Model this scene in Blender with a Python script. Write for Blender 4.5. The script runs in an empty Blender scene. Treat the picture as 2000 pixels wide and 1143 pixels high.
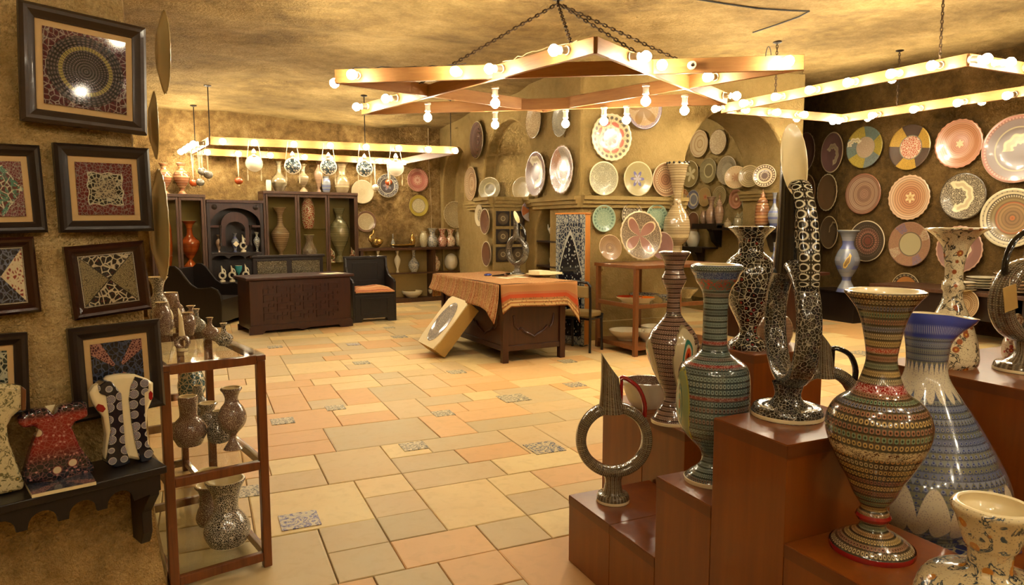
import bpy, bmesh, math, random
from mathutils import Vector, Matrix
sc = bpy.context.scene
COL = sc.collection
R = math.radians
# ------------------------------------------------------------------ camera, world, exposure
FPX, EYE = 1330.0, 1.5
PITCH, YAW = math.atan(130.5 / FPX), R(24.3)
cam = bpy.data.objects.new('camera', bpy.data.cameras.new('camera'))
COL.objects.link(cam)
cam.location = (0, 0, EYE)
cam.rotation_euler = (math.pi / 2 - PITCH, 0, -YAW)
cam.data.sensor_width = 36.0
cam.data.lens = 36.0 * FPX / 2000.0
cam.data.clip_start = 0.05
sc.camera = cam
world = bpy.data.worlds.new('world'); sc.world = world
world.use_nodes = True
world.node_tree.nodes['Background'].inputs[0].default_value = (0.9, 0.62, 0.3, 1)
world.node_tree.nodes['Background'].inputs[1].default_value = 0.02
sc.view_settings.view_transform = 'Standard'
sc.view_settings.look = 'None'
sc.view_settings.gamma = 1.0
sc.view_settings.use_curve_mapping = False
sc.view_settings.exposure = 0.12
BULB_COLOR, BULB_POWER = (1.0, 0.87, 0.63), 245.0
cy = sc.cycles
cy.max_bounces = 6; cy.diffuse_bounces = 4; cy.glossy_bounces = 3; cy.transmission_bounces = 4; cy.transparent_max_bounces = 10
cy.caustics_reflective = False; cy.caustics_refractive = False; cy.sample_clamp_indirect = 6.0
cy.use_adaptive_sampling = True; cy.adaptive_threshold = 0.15; cy.use_light_tree = False; cy.adaptive_min_samples = 12; cy.use_denoising = True
rnd = random.Random(7)

# ------------------------------------------------------------------ geometry of the place
def ray(px, py):
    a, b = (px - 1000) / FPX, (571.5 - py) / FPX
    y = math.cos(PITCH) + b * math.sin(PITCH); z = -math.sin(PITCH) + b * math.cos(PITCH)
    return Vector((a * math.cos(YAW) + y * math.sin(YAW), -a * math.sin(YAW) + y * math.cos(YAW), z))
CO = Vector((0, 0, EYE))
def hz(px, py, z=0.0):                       # point of the horizontal plane z
    d = ray(px, py); return CO + d * ((z - EYE) / d.z)
def on(plane, px, py, off=0.0):              # point of a wall plane (normal, point), off metres in front of it
    n, p = plane; d = ray(px, py); return CO + d * ((n.dot(p - CO) + off) / n.dot(d))
def depth(p):                                # distance along the camera axis
    v = Vector(p) - CO
    yf = v.x * math.sin(YAW) + v.y * math.cos(YAW)
    return yf * math.cos(PITCH) - v.z * math.sin(PITCH)
def proj(p):
    v = Vector(p) - CO; d = depth(p)
    xr = v.x * math.cos(YAW) - v.y * math.sin(YAW); yf = v.x * math.sin(YAW) + v.y * math.cos(YAW)
    return 1000 + FPX * xr / d, 571.5 - FPX * (yf * math.sin(PITCH) + v.z * math.cos(PITCH)) / d
def vplane(p, ang):                          # vertical plane through p that runs at ang degrees to x, facing -y side
    a = R(ang); return (Vector((math.sin(a), -math.cos(a), 0)), Vector((p[0], p[1], 0)))
BACK = vplane((0.3, 12.8), 8.5)
ARCADE = (Vector((-1, 0, 0)), Vector((4.45, 0, 0)))
PIER = (Vector((0, -1, 0)), Vector((0, 7.7, 0)))
INNER = (Vector((-1, 0, 0)), Vector((8.05, 0, 0)))
RIGHT = (Vector((-1, 0, 0)), Vector((9.7, 0, 0)))
BEND = (Vector((-0.943, 0.33, 0)).normalized(), Vector((9.62, 7.9, 0)))
NEARW = vplane((-0.22, 2.95), 22.5)

# ------------------------------------------------------------------ mesh builder
class MB:
    def __init__(s): s.v = []; s.f = []; s.uv = []; s.mi = []; s.m = 0; s.rec = False
    def face(s, idx, uv=None): s.f.append(tuple(idx)); s.uv.append(uv); s.mi.append(s.m)
    def box(s, c, size, rot=None, taper=1.0):
        b = len(s.v); M = rot or Matrix()
        for z in (-.5, .5):
            t = taper if z > 0 else 1
            for x, y in ((-.5, -.5), (.5, -.5), (.5, .5), (-.5, .5)):
                s.v.append(Vector(c) + M @ Vector((x * size[0] * t, y * size[1] * t, z * size[2])))
        for q in ((3, 2, 1, 0), (4, 5, 6, 7), (0, 1, 5, 4), (1, 2, 6, 5), (2, 3, 7, 6), (3, 0, 4, 7)):
            s.face([b + i for i in q])
        return s
    def b2(s, x0, x1, y0, y1, z0, z1): return s.box(((x0 + x1) / 2, (y0 + y1) / 2, (z0 + z1) / 2), (x1 - x0, y1 - y0, z1 - z0))
    def bar(s, p, q, w, h, up=(0, 0, 1)):    # rectangular beam from p to q
        p, q = Vector(p), Vector(q); d = (q - p); L = d.length; d.normalize()
        u = Vector(up); x = d.cross(u)
        if x.length < 1e-4: x = Vector((1, 0, 0))
        x.normalize(); u = x.cross(d)
        return s.box((p + q) / 2, (L, w, h), Matrix((d, x, u)).transposed())
    def lathe(s, prof, n=32, c=(0, 0, 0), squash=1.0, scal=None):   # prof: (r, z) bottom to top
        b = len(s.v); L = [0]
        for i in range(1, len(prof)): L.append(L[-1] + math.hypot(prof[i][0] - prof[i-1][0], prof[i][1] - prof[i-1][1]))
        for r, z in prof:
            for k in range(n):
                a = 2 * math.pi * k / n; rr = r * (1 + (scal[1] * math.cos(scal[0] * a) * (r / scal[2]) ** 4 if scal else 0))
                s.v.append(Vector((c[0] + rr * math.cos(a), c[1] + rr * squash * math.sin(a), c[2] + z)))
        T = max(L[-1], 1e-6)
        for i in range(len(prof) - 1):
            for k in range(n):
                k2 = (k + 1) % n
                s.face((b + i * n + k, b + i * n + k2, b + (i + 1) * n + k2, b + (i + 1) * n + k),
                       ((k / n, L[i] / T), ((k + 1) / n, L[i] / T), ((k + 1) / n, L[i+1] / T), (k / n, L[i+1] / T)))
        return s
    def cap(s, ring0, n, flip=False):
        s.face([ring0 + (n - 1 - k if flip else k) for k in range(n)])
    def tube(s, pts, r, n=8, closed=False, caps=True, sq=None):
        pts = [Vector(p) for p in pts]; m = len(pts); b = len(s.v)
        rs = r if isinstance(r, (list, tuple)) else [r] * m
        up = Vector((0, 0, 1)); prev = None
        for i in range(m):
            if closed: t = pts[(i + 1) % m] - pts[i - 1]
            else: t = pts[min(i + 1, m - 1)] - pts[max(i - 1, 0)]
            t.normalize()
            if prev is None:
                x = t.cross(up)
                if x.length < 1e-3: x = t.cross(Vector((0, 1, 0)))
            else: x = prev - t * prev.dot(t)
            x.normalize(); prev = x; y = t.cross(x)
            for k in range(n):
                a = 2 * math.pi * k / n; f = sq or (1, 1)
                s.v.append(pts[i] + x * (math.cos(a) * rs[i] * f[0]) + y * (math.sin(a) * rs[i] * f[1]))
        for i in range(m if closed else m - 1):
            j = (i + 1) % m
            for k in range(n):
                k2 = (k + 1) % n
                s.face((b + i * n + k, b + i * n + k2, b + j * n + k2, b + j * n + k),
                       ((k / n, i / m), ((k + 1) / n, i / m), ((k + 1) / n, (i + 1) / m), (k / n, (i + 1) / m)))
        if caps and not closed: s.cap(b, n, True); s.cap(b + (m - 1) * n, n)
        return s
    def prism(s, pts, t, M=None):            # outline in local xz, extruded t along +y
        M = M or Matrix(); b = len(s.v); n = len(pts); s.rec = True
        for y in (0, t):
            for x, z in pts: s.v.append(M @ Vector((x, y, z)))
        s.face([b + k for k in range(n)]); s.face([b + n + n - 1 - k for k in range(n)])
        for k in range(n):
            k2 = (k + 1) % n; s.face((b + k, b + n + k, b + n + k2, b + k2))
        return s
    def ball(s, c, r, n=12, m=8, sz=1.0):
        return s.lathe([(max(r * math.sin(math.pi * i / m), 1e-4), -r * sz * math.cos(math.pi * i / m)) for i in range(m + 1)], n, c)
    def mesh(s, name, mats, smooth=True, bev=0.0, auto=40):
        me = bpy.data.meshes.new(name)
        me.from_pydata([tuple(v) for v in s.v], [], s.f)
        if any(u for u in s.uv):
            ul = me.uv_layers.new(name='UVMap'); i = 0
            for poly, u in zip(me.polygons, s.uv):
                for k in range(poly.loop_total): ul.data[poly.loop_start + k].uv = u[k] if u else (0, 0)
        for m in (mats if isinstance(mats, (list, tuple)) else [mats]): me.materials.append(M_(m))
        if any(s.mi): me.polygons.foreach_set('material_index', s.mi)
        if s.rec:
            bm = bmesh.new(); bm.from_mesh(me); bmesh.ops.recalc_face_normals(bm, faces=bm.faces); bm.to_mesh(me); bm.free()
        if smooth:
            me.polygons.foreach_set('use_smooth', [True] * len(me.polygons))
            try: me.set_sharp_from_angle(angle=R(auto))
            except Exception: pass
        me.update()
        return me
def M_(m): return MAT[m] if isinstance(m, str) else m
def link(o, parent=None):
    COL.objects.link(o)
    if parent is not None: o.parent = parent
    return o
def obj(name, mb, mat, parent=None, loc=(0, 0, 0), rot=(0, 0, 0), smooth=True, auto=40, bev=0):
    me = mb.mesh(name, mat, smooth, auto=auto) if isinstance(mb, MB) else mb
    o = bpy.data.objects.new(name, me); link(o, parent); o.location = loc; o.rotation_euler = rot
    if bev:
        md = o.modifiers.new('bevel', 'BEVEL'); md.width = bev; md.segments = 2; md.limit_method = 'ANGLE'; md.angle_limit = R(50)
    return o
def tag(o, label, cat, group=None, kind=None):
    if label: o['label'] = label
    if cat: o['category'] = cat
    if group: o['group'] = group
    if kind: o['kind'] = kind
    return o
def thing(name, label, cat, loc=(0, 0, 0), rotz=0.0, group=None):
    o = bpy.data.objects.new(name, None); o.empty_display_size = .05; link(o)
    o.location = loc; o.rotation_euler = (0, 0, rotz)
    return tag(o, label, cat, group)
def struct(name, mb, mat, parent=None, **k):
    o = obj(name, mb, mat, parent, **k); o['kind'] = 'structure'; return o
def copy_tree(o, parent=None, loc=None):
    c = o.copy(); link(c, parent)
    if loc is not None: c.location = loc
    for ch in list(o.children): copy_tree(ch, c)
    return c
# ------------------------------------------------------------------ node expressions
class S:
    def __init__(s, g, sk): s.g = g; s.k = sk
    def _m(s, op, *o, rev=False):
        return s.g.math(op, *( (o[0], s) if rev else (s,) + o))
    def __add__(s, o): return s._m('ADD', o)
    __radd__ = __add__
    def __sub__(s, o): return s._m('SUBTRACT', o)
    def __rsub__(s, o): return s._m('SUBTRACT', o, rev=True)
    def __mul__(s, o): return s._m('MULTIPLY', o)
    __rmul__ = __mul__
    def __truediv__(s, o): return s._m('DIVIDE', o)
    def fr(s): return s._m('FRACT')
    def ab(s): return s._m('ABSOLUTE')
    def sin(s): return s._m('SINE')
    def fl(s): return s._m('FLOOR')
    def mn(s, o): return s._m('MINIMUM', o)
    def mx(s, o): return s._m('MAXIMUM', o)
    def pw(s, o): return s._m('POWER', o)
    def inv(s): return s._m('SUBTRACT', 1.0, rev=True)
    def lt(s, e, w=0.01):                    # soft "less than e"
        return s.g.remap(s, e - w, e + w, 1.0, 0.0)
    def band(s, a, b, w=0.004): return s.lt(b, w) * s.lt(a, w).inv()
class G:
    def __init__(s, name, rough=0.5, spec=0.5, coat=0.0, metal=0.0):
        s.m = bpy.data.materials.new(name); s.m.use_nodes = True; s.t = s.m.node_tree
        s.b = s.t.nodes['Principled BSDF']
        s.b.inputs['Roughness'].default_value = rough; s.b.inputs['Specular IOR Level'].default_value = spec
        s.b.inputs['Coat Weight'].default_value = coat; s.b.inputs['Coat Roughness'].default_value = 0.06
        s.b.inputs['Metallic'].default_value = metal
    def n(s, typ, ins=None, **props):
        nd = s.t.nodes.new(typ)
        for k, v in props.items(): setattr(nd, k, v)
        for k, v in (ins or {}).items(): s.put(nd.inputs[k], v)
        return nd
    def put(s, sock, v):
        if isinstance(v, S): s.t.links.new(v.k, sock)
        elif isinstance(v, bpy.types.NodeSocket): s.t.links.new(v, sock)
        elif isinstance(v, (tuple, list)) and sock.type == 'RGBA': sock.default_value = (*v[:3], 1)
        else: sock.default_value = v
    def math(s, op, *a):
        nd = s.t.nodes.new('ShaderNodeMath'); nd.operation = op
        for i, v in enumerate(a): s.put(nd.inputs[i], v)
        return S(s, nd.outputs[0])
    def remap(s, v, a, b, c, d):
        nd = s.n('ShaderNodeMapRange', {0: v, 1: a, 2: b, 3: c, 4: d}); return S(s, nd.outputs[0])
    def mix(s, f, a, b, mode='MIX'):
        nd = s.t.nodes.new('ShaderNodeMix'); nd.data_type = 'RGBA'; nd.blend_type = mode
        s.put(nd.inputs[0], f); s.put(nd.inputs[6], a); s.put(nd.inputs[7], b)
        return nd.outputs[2]
    def ramp(s, v, stops, const=False):
        nd = s.t.nodes.new('ShaderNodeValToRGB'); cr = nd.color_ramp
        cr.interpolation = 'CONSTANT' if const else 'LINEAR'
        stops = stops[:32]
        while len(cr.elements) < len(stops): cr.elements.new(0.5)
        for e, (p, c) in zip(cr.elements, stops): e.position = p; e.color = (*c, 1)
        s.put(nd.inputs[0], v); return nd.outputs[0]
    def uv(s):
        nd = s.n('ShaderNodeTexCoord'); sp = s.n('ShaderNodeSeparateXYZ', {0: nd.outputs['UV']})
        return S(s, sp.outputs[0]), S(s, sp.outputs[1])
    def ob(s):
        nd = s.n('ShaderNodeTexCoord'); sp = s.n('ShaderNodeSeparateXYZ', {0: nd.outputs['Object']})
        return S(s, sp.outputs[0]), S(s, sp.outputs[1]), S(s, sp.outputs[2])
    def vec(s, x, y, z=0.0):
        return s.n('ShaderNodeCombineXYZ', {0: x, 1: y, 2: z}).outputs[0]
    def pos(s, mode='Object', scale=None):
        o = s.n('ShaderNodeTexCoord').outputs[mode] if mode != 'World' else s.n('ShaderNodeNewGeometry').outputs['Position']
        if scale:
            o = s.n('ShaderNodeVectorMath', {0: o, 1: scale}, operation='MULTIPLY').outputs[0]
        return o
    def noise(s, v, scale, det=3.0, rough=0.55, dist=0.0):
        nd = s.n('ShaderNodeTexNoise', {'Vector': v, 'Scale': scale, 'Detail': det, 'Roughness': rough, 'Distortion': dist})
        return S(s, nd.outputs[0])
    def vor(s, v, scale, feat='F1', rand=1.0):
        nd = s.n('ShaderNodeTexVoronoi', {'Vector': v, 'Scale': scale, 'Randomness': rand}, feature=feat)
        return S(s, nd.outputs['Distance']), (nd.outputs['Color'] if feat != 'DISTANCE_TO_EDGE' else None)
    def bump(s, h, strength=0.4, dist=0.01):
        nd = s.n('ShaderNodeBump', {'Strength': strength, 'Distance': dist, 'Height': h})
        s.t.links.new(nd.outputs[0], s.b.inputs['Normal'])
    def out(s, col):
        s.put(s.b.inputs['Base Color'], col); return s.m
MAT = {}
def srgb(h):
    c = [int(h[i:i+2], 16) / 255 for i in (0, 2, 4)]
    return tuple(x / 12.92 if x <= .04045 else ((x + .055) / 1.055) ** 2.4 for x in c)
C_ = srgb
# ------------------------------------------------------------------ plain materials
def mat_rock(name, c1, c2, c3, scale=1.0, bump=0.6, stretch=(1, 1, 1)):
    g = G(name, 0.92, 0.15); p = g.pos('World', stretch)
    a = g.noise(p, 0.9 * scale, 3, 0.6, 0.4); b = g.noise(p, 6 * scale, 3, 0.65); c = g.noise(p, 42 * scale, 2, 0.7)
    col = g.ramp(a * 0.65 + b * 0.35, [(0.36, c1), (0.5, c2), (0.66, c3)])
    col = g.mix(g.remap(c, .35, .7, 0, .45), col, c1)
    g.bump(b * 0.6 + c * 0.35, bump, 0.05)
    MAT[name] = g.out(col)
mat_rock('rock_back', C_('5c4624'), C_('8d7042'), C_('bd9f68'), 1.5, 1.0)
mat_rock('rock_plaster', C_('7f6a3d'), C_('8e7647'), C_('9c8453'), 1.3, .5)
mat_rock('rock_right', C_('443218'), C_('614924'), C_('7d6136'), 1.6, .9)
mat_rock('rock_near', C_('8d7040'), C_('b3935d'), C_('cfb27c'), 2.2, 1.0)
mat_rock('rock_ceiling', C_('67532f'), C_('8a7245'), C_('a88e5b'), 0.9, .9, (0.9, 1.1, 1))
mat_rock('stone_ledge', C_('836d40'), C_('907a4a'), C_('9f8955'), 1.0, .3)
def mat_wood(name, c1, c2, rough=0.4, coat=0.2, scale=1.0, axis=2, bmp=.15):
    g = G(name, rough, 0.4, coat); st = [14, 14, 14]; st[axis] = 1.2
    p = g.pos('Object', [v * scale for v in st])
    a = g.noise(p, 2.0, 4, 0.6, 0.6); b = g.noise(p, 9.0, 3, 0.6)
    if bmp: g.bump(a * .6 + b * .4, bmp, .004)
    MAT[name] = g.out(g.ramp(a * .7 + b * .3, [(.3, c1), (.7, c2)]))
mat_wood('wood_dark', C_('1b100a'), C_('2c1a10'), .42, .1)
mat_wood('wood_black', C_('120c09'), C_('1e1510'), .4, .12)
mat_wood('wood_red', C_('2c120b'), C_('43200f'), .38, .15)
mat_wood('wood_cabinet', C_('3b2414'), C_('553620'), .45, .1)
mat_wood('wood_shelf', C_('572b10'), C_('7d451d'), .35, .3)
mat_wood('wood_stand', C_('5f3618'), C_('764722'), .4, .2)
mat_wood('wood_laminate', C_('6e340f'), C_('864511'), .3, .4, .35, 2, 0)
mat_wood('wood_laminate_edge', C_('5f3013'), C_('6f3b18'), .35, .1, .35)
mat_wood('wood_plank', C_('875a2c'), C_('a0713c'), .5, .05, 1.0, 0)
mat_wood('frame_brown', C_('2f2115'), C_('3f2e1e'), .45, .1, .6, 0)
mat_wood('frame_black', C_('1c130d'), C_('271b13'), .38, .2, .6, 0)
mat_wood('frame_mahogany', C_('240f08'), C_('36180d'), .25, .5, .6, 0)
def flat(name, c, rough=.5, spec=.5, coat=0, metal=0, bump=0):
    g = G(name, rough, spec, coat, metal)
    n = g.noise(g.pos('Object'), 30, 3)
    if bump: g.bump(n, bump, .003)
    MAT[name] = g.out(g.mix(g.remap(n, .3, .7, 0, .25), c, tuple(x * .8 for x in c)))
flat('cream', C_('e6d3a4'), .2, .5, .6)
flat('cream_matte', C_('d8c494'), .5)
flat('white_glaze', C_('e6d9ba'), .18, .5, .6)
flat('porcelain', C_('cfc3a4'), .3, .5, .4)
flat('socket', C_('d9cfb8'), .4)
flat('metal_dark', C_('2b2118'), .45, .5, 0, .7)
flat('metal_black', C_('15120f'), .3, .5, .3, .3)
flat('chain', C_('4a3822'), .5, .5, 0, .6)
flat('cord', C_('cdb48a'), .8)
flat('paper', C_('e2d3ac'), .8)
flat('card', C_('b08d4a'), .85)
flat('card_white', C_('e6d3a6'), .8)
flat('mat_gold', C_('bd9a62'), .7)
flat('upholstery', C_('8b7447'), .9, .2, bump=.4)
flat('red_glaze', C_('8e1514'), .15, .5, .7)
flat('black_glaze', C_('12100f'), .12, .5, .8)
flat('blue_glaze', C_('2d3a86'), .15, .5, .7)
flat('turquoise', C_('2c8c93'), .25, .5, .5)
flat('wire', C_('1d1712'), .6)
flat('wire_light', C_('b49a6c'), .6)
flat('gold', C_('b99450'), .25, .5, 0, .8)
flat('plastic_bag', C_('d4c7a2'), .5, .3)
flat('bone', C_('c9b68c'), .6)
g = G('glass', 0.02, .5); g.b.inputs['Transmission Weight'].default_value = 1.0; g.b.inputs['IOR'].default_value = 1.02
MAT['glass'] = g.out((.97, .98, .96))
# thin pane: mostly clear with a weak mirror
def mat_pane(name, tint, refl):
    m = bpy.data.materials.new(name); m.use_nodes = True; t = m.node_tree; t.nodes.clear()
    o = t.nodes.new('ShaderNodeOutputMaterial'); mx = t.nodes.new('ShaderNodeMixShader')
    tr = t.nodes.new('ShaderNodeBsdfTransparent'); gl = t.nodes.new('ShaderNodeBsdfGlossy'); fr = t.nodes.new('ShaderNodeFresnel')
    tr.inputs[0].default_value = (*tint, 1); gl.inputs['Roughness'].default_value = .03; fr.inputs[0].default_value = refl
    ge = t.nodes.new('ShaderNodeNewGeometry'); ml = t.nodes.new('ShaderNodeMath'); ml.operation = 'MULTIPLY_ADD'; ml.inputs[1].default_value = -1; ml.inputs[2].default_value = 1
    m3 = t.nodes.new('ShaderNodeMath'); m3.operation = 'MULTIPLY'; t.links.new(ge.outputs['Backfacing'], ml.inputs[0]); t.links.new(fr.outputs[0], m3.inputs[0]); t.links.new(ml.outputs[0], m3.inputs[1])
    t.links.new(m3.outputs[0], mx.inputs[0]); t.links.new(tr.outputs[0], mx.inputs[1]); t.links.new(gl.outputs[0], mx.inputs[2])
    t.links.new(mx.outputs[0], o.inputs[0]); MAT[name] = m
mat_pane('pane', (.92, .93, .88), 1.45)
mat_pane('shelf_glass', (.93, .93, .87), 1.5)
g = G('bulb', .3); g.b.inputs['Emission Color'].default_value = (*BULB_COLOR, 1); g.b.inputs['Emission Strength'].default_value = BULB_POWER
MAT['bulb'] = g.out((1, .9, .7))

def mat_tile():
    g = G('floor_tile', .5, .3)
    rn = g.n('ShaderNodeObjectInfo').outputs['Random']; isl = g.n('ShaderNodeNewGeometry').outputs['Random Per Island']
    v = S(g, rn) * 7.31 + S(g, isl) * 3.17
    v = v.fr()
    col = g.ramp(v, [(0, C_('d9ae74')), (.16, C_('cdb27c')), (.3, C_('c3ae80')), (.42, C_('dfc386')), (.56, C_('d4a66a')), (.68, C_('ccb280')), (.8, C_('e0c78a')), (.9, C_('bca97c'))], True)
    p = g.pos('World'); a = g.noise(p, 2.2, 3, .6); b = g.noise(p, 14, 2, .6, .6)
    col = g.mix(g.remap(a, .3, .75, 0, .3), col, C_('cf9d5c'))
    col = g.mix(g.remap(b, .5, .8, 0, .25), col, C_('a98a55'))
    g.bump(b, .12, .004)
    MAT['floor_tile'] = g.out(col)
mat_tile()
flat('grout', C_('a98a55'), .9)

# ------------------------------------------------------------------ glazed ceramics (uv: u round, v up)
def glaze(name, rough=.16, coat=.7): return G(name, rough, .5, coat)
def dots(g, u, v, nu, nv, r, off=.0):
    a = (u * nu + off).fr() - .5; b = (v * nv).fr() - .5
    return (a * a + b * b).pw(.5).lt(r, .06)
def tri(g, u, v, nu, nv, k=1.0):
    a = ((u * nu).fr() - .5).ab() * 2; b = (v * nv).fr()
    return (a - b * k).lt(0.0, .1)
def pick(g, v, n, seed, pal):                 # one palette colour per band, chosen at random
    h = ((v * n).fl() * 12.9898 + seed * 1.37 + .5).sin() * 437.585
    return g.ramp(h.fr(), [(i / len(pal), c) for i, c in enumerate(pal)], True)
def banded(name, pal, dark, nu, nb, seed=0, bands=(), white=.25, wcol=C_('cfc2a0'), pal2=None):
    g = glaze(name); u, v = g.uv(); n = nb
    base = pick(g, v, n, seed, pal); alt = pick(g, v, n, seed + 5, pal2 or pal)
    md = tuple(.55 * d + .45 * sum(c[i] for c in pal) / len(pal) * .6 for i, d in enumerate(dark))
    col = g.mix(tri(g, u, v, nu, n) * .8, md, base)
    col = g.mix(dots(g, u, v, nu, n, .36, .5), col, g.mix(.25, alt, wcol))
    col = g.mix(dots(g, u, v, nu, n, .17, .5), col, dark)
    col = g.mix(dots(g, u, v, nu * 2, n * 2, .17) * white, col, wcol)
    line = ((v * n).fr() - .5).ab().lt(.42, .05).inv()
    col = g.mix(line * .45, col, dark)
    for (a, b, c, c2, nn) in bands:
        m = v.band(a, b); w = g.noise(g.vec(u * nn, v * nn * 2.2), 1.6, 2, .5, 1.5)
        cc = g.mix(w.band(.5, .58, .01), c, c2)
        col = g.mix(m, col, cc)
    MAT[name] = g.out(col)
def lace(name, base, line, scale, w=.06, base2=None, stretch=1.0, dist=.6, mode='World'):
    g = glaze(name); p = g.pos('Object', (1, 1, stretch))
    nz = g.n('ShaderNodeTexNoise', {'Vector': p, 'Scale': scale * .4}); q = g.n('ShaderNodeVectorMath', {0: nz.outputs['Color'], 1: (dist / scale,) * 3}, operation='MULTIPLY').outputs[0]
    p = g.n('ShaderNodeVectorMath', {0: p, 1: q}, operation='ADD').outputs[0]
    d, _ = g.vor(p, scale, 'DISTANCE_TO_EDGE'); e, cc = g.vor(p, scale * 2.3)
    b = base
    if base2: b = g.mix(g.noise(p, scale * .3, 2).lt(.5, .03), base, base2)
    col = g.mix(e.lt(.25, .05) * .55, b, line)
    MAT[name] = g.out(g.mix(d.lt(w, w * .4), col, line))
def lattice(name, base, line, accent, scale):
    g = glaze(name); p = g.pos('Object', (1, 1, 1.0))
    d, _ = g.vor(p, scale, 'DISTANCE_TO_EDGE', .85); e, cc = g.vor(p, scale, 'F1', .85)
    sel = S(g, g.n('ShaderNodeSeparateColor', {0: cc}).outputs[0])
    b = g.mix(sel.lt(.3, .01) * e.lt(.28, .03), base, accent)
    b = g.mix(e.band(.14, .2, .02) * sel.lt(.3, .01).inv(), b, tuple(x * .7 for x in line))
    MAT[name] = g.out(g.mix(d.lt(.038, .015), b, line))
BR, GN, BL, OR, RD, CR, DK = C_('6b4a33'), C_('3f5a48'), C_('4a5878'), C_('b07a35'), C_('8f2a22'), C_('c8b68e'), C_('17110d')
banded('g_multi', [C_('6f5a3c'), C_('5c4c38'), C_('7a6240'), C_('655038'), C_('57503c')], C_('1d1711'), 58, 46, 3,
       [(.0, .03, C_('a03024'), C_('d8b9a0'), 40), (.49, .515, C_('cdb98a'), C_('4a2418'), 30), (.692, .718, C_('8c1a16'), C_('dcb0a0'), 34), (.81, .824, C_('9c3a26'), C_('c9a080'), 40)],
       .3, C_('b8a880'), [C_('3f7a5a'), C_('b87a30'), C_('54608a'), C_('b8a070'), C_('8d3a28'), C_('c09a4c'), C_('4d6a4e')])
banded('g_green', [C_('56645c'), C_('4c5a56'), C_('5f6a60'), C_('525c54')], C_('141513'), 60, 46, 5,
       [(.60, .612, C_('8a2a26'), C_('b08070'), 30), (.48, .492, C_('7a3a30'), C_('a08070'), 30), (.945, .975, C_('2a3a6a'), C_('8090a0'), 40), (.90, .945, C_('5a6a58'), C_('b03024'), 18), (.70, .712, C_('8a2a26'), C_('b08070'), 30)],
       .3, C_('a8ac98'), [C_('74887e'), C_('8a9488'), C_('3a4a4a'), C_('7a4a40'), C_('66786e')])
banded('g_brown', [C_('64453a'), C_('5c3c32'), C_('6c4c3e')], C_('1c1210'), 56, 42, 9, [(.675, .685, C_('15151a'), C_('a09070'), 30)], .4, C_('c0a890'), [C_('8f6a55'), C_('a5806a'), C_('7a5444')])
banded('g_ring', [C_('6d5a40'), C_('54402e'), C_('7a6648'), C_('5c4030')], C_('17120d'), 14, 110, 12, (), .4)
banded('g_blue', [C_('6f7a96'), C_('7d8590'), C_('6a7058'), C_('808ba0'), C_('5a6488'), C_('77795c')], C_('2a2f4a'), 48, 28, 15, (), .3)
banded('g_beige', [C_('a08860'), C_('b09a70'), C_('8f7850'), C_('a58f66')], C_('5a4528'), 60, 44, 21, [(.62, .64, C_('3a2a1c'), C_('c0a878'), 20), (.30, .33, C_('c4b084'), C_('a89060'), 40)], .2)
banded('g_pinkbrown', [C_('a0785a'), C_('8f6a50'), C_('b08a68'), C_('9a7458')], C_('5a3a28'), 44, 34, 31, (), .3)
banded('g_rings_olive', [C_('8a7a54'), C_('7a6c4a'), C_('968662')], C_('4a4028'), 44, 36, 33, (), .2)
banded('g_orangeband', [C_('a05a28'), C_('b87038'), C_('8a4a24'), C_('c89a60')], C_('4a2010'), 36, 14, 35, (), .3)
lace('g_speck_dark', C_('3a2420'), C_('c8bba0'), 150, .07, C_('2b2622'))
lace('g_speck_maroon', C_('54302a'), C_('c0ae92'), 170, .06)
lace('g_speck_black', C_('1e1a1a'), C_('cfc3aa'), 130, .08)
lace('g_lace_grey', C_('58564e'), C_('b8b098'), 120, .08)
lace('g_bluewhite', C_('c9c0a4'), C_('35405e'), 45, .09, C_('b8b298'))
lace('g_tealwhite', C_('3c5a5c'), C_('c8bf9e'), 40, .08)
lace('g_redwhite', C_('d8c8a4'), C_('a03a2c'), 38, .13)
lace('g_olivewhite', C_('a39670'), C_('cfc29a'), 60, .07)
lattice('g_lattice', C_('14110f'), C_('bdb294'), C_('7a1f1c'), 42)
lattice('g_lattice_small', C_('2a2420'), C_('a39a82'), C_('5a4a48'), 85)
def mat_floral(name, base, speck, motif, motif2, scale=30, lo=.0, hi=1.0):
    g = glaze(name); p = g.pos('Object'); u, v = g.uv()
    d, cc = g.vor(p, scale, 'F1', .9); sel = S(g, g.n('ShaderNodeSeparateColor', {0: cc}).outputs[0])
    fine, _ = g.vor(p, scale * 6)
    col = g.mix(fine.lt(.28, .05) * .7, base, speck)
    leaf = g.noise(p, scale * .9, 3, .6, 1.5)
    col = g.mix(leaf.band(.56, .64, .02), col, motif2)
    fl = d.lt(.34, .03) * sel.lt(.45, .01)
    col = g.mix(fl, col, motif)
    col = g.mix(d.lt(.12, .03) * sel.lt(.45, .01), col, C_('d8a040'))
    MAT[name] = g.out(col)
mat_floral('g_floral_white', C_('d9c9a0'), C_('7a5a50'), C_('96502a'), C_('3f3a30'), 26)
mat_floral('g_floral_red', C_('dcc9a6'), C_('c07a60'), C_('a8382c'), C_('7a3a2a'), 34)
mat_floral('g_floral_tulip', C_('cdb98c'), C_('8f8068'), C_('b9782c'), C_('2f3f4a'), 30)
mat_floral('g_kaftan_leaf', C_('c2b183'), C_('9a8a5c'), C_('6a6238'), C_('5f5a36'), 46)
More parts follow.
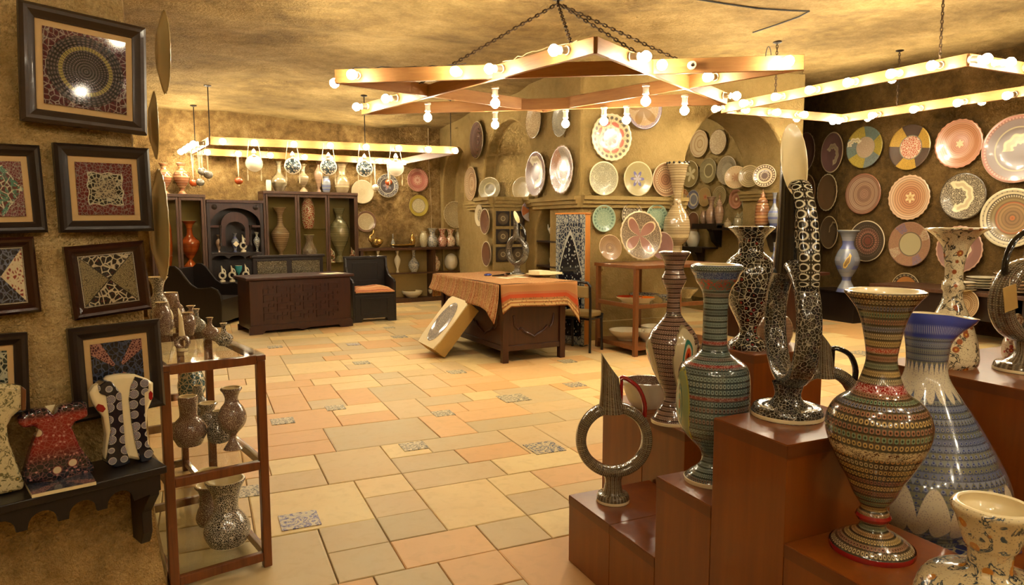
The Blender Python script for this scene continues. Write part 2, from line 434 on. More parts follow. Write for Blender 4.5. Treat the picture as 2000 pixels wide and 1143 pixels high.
def mat_blob(name):                          # blue jug: bands, with two pale drip-edged fields
    g = glaze(name); u, v = g.uv(); src = MAT['g_blue']
    n = 46; pal = [C_('787f92'), C_('83867f'), C_('6f7058'), C_('878c98'), C_('646b84'), C_('7c795c'), C_('8c8a7a')]
    col = g.mix(tri(g, u, v, 66, n) * .8, C_('454a5c'), pick(g, v, n, 4, pal))
    col = g.mix(dots(g, u, v, 66, n, .28, .5), col, pick(g, v, n, 9, pal))
    col = g.mix(dots(g, u, v, 66, n, .14, .5), col, C_('23306e'))
    sp, _ = g.vor(g.pos('Object'), 170); pale = g.mix(sp.lt(.3, .06) * .6, C_('c9bda0'), C_('8a7680'))
    w1 = ((u * 13 * math.pi * 2).sin().ab()).pw(.6); w2 = ((u * 9 * math.pi * 2 + 1.0).sin().ab()).pw(.7)
    m1 = (v - w1 * .045).lt(.80, .004) * (v + w2 * .05).lt(.755, .004).inv()
    m2 = (v - w2 * .10).lt(.33, .004) * (v + w1 * .06).lt(.30, .004).inv()
    col = g.mix(m1.mx(m2), col, pale)
    col = g.mix(v.lt(.925, .003).inv(), col, g.mix(((u * 90).fr() - .5).ab().lt(.2, .05) * v.band(.94, .965), C_('333f8c'), C_('9aa2c8')))
    MAT[name] = g.out(col)
mat_blob('g_bluejug')
def mat_simple_rings(name, cols, n, rough=.25):
    g = glaze(name, rough, .5); u, v = g.uv(); r = random.Random(hash(name) % 99 if False else len(name))
    st = [(i / n, cols[r.randrange(len(cols))]) for i in range(n)]
    MAT[name] = g.out(g.ramp(v, st, True))
flat('g_orange', C_('a8471a'), .15, .5, .7)
mat_simple_rings('g_orangevase', [C_('a8471a'), C_('963c15'), C_('b8551f')], 14, .15)
mat_simple_rings('g_blueplain', [C_('75777a'), C_('7f8186'), C_('6c6e74'), C_('5a6084')], 18)
def mat_feather(name, rim, field, c1, c2, c3):   # oval eye-of-a-feather medallion
    g = glaze(name); u, v = g.uv(); a = (u - .5) * 2; b = (v - .5) * 2
    r = (a * a + b * b).pw(.5); b2 = b - .05; q = (a * a * 3.2 + b2 * b2 * 1.4).pw(.5)
    col = g.mix(r.lt(.9, .02), rim, field)
    col = g.mix(q.lt(.62, .02), col, c1); col = g.mix(q.lt(.45, .02), col, field)
    col = g.mix(q.lt(.34, .03), col, c2); col = g.mix(q.lt(.15, .03), col, c3)
    MAT[name] = g.out(col)
mat_feather('g_feather_orange', C_('8a7a58'), C_('bfae86'), C_('2f6a58'), C_('c2441c'), C_('6e1810'))
mat_feather('g_feather_green', C_('9a9440'), C_('7f8a5c'), C_('2f5a4a'), C_('3f6a4a'), C_('a05a24'))

def mat_chain(name):
    g = glaze(name); u, v = g.uv(); a = (u * 4).fr() - .5; b = (v * 16).fr() - .5; r = (a * a + b * b).pw(.5)
    col = g.mix(r.band(.3, .42, .03), C_('14110f'), C_('c9bea0')); MAT[name] = g.out(g.mix(dots(g, u, v, 24, 40, .2) * .6 * r.lt(.45).inv(), col, C_('c9bea0')))
mat_chain('g_chain')
# ------------------------------------------------------------------ the setting
from mathutils import noise as mnoise
def ceil_z(x, y):
    return 3.5 + .05 * max(0, x - 3) - .03 * max(0, y - 9) + .07 * mnoise.noise((x * .5, y * .8, 3.1)) + .03 * mnoise.noise((x * 1.7, y * 2.3, 1.0))
def grid_mesh(fn, nu, nv):
    mb = MB()
    for j in range(nv + 1):
        for i in range(nu + 1): mb.v.append(Vector(fn(i / nu, j / nv)))
    for j in range(nv):
        for i in range(nu):
            a = j * (nu + 1) + i; mb.face((a, a + 1, a + nu + 2, a + nu + 1))
    return mb
struct('ceiling', grid_mesh(lambda u, v: (-4 + 17 * u, 17.0 - 21 * v, ceil_z(-4 + 17 * u, 17.0 - 21 * v)), 110, 130), 'rock_ceiling')
def wall_path(name, pts, mat, step=.12, amp=.03, z1=4.3, fr=1.0, seed=0.0, foot=0.0):
    pts = [Vector((p[0], p[1], 0)) for p in pts]; path = []
    for a, b in zip(pts, pts[1:]):
        k = max(1, int((b - a).length / step))
        path += [a.lerp(b, i / k) for i in range(k)]
    path.append(pts[-1]); n = len(path); nz = int(z1 / step); mb = MB()
    for j in range(nz + 1):
        z = z1 * j / nz
        for i, p in enumerate(path):
            t = (path[min(i + 1, n - 1)] - path[max(i - 1, 0)]).normalized(); nr = Vector((t.y, -t.x, 0))
            q = Vector((p.x, p.y, z)); d = amp * (mnoise.noise(q * 1.3 * fr + Vector((seed, 0, 0))) + .4 * mnoise.noise(q * 5 * fr))
            mb.v.append(q + nr * (d + foot * max(0, 1 - z / .9) ** 2))
    for j in range(nz):
        for i in range(n - 1):
            a = j * n + i; mb.face((a, a + 1, a + n + 1, a + n))
    return struct(name, mb, mat)
wall_path('wall_back', [(-3.2, 12.28), (4.6, 13.44)], 'rock_back', .12, .035)
wall_path('wall_left', [(-3.2, 3.6), (-3.2, 12.3)], 'rock_back', .3, .04)
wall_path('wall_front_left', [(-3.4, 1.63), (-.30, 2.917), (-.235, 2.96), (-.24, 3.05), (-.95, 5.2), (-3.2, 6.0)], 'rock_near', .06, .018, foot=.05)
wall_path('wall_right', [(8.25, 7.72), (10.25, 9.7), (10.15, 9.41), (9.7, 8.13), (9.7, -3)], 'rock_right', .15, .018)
wall_path('wall_behind', [(9.8, -3), (-3.4, -3), (-3.4, 1.7)], 'rock_near', .4, .03)
wall_path('wall_alcove', [(5.0, 11.2), (8.05, 11.2), (8.05, 8.6)], 'rock_plaster', .15, .02)

def arch_pts(a, b, z0, spring, top, n=24):
    c, r = (a + b) / 2, (b - a) / 2
    return [(a, z0)] + [(c - r * math.cos(math.pi * i / n), spring + (top - spring) * math.sin(math.pi * i / n)) for i in range(n + 1)] + [(b, z0)]
def cut(o, cutters):
    tmp = []
    for mb in cutters:
        c = bpy.data.objects.new('cutter', mb.mesh('cutter', 'rock_plaster')); COL.objects.link(c); tmp.append(c)
        md = o.modifiers.new('cut', 'BOOLEAN'); md.object = c; md.operation = 'DIFFERENCE'; md.solver = 'EXACT'
    bpy.context.view_layer.update(); dg = bpy.context.evaluated_depsgraph_get()
    me = bpy.data.meshes.new_from_object(o.evaluated_get(dg))
    o.modifiers.clear(); old = o.data; o.data = me; bpy.data.meshes.remove(old)
    for c in tmp: d = c.data; bpy.data.objects.remove(c); bpy.data.meshes.remove(d)
    me.polygons.foreach_set('use_smooth', [True] * len(me.polygons)); me.set_sharp_from_angle(angle=R(35))
    md = o.modifiers.new('soft_edge', 'BEVEL'); md.width = .035; md.segments = 3; md.limit_method = 'ANGLE'; md.angle_limit = R(50)
# arcade wall (faces -x): prisms are drawn in (y, z) and pushed along x
MX = Matrix(((0, -1, 0), (1, 0, 0), (0, 0, 1)))        # local x -> world y, local y -> world -x
def yz_prism(pts, x0, x1):
    mb = MB(); mb.prism(pts, x1 - x0, Matrix(((0, 1, 0), (1, 0, 0), (0, 0, 1))))
    for v in mb.v: v.x += x0
    mb.f = [tuple(reversed(f)) for f in mb.f]; return mb
arc = struct('wall_arcade', MB().b2(4.45, 5.0, 7.71, 13.6, 0, 4.2), 'rock_plaster')
cut(arc, [yz_prism(arch_pts(9.12, 11.05, 1.93, 2.25, 3.17), 4.2, 4.66),
          yz_prism(arch_pts(11.75, 13.3, 0.0, 2.2, 3.0), 4.2, 4.75),
          yz_prism(arch_pts(8.15, 9.02, 0.0, 1.3, 1.78), 4.2, 4.9)])
pier = struct('wall_pier', MB().b2(4.46, 8.3, 7.7, 8.6, 0, 4.2), 'rock_plaster')
pm = MB().prism(arch_pts(6.1, 7.97, -.2, 2.26, 3.17), 2.0)
for v in pm.v: v.y += 7.2
cut(pier, [pm])
PILF = (Vector((0, -1, 0)), Vector((0, 9.35, 0))); PILS = (Vector((-1, 0, 0)), Vector((3.91, 0, 0)))
struct('wall_pilaster', MB().b2(3.91, 4.5, 9.35, 9.95, 0, 1.84), 'rock_plaster', bev=.02)
def ledge(name, pts, z, parent=None):       # stepped stone cornice following pts
    mb = MB()
    for a, b in zip(pts, pts[1:]):
        mb.bar((*a, z), (*b, z), .20, .05); mb.bar((*a, z - .05), (*b, z - .05), .15, .05); mb.bar((*a, z - .10), (*b, z - .10), .10, .05)
    return struct(name, mb, 'stone_ledge')
ledge('trim_1', [(4.45, 11.75), (4.45, 9.95), (3.93, 9.95), (3.93, 9.37), (4.45, 9.37), (4.45, 9.05)], 1.90)
ledge('trim_2', [(4.45, 9.02), (4.45, 7.7), (6.1, 7.7)], 1.86)
ledge('trim_3', [(7.97, 7.72), (7.97, 8.6)], 2.02)
struct('trim_4', MB().bar((4.42, 7.68, .12), (6.05, 7.68, .12), .12, .24), 'stone_ledge')

# floor: slab with separate tiles
fl = struct('floor', MB().b2(-3.6, 11, -3.2, 14.2, -.12, -.012), 'grout')
trnd = random.Random(11); tiles = []
MODX, MODY = .1455, .286                     # the paving keeps to a grid of half and whole tiles
taken = set()
for j in range(-7, 37):
    for i in range(-16, 66):
        if (i, j) in taken: continue
        c = Vector((.46 + (i + 1) * MODX, 3.08 + (j + .5) * MODY, 0)); px, py = proj(c) if depth(c) > .8 else (9999, 0)
        w = trnd.choice((2, 2, 3, 3, 4, 4, 5)); h = 2 if trnd.random() < .22 else 1
        while w > 1 and any((i + k, j) in taken for k in range(w)): w -= 1
        if any((i + k, j + 1) in taken for k in range(w)): h = 1
        for k in range(w):
            for l in range(h): taken.add((i + k, j + l))
        if -150 < px < 2150 and 560 < py < 1350: tiles.append((.46 + i * MODX, 3.08 + j * MODY, w * MODX, h * MODY))
def tile_mesh():
    mb = MB(); e = .012
    lo = [(-.5, -.5), (.5, -.5), (.5, .5), (-.5, .5)]; hi = [(-.5 + e, -.5 + e), (.5 - e, -.5 + e), (.5 - e, .5 - e), (-.5 + e, .5 - e)]
    mb.v = [Vector((a, b, -.02)) for a, b in lo] + [Vector((a, b, -.003)) for a, b in lo] + [Vector((a, b, 0)) for a, b in hi]
    mb.face((8, 9, 10, 11))
    for k in range(4):
        j = (k + 1) % 4; mb.face((k, j, 4 + j, 4 + k)); mb.face((4 + k, 4 + j, 8 + j, 8 + k))
    return mb
tm = tile_mesh(); tme = tm.mesh('tile', 'floor_tile', False)
def tile_area(t):
    px, py = proj((t[0] + t[2] / 2, t[1] + t[3] / 2, 0)); hid = px < 330 or (py > 640 and px > 1480) or (px > 1300 and py > 860)
    return -(t[2] * t[3] / depth((t[0] + t[2] / 2, t[1] + t[3] / 2, 0)) ** 3) * (0.05 if hid else 1)
tiles.sort(key=tile_area)
G_ = .0045
rest = MB()
for i, (x, y, w, h) in enumerate(tiles):
    if i < 290:
        o = bpy.data.objects.new('tile', tme); link(o, fl); o.location = (x + w / 2, y + h / 2, trnd.uniform(-.0015, .0015)); o.scale = (w - G_, h - G_, 1)
    else:
        b = len(rest.v)
        for v in tm.v: rest.v.append(Vector((x + w / 2 + v.x * (w - G_), y + h / 2 + v.y * (h - G_), v.z)))
        for f in tm.f: rest.face([b + k for k in f])
o = obj('far_tiles', rest, 'floor_tile', fl, smooth=False); o['kind'] = 'stuff'
def mat_inset(name, c1, c2, sc_):
    g = G(name, .5, .3); p = g.pos('Object'); d, _ = g.vor(p, sc_, 'F1'); w = g.noise(p, sc_ * .7, 3, .6, 2)
    col = g.mix(w.band(.5, .6, .02), c1, c2); MAT[name] = g.out(g.mix(d.lt(.2, .03), col, tuple(x * .5 for x in c2)))
mat_inset('inset_blue', C_('c4b183'), C_('3c4a66'), 30); mat_inset('inset_grey', C_('c8b890'), C_('6d6658'), 34); mat_inset('inset_violet', C_('c9bb9c'), C_('6c6690'), 26)
for i, (px, py, sz, m) in enumerate([(537, 678, .17, 'inset_blue'), (585, 1017, .19, 'inset_violet'), (552, 823, .17, 'inset_grey'), (808, 872, .17, 'inset_grey'), (706, 709, .17, 'inset_grey'),
        (655, 797, .15, 'inset_grey'), (865, 808, .16, 'inset_grey'), (1063, 875, .22, 'inset_blue'), (1003, 778, .24, 'inset_grey'), (892, 727, .17, 'inset_grey'), (1122, 752, .17, 'inset_blue'),
        (690, 673, .16, 'inset_violet'), (780, 658, .2, 'inset_blue'), (1108, 706, .17, 'inset_grey'), (475, 962, .17, 'inset_grey'), (1683, 690, .24, 'inset_blue'), (760, 640, .15, 'inset_grey')]):
    p = hz(px, py); obj('mosaic_inset', MB().box((0, 0, 0), (sz, sz, .006)), m, fl, loc=(p.x, p.y, .001), smooth=False)
# ------------------------------------------------------------------ hanging lamp frames
def bulb_mesh():
    r = .044
    return MB().lathe([(.012, 0), (.018, .024), (r, .062), (r, .086), (.022, .113), (.001, .12)], 10)
BULB = bulb_mesh().mesh('bulb', 'bulb')
SOCK = MB().lathe([(.001, -.001), (.036, 0), (.036, .016), (.028, .022), (.027, .07), (.031, .073), (.031, .088), (.016, .088)], 14).mesh('socket', 'socket')
def socket(parent, loc, d, bulb=True):       # lamp holder that points along d, bulb screwed into it
    q = Vector(d).to_track_quat('Z', 'Y')
    s = bpy.data.objects.new('lamp_holder', SOCK); link(s, parent); s.location = loc; s.rotation_euler = q.to_euler()
    if bulb:
        b = bpy.data.objects.new('bulb', BULB); link(b, s); b.location = (0, 0, .078)
    return s
def plank(parent, p, q, h=.125, w=.035, mat='wood_plank'):
    p, q = Vector(p), Vector(q); L = (q - p).length; c = (p + q) / 2
    o = obj('plank', MB().box((0, 0, 0), (L, w, h)), mat, parent, loc=c, rot=(0, 0, math.atan2(q.y - p.y, q.x - p.x)), smooth=False, bev=.004); return o
def toward_cam(p, q):                        # horizontal normal of plank p-q on the camera side
    t = (Vector(q) - Vector(p)).normalized(); n = Vector((t.y, -t.x, 0))
    return n if n.dot(CO - Vector(p)) > 0 else -n
def near_on(p, q, px):                       # point of the line p-q seen at column px
    p, q = Vector(p), Vector(q); lo, hi = 0.0, 1.0
    inc = proj(q)[0] > proj(p)[0]
    for _ in range(40):
        m = (lo + hi) / 2
        if (proj(p.lerp(q, m))[0] < px) == inc: lo = m
        else: hi = m
    return p.lerp(q, (lo + hi) / 2)
def chain(parent, p, q, r=.006, link_len=.05):
    p, q = Vector(p), Vector(q); n = max(2, int((q - p).length / (link_len * .8))); d = (q - p).normalized(); mb = MB()
    x = d.cross(Vector((.3, .5, .1))).normalized(); y = d.cross(x)
    for i in range(n):
        c = p.lerp(q, (i + .5) / n); s = x if i % 2 else y
        mb.tube([c + d * (math.cos(a) * link_len * .55) + s * (math.sin(a) * link_len * .25) for a in [k * math.pi / 3 for k in range(6)]], r, 4, True)
    return obj('chain', mb, 'chain', parent)
# --- star of six planks
ZC = 2.87
star = thing('star_chandelier', 'large six-pointed star of wooden planks with bare bulbs, hung on chains', 'chandelier')
V = {k: hz(*p, ZC) for k, p in dict(N=(1163, 85), L=(655, 150), R=(1570, 122), FL=(708, 212), FR=(1418, 191), Fa=(1060, 209)).items()}
SP = [('L', 'R'), ('L', 'Fa'), ('R', 'Fa'), ('N', 'FL'), ('N', 'FR'), ('FL', 'FR')]
for i, (a, b) in enumerate(SP):
    dz = Vector((0, 0, .0 if i < 3 else -.012)); plank(star, V[a] + dz, V[b] + dz)
def face_bulb(par, a, b, px, bulb=True, side=1, drop=0):
    p = near_on(a, b, px); n = toward_cam(a, b) * side
    socket(par, p + n * .0175 + Vector((0, 0, drop)), (n + Vector((0, 0, -.15))).normalized(), bulb)
for a, b, px in [('L', 'R', 700), ('L', 'R', 897), ('N', 'FL', 985), ('N', 'FL', 1112), ('N', 'FR', 1225), ('L', 'R', 1290), ('L', 'R', 1530)]:
    face_bulb(star, V[a], V[b], px)
face_bulb(star, V['L'], V['R'], 1350, False)
for a, b, px in [('N', 'FL', 780), ('N', 'FL', 722), ('R', 'Fa', 1400), ('N', 'FR', 1408), ('R', 'Fa', 1545)]:
    face_bulb(star, V[a], V[b], px)
face_bulb(star, V['L'], V['Fa'], 668, True, -1)
for px, py in [(835, 188), (967, 155), (1262, 150), (1338, 172), (1180, 197), (967, 205), (1105, 203), (1224, 194)]:
    p = hz(px, py, ZC); socket(star, (p.x, p.y, ZC - .07), (0, 0, -1))
top = hz(1090, -8, 3.52); top.z = ceil_z(top.x, top.y) - .01
obj('ceiling_hook', MB().lathe([(.001, 0), (.06, 0), (.06, -.012), (.012, -.02), (.012, -.06), (.001, -.06)][::-1], 12), 'metal_dark', star, loc=top)
for k, t in (('N', .07), ('L', .12), ('R', .2)):
    q = {'N': V['N'].lerp(V['FL'], .07), 'L': V['L'].lerp(V['Fa'], .35), 'R': V['R'].lerp(V['Fa'], .3)}[k]
    chain(star, top + Vector((0, 0, -.05)), q + Vector((0, 0, .05)))
chain(star, top + Vector((0, 0, -.05)), V['N'].lerp(V['FR'], .3) + Vector((0, 0, .05)))
def wire_on(par, p, q, z=.055, seed=1, mat='wire'):
    r = random.Random(seed); p, q = Vector(p), Vector(q); n = 14
    obj('cable', MB().tube([p.lerp(q, i / n) + Vector((r.uniform(-.012, .012), r.uniform(-.012, .012), z + r.uniform(0, .03))) for i in range(n + 1)], .004, 5), mat, par)
wire_on(star, V['L'].lerp(V['R'], .03), V['L'].lerp(V['R'], .3), .055, 2); wire_on(star, V['N'].lerp(V['FL'], .05), V['N'].lerp(V['FL'], .3), .05, 3, 'wire_light')
for k in (.62, .93):
    p = V['L'].lerp(V['R'], k); obj('cable', MB().tube([p + Vector((.03 * math.cos(a), 0, .05 + .09 * math.sin(a))) for a in [i * math.pi / 8 for i in range(9)]], .004, 5), 'wire', star)
# --- rectangular frames
def rect_frame(label, c, z, bulbs, rods, rodmat='metal_dark', h=.115, use_chain=False):
    t = thing('lamp_frame', label, 'hanging lamp')
    c = [Vector((x, y, z)) for x, y in c]
    for i in range(4): plank(t, c[i], c[(i + 1) % 4], h)
    for i, px in bulbs: face_bulb(t, c[i], c[(i + 1) % 4], px)
    for (x, y, ch) in rods:
        zc = ceil_z(x, y)
        obj('ceiling_plate', MB().lathe([(.001, -.02), (.015, -.02), (.05, -.006), (.05, .01)], 10), 'metal_dark', t, loc=(x, y, zc - .005))
        if ch: chain(t, (x, y, zc), (x, y, z + h / 2), .005, .045)
        else: obj('rod', MB().tube([(x, y, zc), (x, y, z)], .007, 6), rodmat, t)
    return t, c
lfA, lfB = hz(410, 275, 2.7), hz(892, 294, 2.7)
lf, LF = rect_frame('long rectangular plank lamp frame above the glass cabinets and chest', [(lfA.x, lfA.y), (lfB.x, lfB.y), (lfB.x - .3, 12.75), (lfA.x - .25, 12.3)], 2.7,
    [(0, 436), (0, 497), (0, 573), (0, 643), (0, 712), (0, 775), (0, 832), (0, 884), (3, 402), (3, 393), (3, 385), (3, 376), (3, 367),
     (2, 402), (2, 462), (2, 524), (2, 700), (2, 735), (2, 752), (2, 786), (2, 640), (2, 590)], [(lfA.x, lfA.y, False), (lfA.x - .2, 12.0, False), (hz(713, 285, 2.7).x, hz(713, 285, 2.7).y, False), (lfB.x - .1, lfB.y, False)])
RFZ = 3.0
rf, RF = rect_frame('rectangular plank lamp frame hanging in front of the right plate wall', [(6.15, 7.05), (6.4, 4.1), (8.5, 4.1), (8.25, 7.0)], RFZ,
    [(0, 1415), (0, 1470), (0, 1533), (0, 1600), (0, 1675), (0, 1760), (0, 1840), (1, 1890), (1, 1936), (1, 1996), (3, 1500), (3, 1553), (3, 1440)],
    [(6.38, 4.35, True), (6.2, 6.2, True), (8.3, 6.2, True)])
for px in (1613, 1655, 1720, 1802, 1888, 1985):
    p = near_on(RF[3], RF[2], px); socket(rf, (p.x - .02, p.y, RFZ - .02), (-1, 0, -.2))
for px in (1720, 1900, 2060):
    p = near_on(RF[0], RF[1], px) ; socket(rf, (p.x + .02, p.y, RFZ), (1, 0, 0))
for y in (6.75, 5.3): socket(rf, (8.27 + (7.0 - y) * .086 + .02, y, RFZ), (1, 0, -.1))  # outer bulbs, here and on the next line, added to brighten the right wall
socket(rf, (7.6, 7.04, RFZ), (0, 1, -.1))
# --- the same kind of frame, unseen, added behind the camera to light the foreground
nf, NF = rect_frame('added rectangular plank lamp frame, unseen behind the camera', [(-1.0, .4), (-1.0, -1.9), (2.8, -1.9), (2.8, .4)], 2.9, [], [(-.9, -.8, True), (2.7, -.8, True)])
for x in (-.7, .1, .9, 1.7, 2.5): socket(nf, (x, .4175, 2.9), (0, 1, -.2)); socket(nf, (x, -1.9175, 2.9), (0, -1, -.2))
for y in (-1.5, -.75, 0): socket(nf, (-1.0175, y, 2.9), (-1, 0, -.2)); socket(nf, (2.8175, y, 2.9), (1, 0, -.2))  # extra side bulbs, the left ones added to brighten the near wall
# ------------------------------------------------------------------ plates
def pmat(name, rings, dots_=(), petals=None, sectors=None, lace_=None, swoosh=None, rough=.24, lines=0):
    if name in MAT: return name
    g = glaze(name, rough, .3); x, y, z = g.ob(); r = (x * x + y * y).pw(.5); th = g.math('ARCTAN2', y, x)
    col = g.ramp(r, [(a, c) for a, c in rings], True)
    if sectors:
        n, cols, r0, r1, ph = sectors
        q = ((th / (2 * math.pi) + ph) * n).fl(); k = (q / len(cols)).fr()
        sec = g.ramp(k, [(i / len(cols) - (.01 if i else 0), c) for i, c in enumerate(cols)], True)
        sp = g.noise(g.pos('Object'), 26, 2); sec = g.mix(sp.lt(.45, .03) * .35, sec, (.02, .015, .012))
        col = g.mix(r.band(r0, r1, .01), col, sec)
    if lace_:
        sc_, lc, w, r0, r1 = lace_
        d, _ = g.vor(g.pos('Object'), sc_, 'DISTANCE_TO_EDGE'); col = g.mix(d.lt(w, w * .4) * r.band(r0, r1, .01), col, lc)
    for (r0, r1, n, c, s_) in dots_:
        a = (th / (2 * math.pi) * n).fr() - .5; b = (r - r0) / (r1 - r0) - .5
        col = g.mix((a * a + b * b).pw(.5).lt(s_, .06) * r.band(r0, r1, .002), col, c)
    if lines:
        col = g.mix(((r * lines).fr() - .5).ab().lt(.3, .08).inv() * r.lt(.97) * .45, col, (.03, .02, .015))
    if petals:
        for (n, r0, amp, c, ph) in petals:
            w = (th * n * .5 + ph).sin().ab(); col = g.mix((r - w * amp).lt(r0, .015), col, c)
    if swoosh:
        cx, cy_, a0, rr, w, c = swoosh
        dx = x - cx; dy = y - cy_; d = (dx * dx + dy * dy).pw(.5); an = g.math('ARCTAN2', dy, dx)
        wob = (an * 9).sin() * .025; m = (d + wob - rr).ab().lt(w, .015) * (an - a0).ab().lt(2.0, .05)
        col = g.mix(m, col, c)
        m2 = (d + wob - rr).ab().lt(w * .45, .02) * (an - a0).ab().lt(1.7, .05); col = g.mix(m2 * .6, col, (.35, .26, .16))
    MAT[name] = g.out(g.mix(.22, col, (.26, .19, .11))); return name
PPROF = [(.001, .0), (.5, .0), (.56, .02), (.97, .13), (1.0, .15), (.985, .165), (.93, .155), (.62, .07), (.55, .055), (.3, .05), (.001, .05)]
PDEEP = [(.001, .0), (.45, .0), (.55, .05), (.95, .26), (1.0, .29), (.985, .305), (.92, .285), (.6, .12), (.3, .06), (.001, .05)]
PMESH = {}
def plate_mesh(kind, mat):
    k = (kind, mat)
    if k not in PMESH:
        mb = MB(); mb.lathe(PDEEP if kind == 'deep' else PPROF, 48, scal=(24, .018, 1.0) if kind == 'scallop' else None)
        PMESH[k] = mb.mesh('plate', mat, True, auto=60)
    return PMESH[k]
def frame_of(n, up=(0, 0, 1), roll=0):
    n = Vector(n).normalized(); x = Vector(up).cross(n).normalized(); y = n.cross(x)
    return Matrix((x, y, n)).transposed() @ Matrix.Rotation(roll, 3, 'Z')
def plate(label, where, px, py, h, mat, kind='flat', group=None, off=.025, lean=0.0, turn=0.0, roll=0.0, name='wall_plate', w=None):
    n = Vector(where[0]); p = on(where, px, py, off) if isinstance(where, tuple) else where
    r = h / 2 * depth(p) / FPX
    n2 = (Matrix.Rotation(turn, 3, 'Z') @ n).normalized(); n2 = (n2 * math.cos(lean) + Vector((0, 0, 1)) * math.sin(lean)).normalized()
    if lean or turn: p = p + n * (r * (abs(math.sin(lean)) + abs(math.sin(turn))) * .9)
    o = bpy.data.objects.new(name, plate_mesh(kind, mat)); link(o)
    o.matrix_world = Matrix.Translation(p) @ frame_of(n2, roll=roll).to_4x4() @ Matrix.Scale(r, 4)
    return tag(o, label, 'plate', group)
BE, TA, SA, PK, MV, OL, TE, CM, WH = C_('b59f72'), C_('a37f52'), C_('b57a58'), C_('b0605a'), C_('7d5a5c'), C_('8c7d50'), C_('5f8a78'), C_('d9c596'), C_('ded0ae')
pmat('p_beige', [(0, C_('a8966e')), (.3, C_('b4a27c')), (.95, C_('c2b088'))], lace_=(22, C_('cbbb92'), .06, 0, .93))
pmat('p_navy', [(0, C_('1f2436')), (.62, C_('b8b298')), (.66, C_('20263a')), (.95, C_('b5ab8c'))], lace_=(7, C_('a8a48e'), .05, .66, .94), petals=[(5, .1, .3, C_('6a6a78'), 0), (3, .02, .22, C_('9a6a62'), .7)])
pmat('p_coral', [(0, C_('b06a5c')), (.36, C_('c08a72')), (.42, C_('b0655a')), (.72, C_('c28c78')), (.76, C_('ad6558')), (.97, C_('c49a80'))], dots_=[(.76, .96, 36, C_('c79b84'), .25), (.05, .36, 10, C_('cfa890'), .4)])
pmat('p_yellow', [(0, C_('a89c7c')), (.62, C_('8f8560')), (.68, C_('b09a30')), (.97, C_('8a7a2a'))], lace_=(14, C_('dacb9f'), .1, 0, .62))
pmat('p_brownring', [(0, C_('a08a62')), (.7, C_('c2ae84')), (.78, C_('6b4630')), (.97, C_('8a6a48'))], lace_=(18, C_('c9b88e'), .08, 0, .72))
pmat('p_lacebeige', [(0, C_('a8956a')), (.95, C_('c4b184'))], lace_=(17, C_('d6c79c'), .08, 0, .95), dots_=[(.8, .95, 40, C_('7a6a48'), .2)])
pmat('p_aubergine', [(0, C_('57353a')), (.5, C_('5f3d40')), (.92, C_('4c2f33')), (.95, C_('d5c39a'))], lines=5)
pmat('p_conc_beige', [(0, C_('a8895f')), (.2, C_('b89b70')), (.4, C_('9c7c55')), (.6, C_('b5976c')), (.8, C_('a1825a')), (.95, C_('bda479'))], lines=9, dots_=[(.6, .8, 40, C_('6d5236'), .25)])
pmat('p_olive_ring', [(0, C_('6d6340')), (.45, C_('b4a777')), (.56, C_('746a46')), (.95, C_('9a8c60'))], lace_=(26, C_('a09468'), .06, .56, .95))
pmat('p_scratch', [(0, C_('9c8262')), (.95, C_('6e5440'))], lace_=(12, C_('d0bb94'), .1, 0, .97))
pmat('p_greyblue', [(0, C_('8f8f84')), (.5, C_('7f8078')), (.95, C_('9a9a8c'))], lace_=(16, C_('bdb8a0'), .05, 0, .95), swoosh=(.35, .15, 3.1, .35, .1, C_('98a08c')))
pmat('p_maroon_dragon', [(0, C_('553034')), (.93, C_('a89078'))], lace_=(30, C_('9a7a70'), .07, 0, .93), swoosh=(-.15, .1, .3, .55, .16, C_('d8ccae')))
pmat('p_patch', [(0, C_('8a5148')), (.95, C_('b09a80'))], sectors=(5, [C_('7d4844'), C_('85796a'), C_('a5603c'), C_('76565a'), C_('8d8678')], 0, .93, .1), lace_=(26, C_('b8a68c'), .06, 0, .93))
pmat('p_brown_plain', [(0, C_('643a28')), (.88, C_('5a3424')), (.92, C_('d2bf98'))])
pmat('p_lilac', [(0, C_('9a8a94')), (.95, C_('b09aa0'))], sectors=(6, [C_('9c8f9a'), C_('b8632c'), C_('a8a09c')], .0, .95, .25))
pmat('p_creamblack', [(0, C_('2a2220')), (.55, C_('d0bf98')), (.95, C_('8a7458'))], lace_=(14, C_('cbbb98'), .1, 0, .55))
pmat('p_redfloral', [(0, C_('d4bd90')), (.8, C_('cdb88c')), (.95, C_('d8c498'))], lace_=(9, C_('8a9070'), .06, 0, .8), petals=[(6, .15, .2, C_('b5584a'), .4)], dots_=[(.5, .7, 8, C_('b85f50'), .42), (.72, .92, 22, C_('4f4a40'), .33), (.3, .48, 10, C_('4d5a48'), .3)])
pmat('p_purplestar', [(0, C_('a07f52')), (.82, C_('6f6088')), (.97, C_('4d4460'))], petals=[(5, .15, .7, C_('8a6a40'), .3)], lace_=(24, C_('b9a68c'), .07, 0, .97))
pmat('p_greylace', [(0, C_('7d7c66')), (.88, C_('a09c7c')), (.93, C_('d2c59a'))], lace_=(13, C_('bfb894'), .07, 0, .88), petals=[(12, .05, .28, C_('8f8a6c'), 0)])
pmat('p_bluestar', [(0, C_('978a5c')), (.9, C_('a89a6c')), (.94, C_('cdbd8e'))], lace_=(20, C_('a79c6e'), .06, 0, .9), petals=[(6, .0, .48, C_('5c5f94'), 1.57), (6, .0, .28, C_('a9a3a8'), 1.57)])
pmat('p_pinkring', [(0, C_('9a6a4a')), (.35, C_('b88d66')), (.55, C_('a47852')), (.72, C_('c4a67c')), (.78, C_('97704c')), (.95, C_('c9b088'))], dots_=[(.55, .72, 30, C_('d2bb92'), .3)], lines=7)
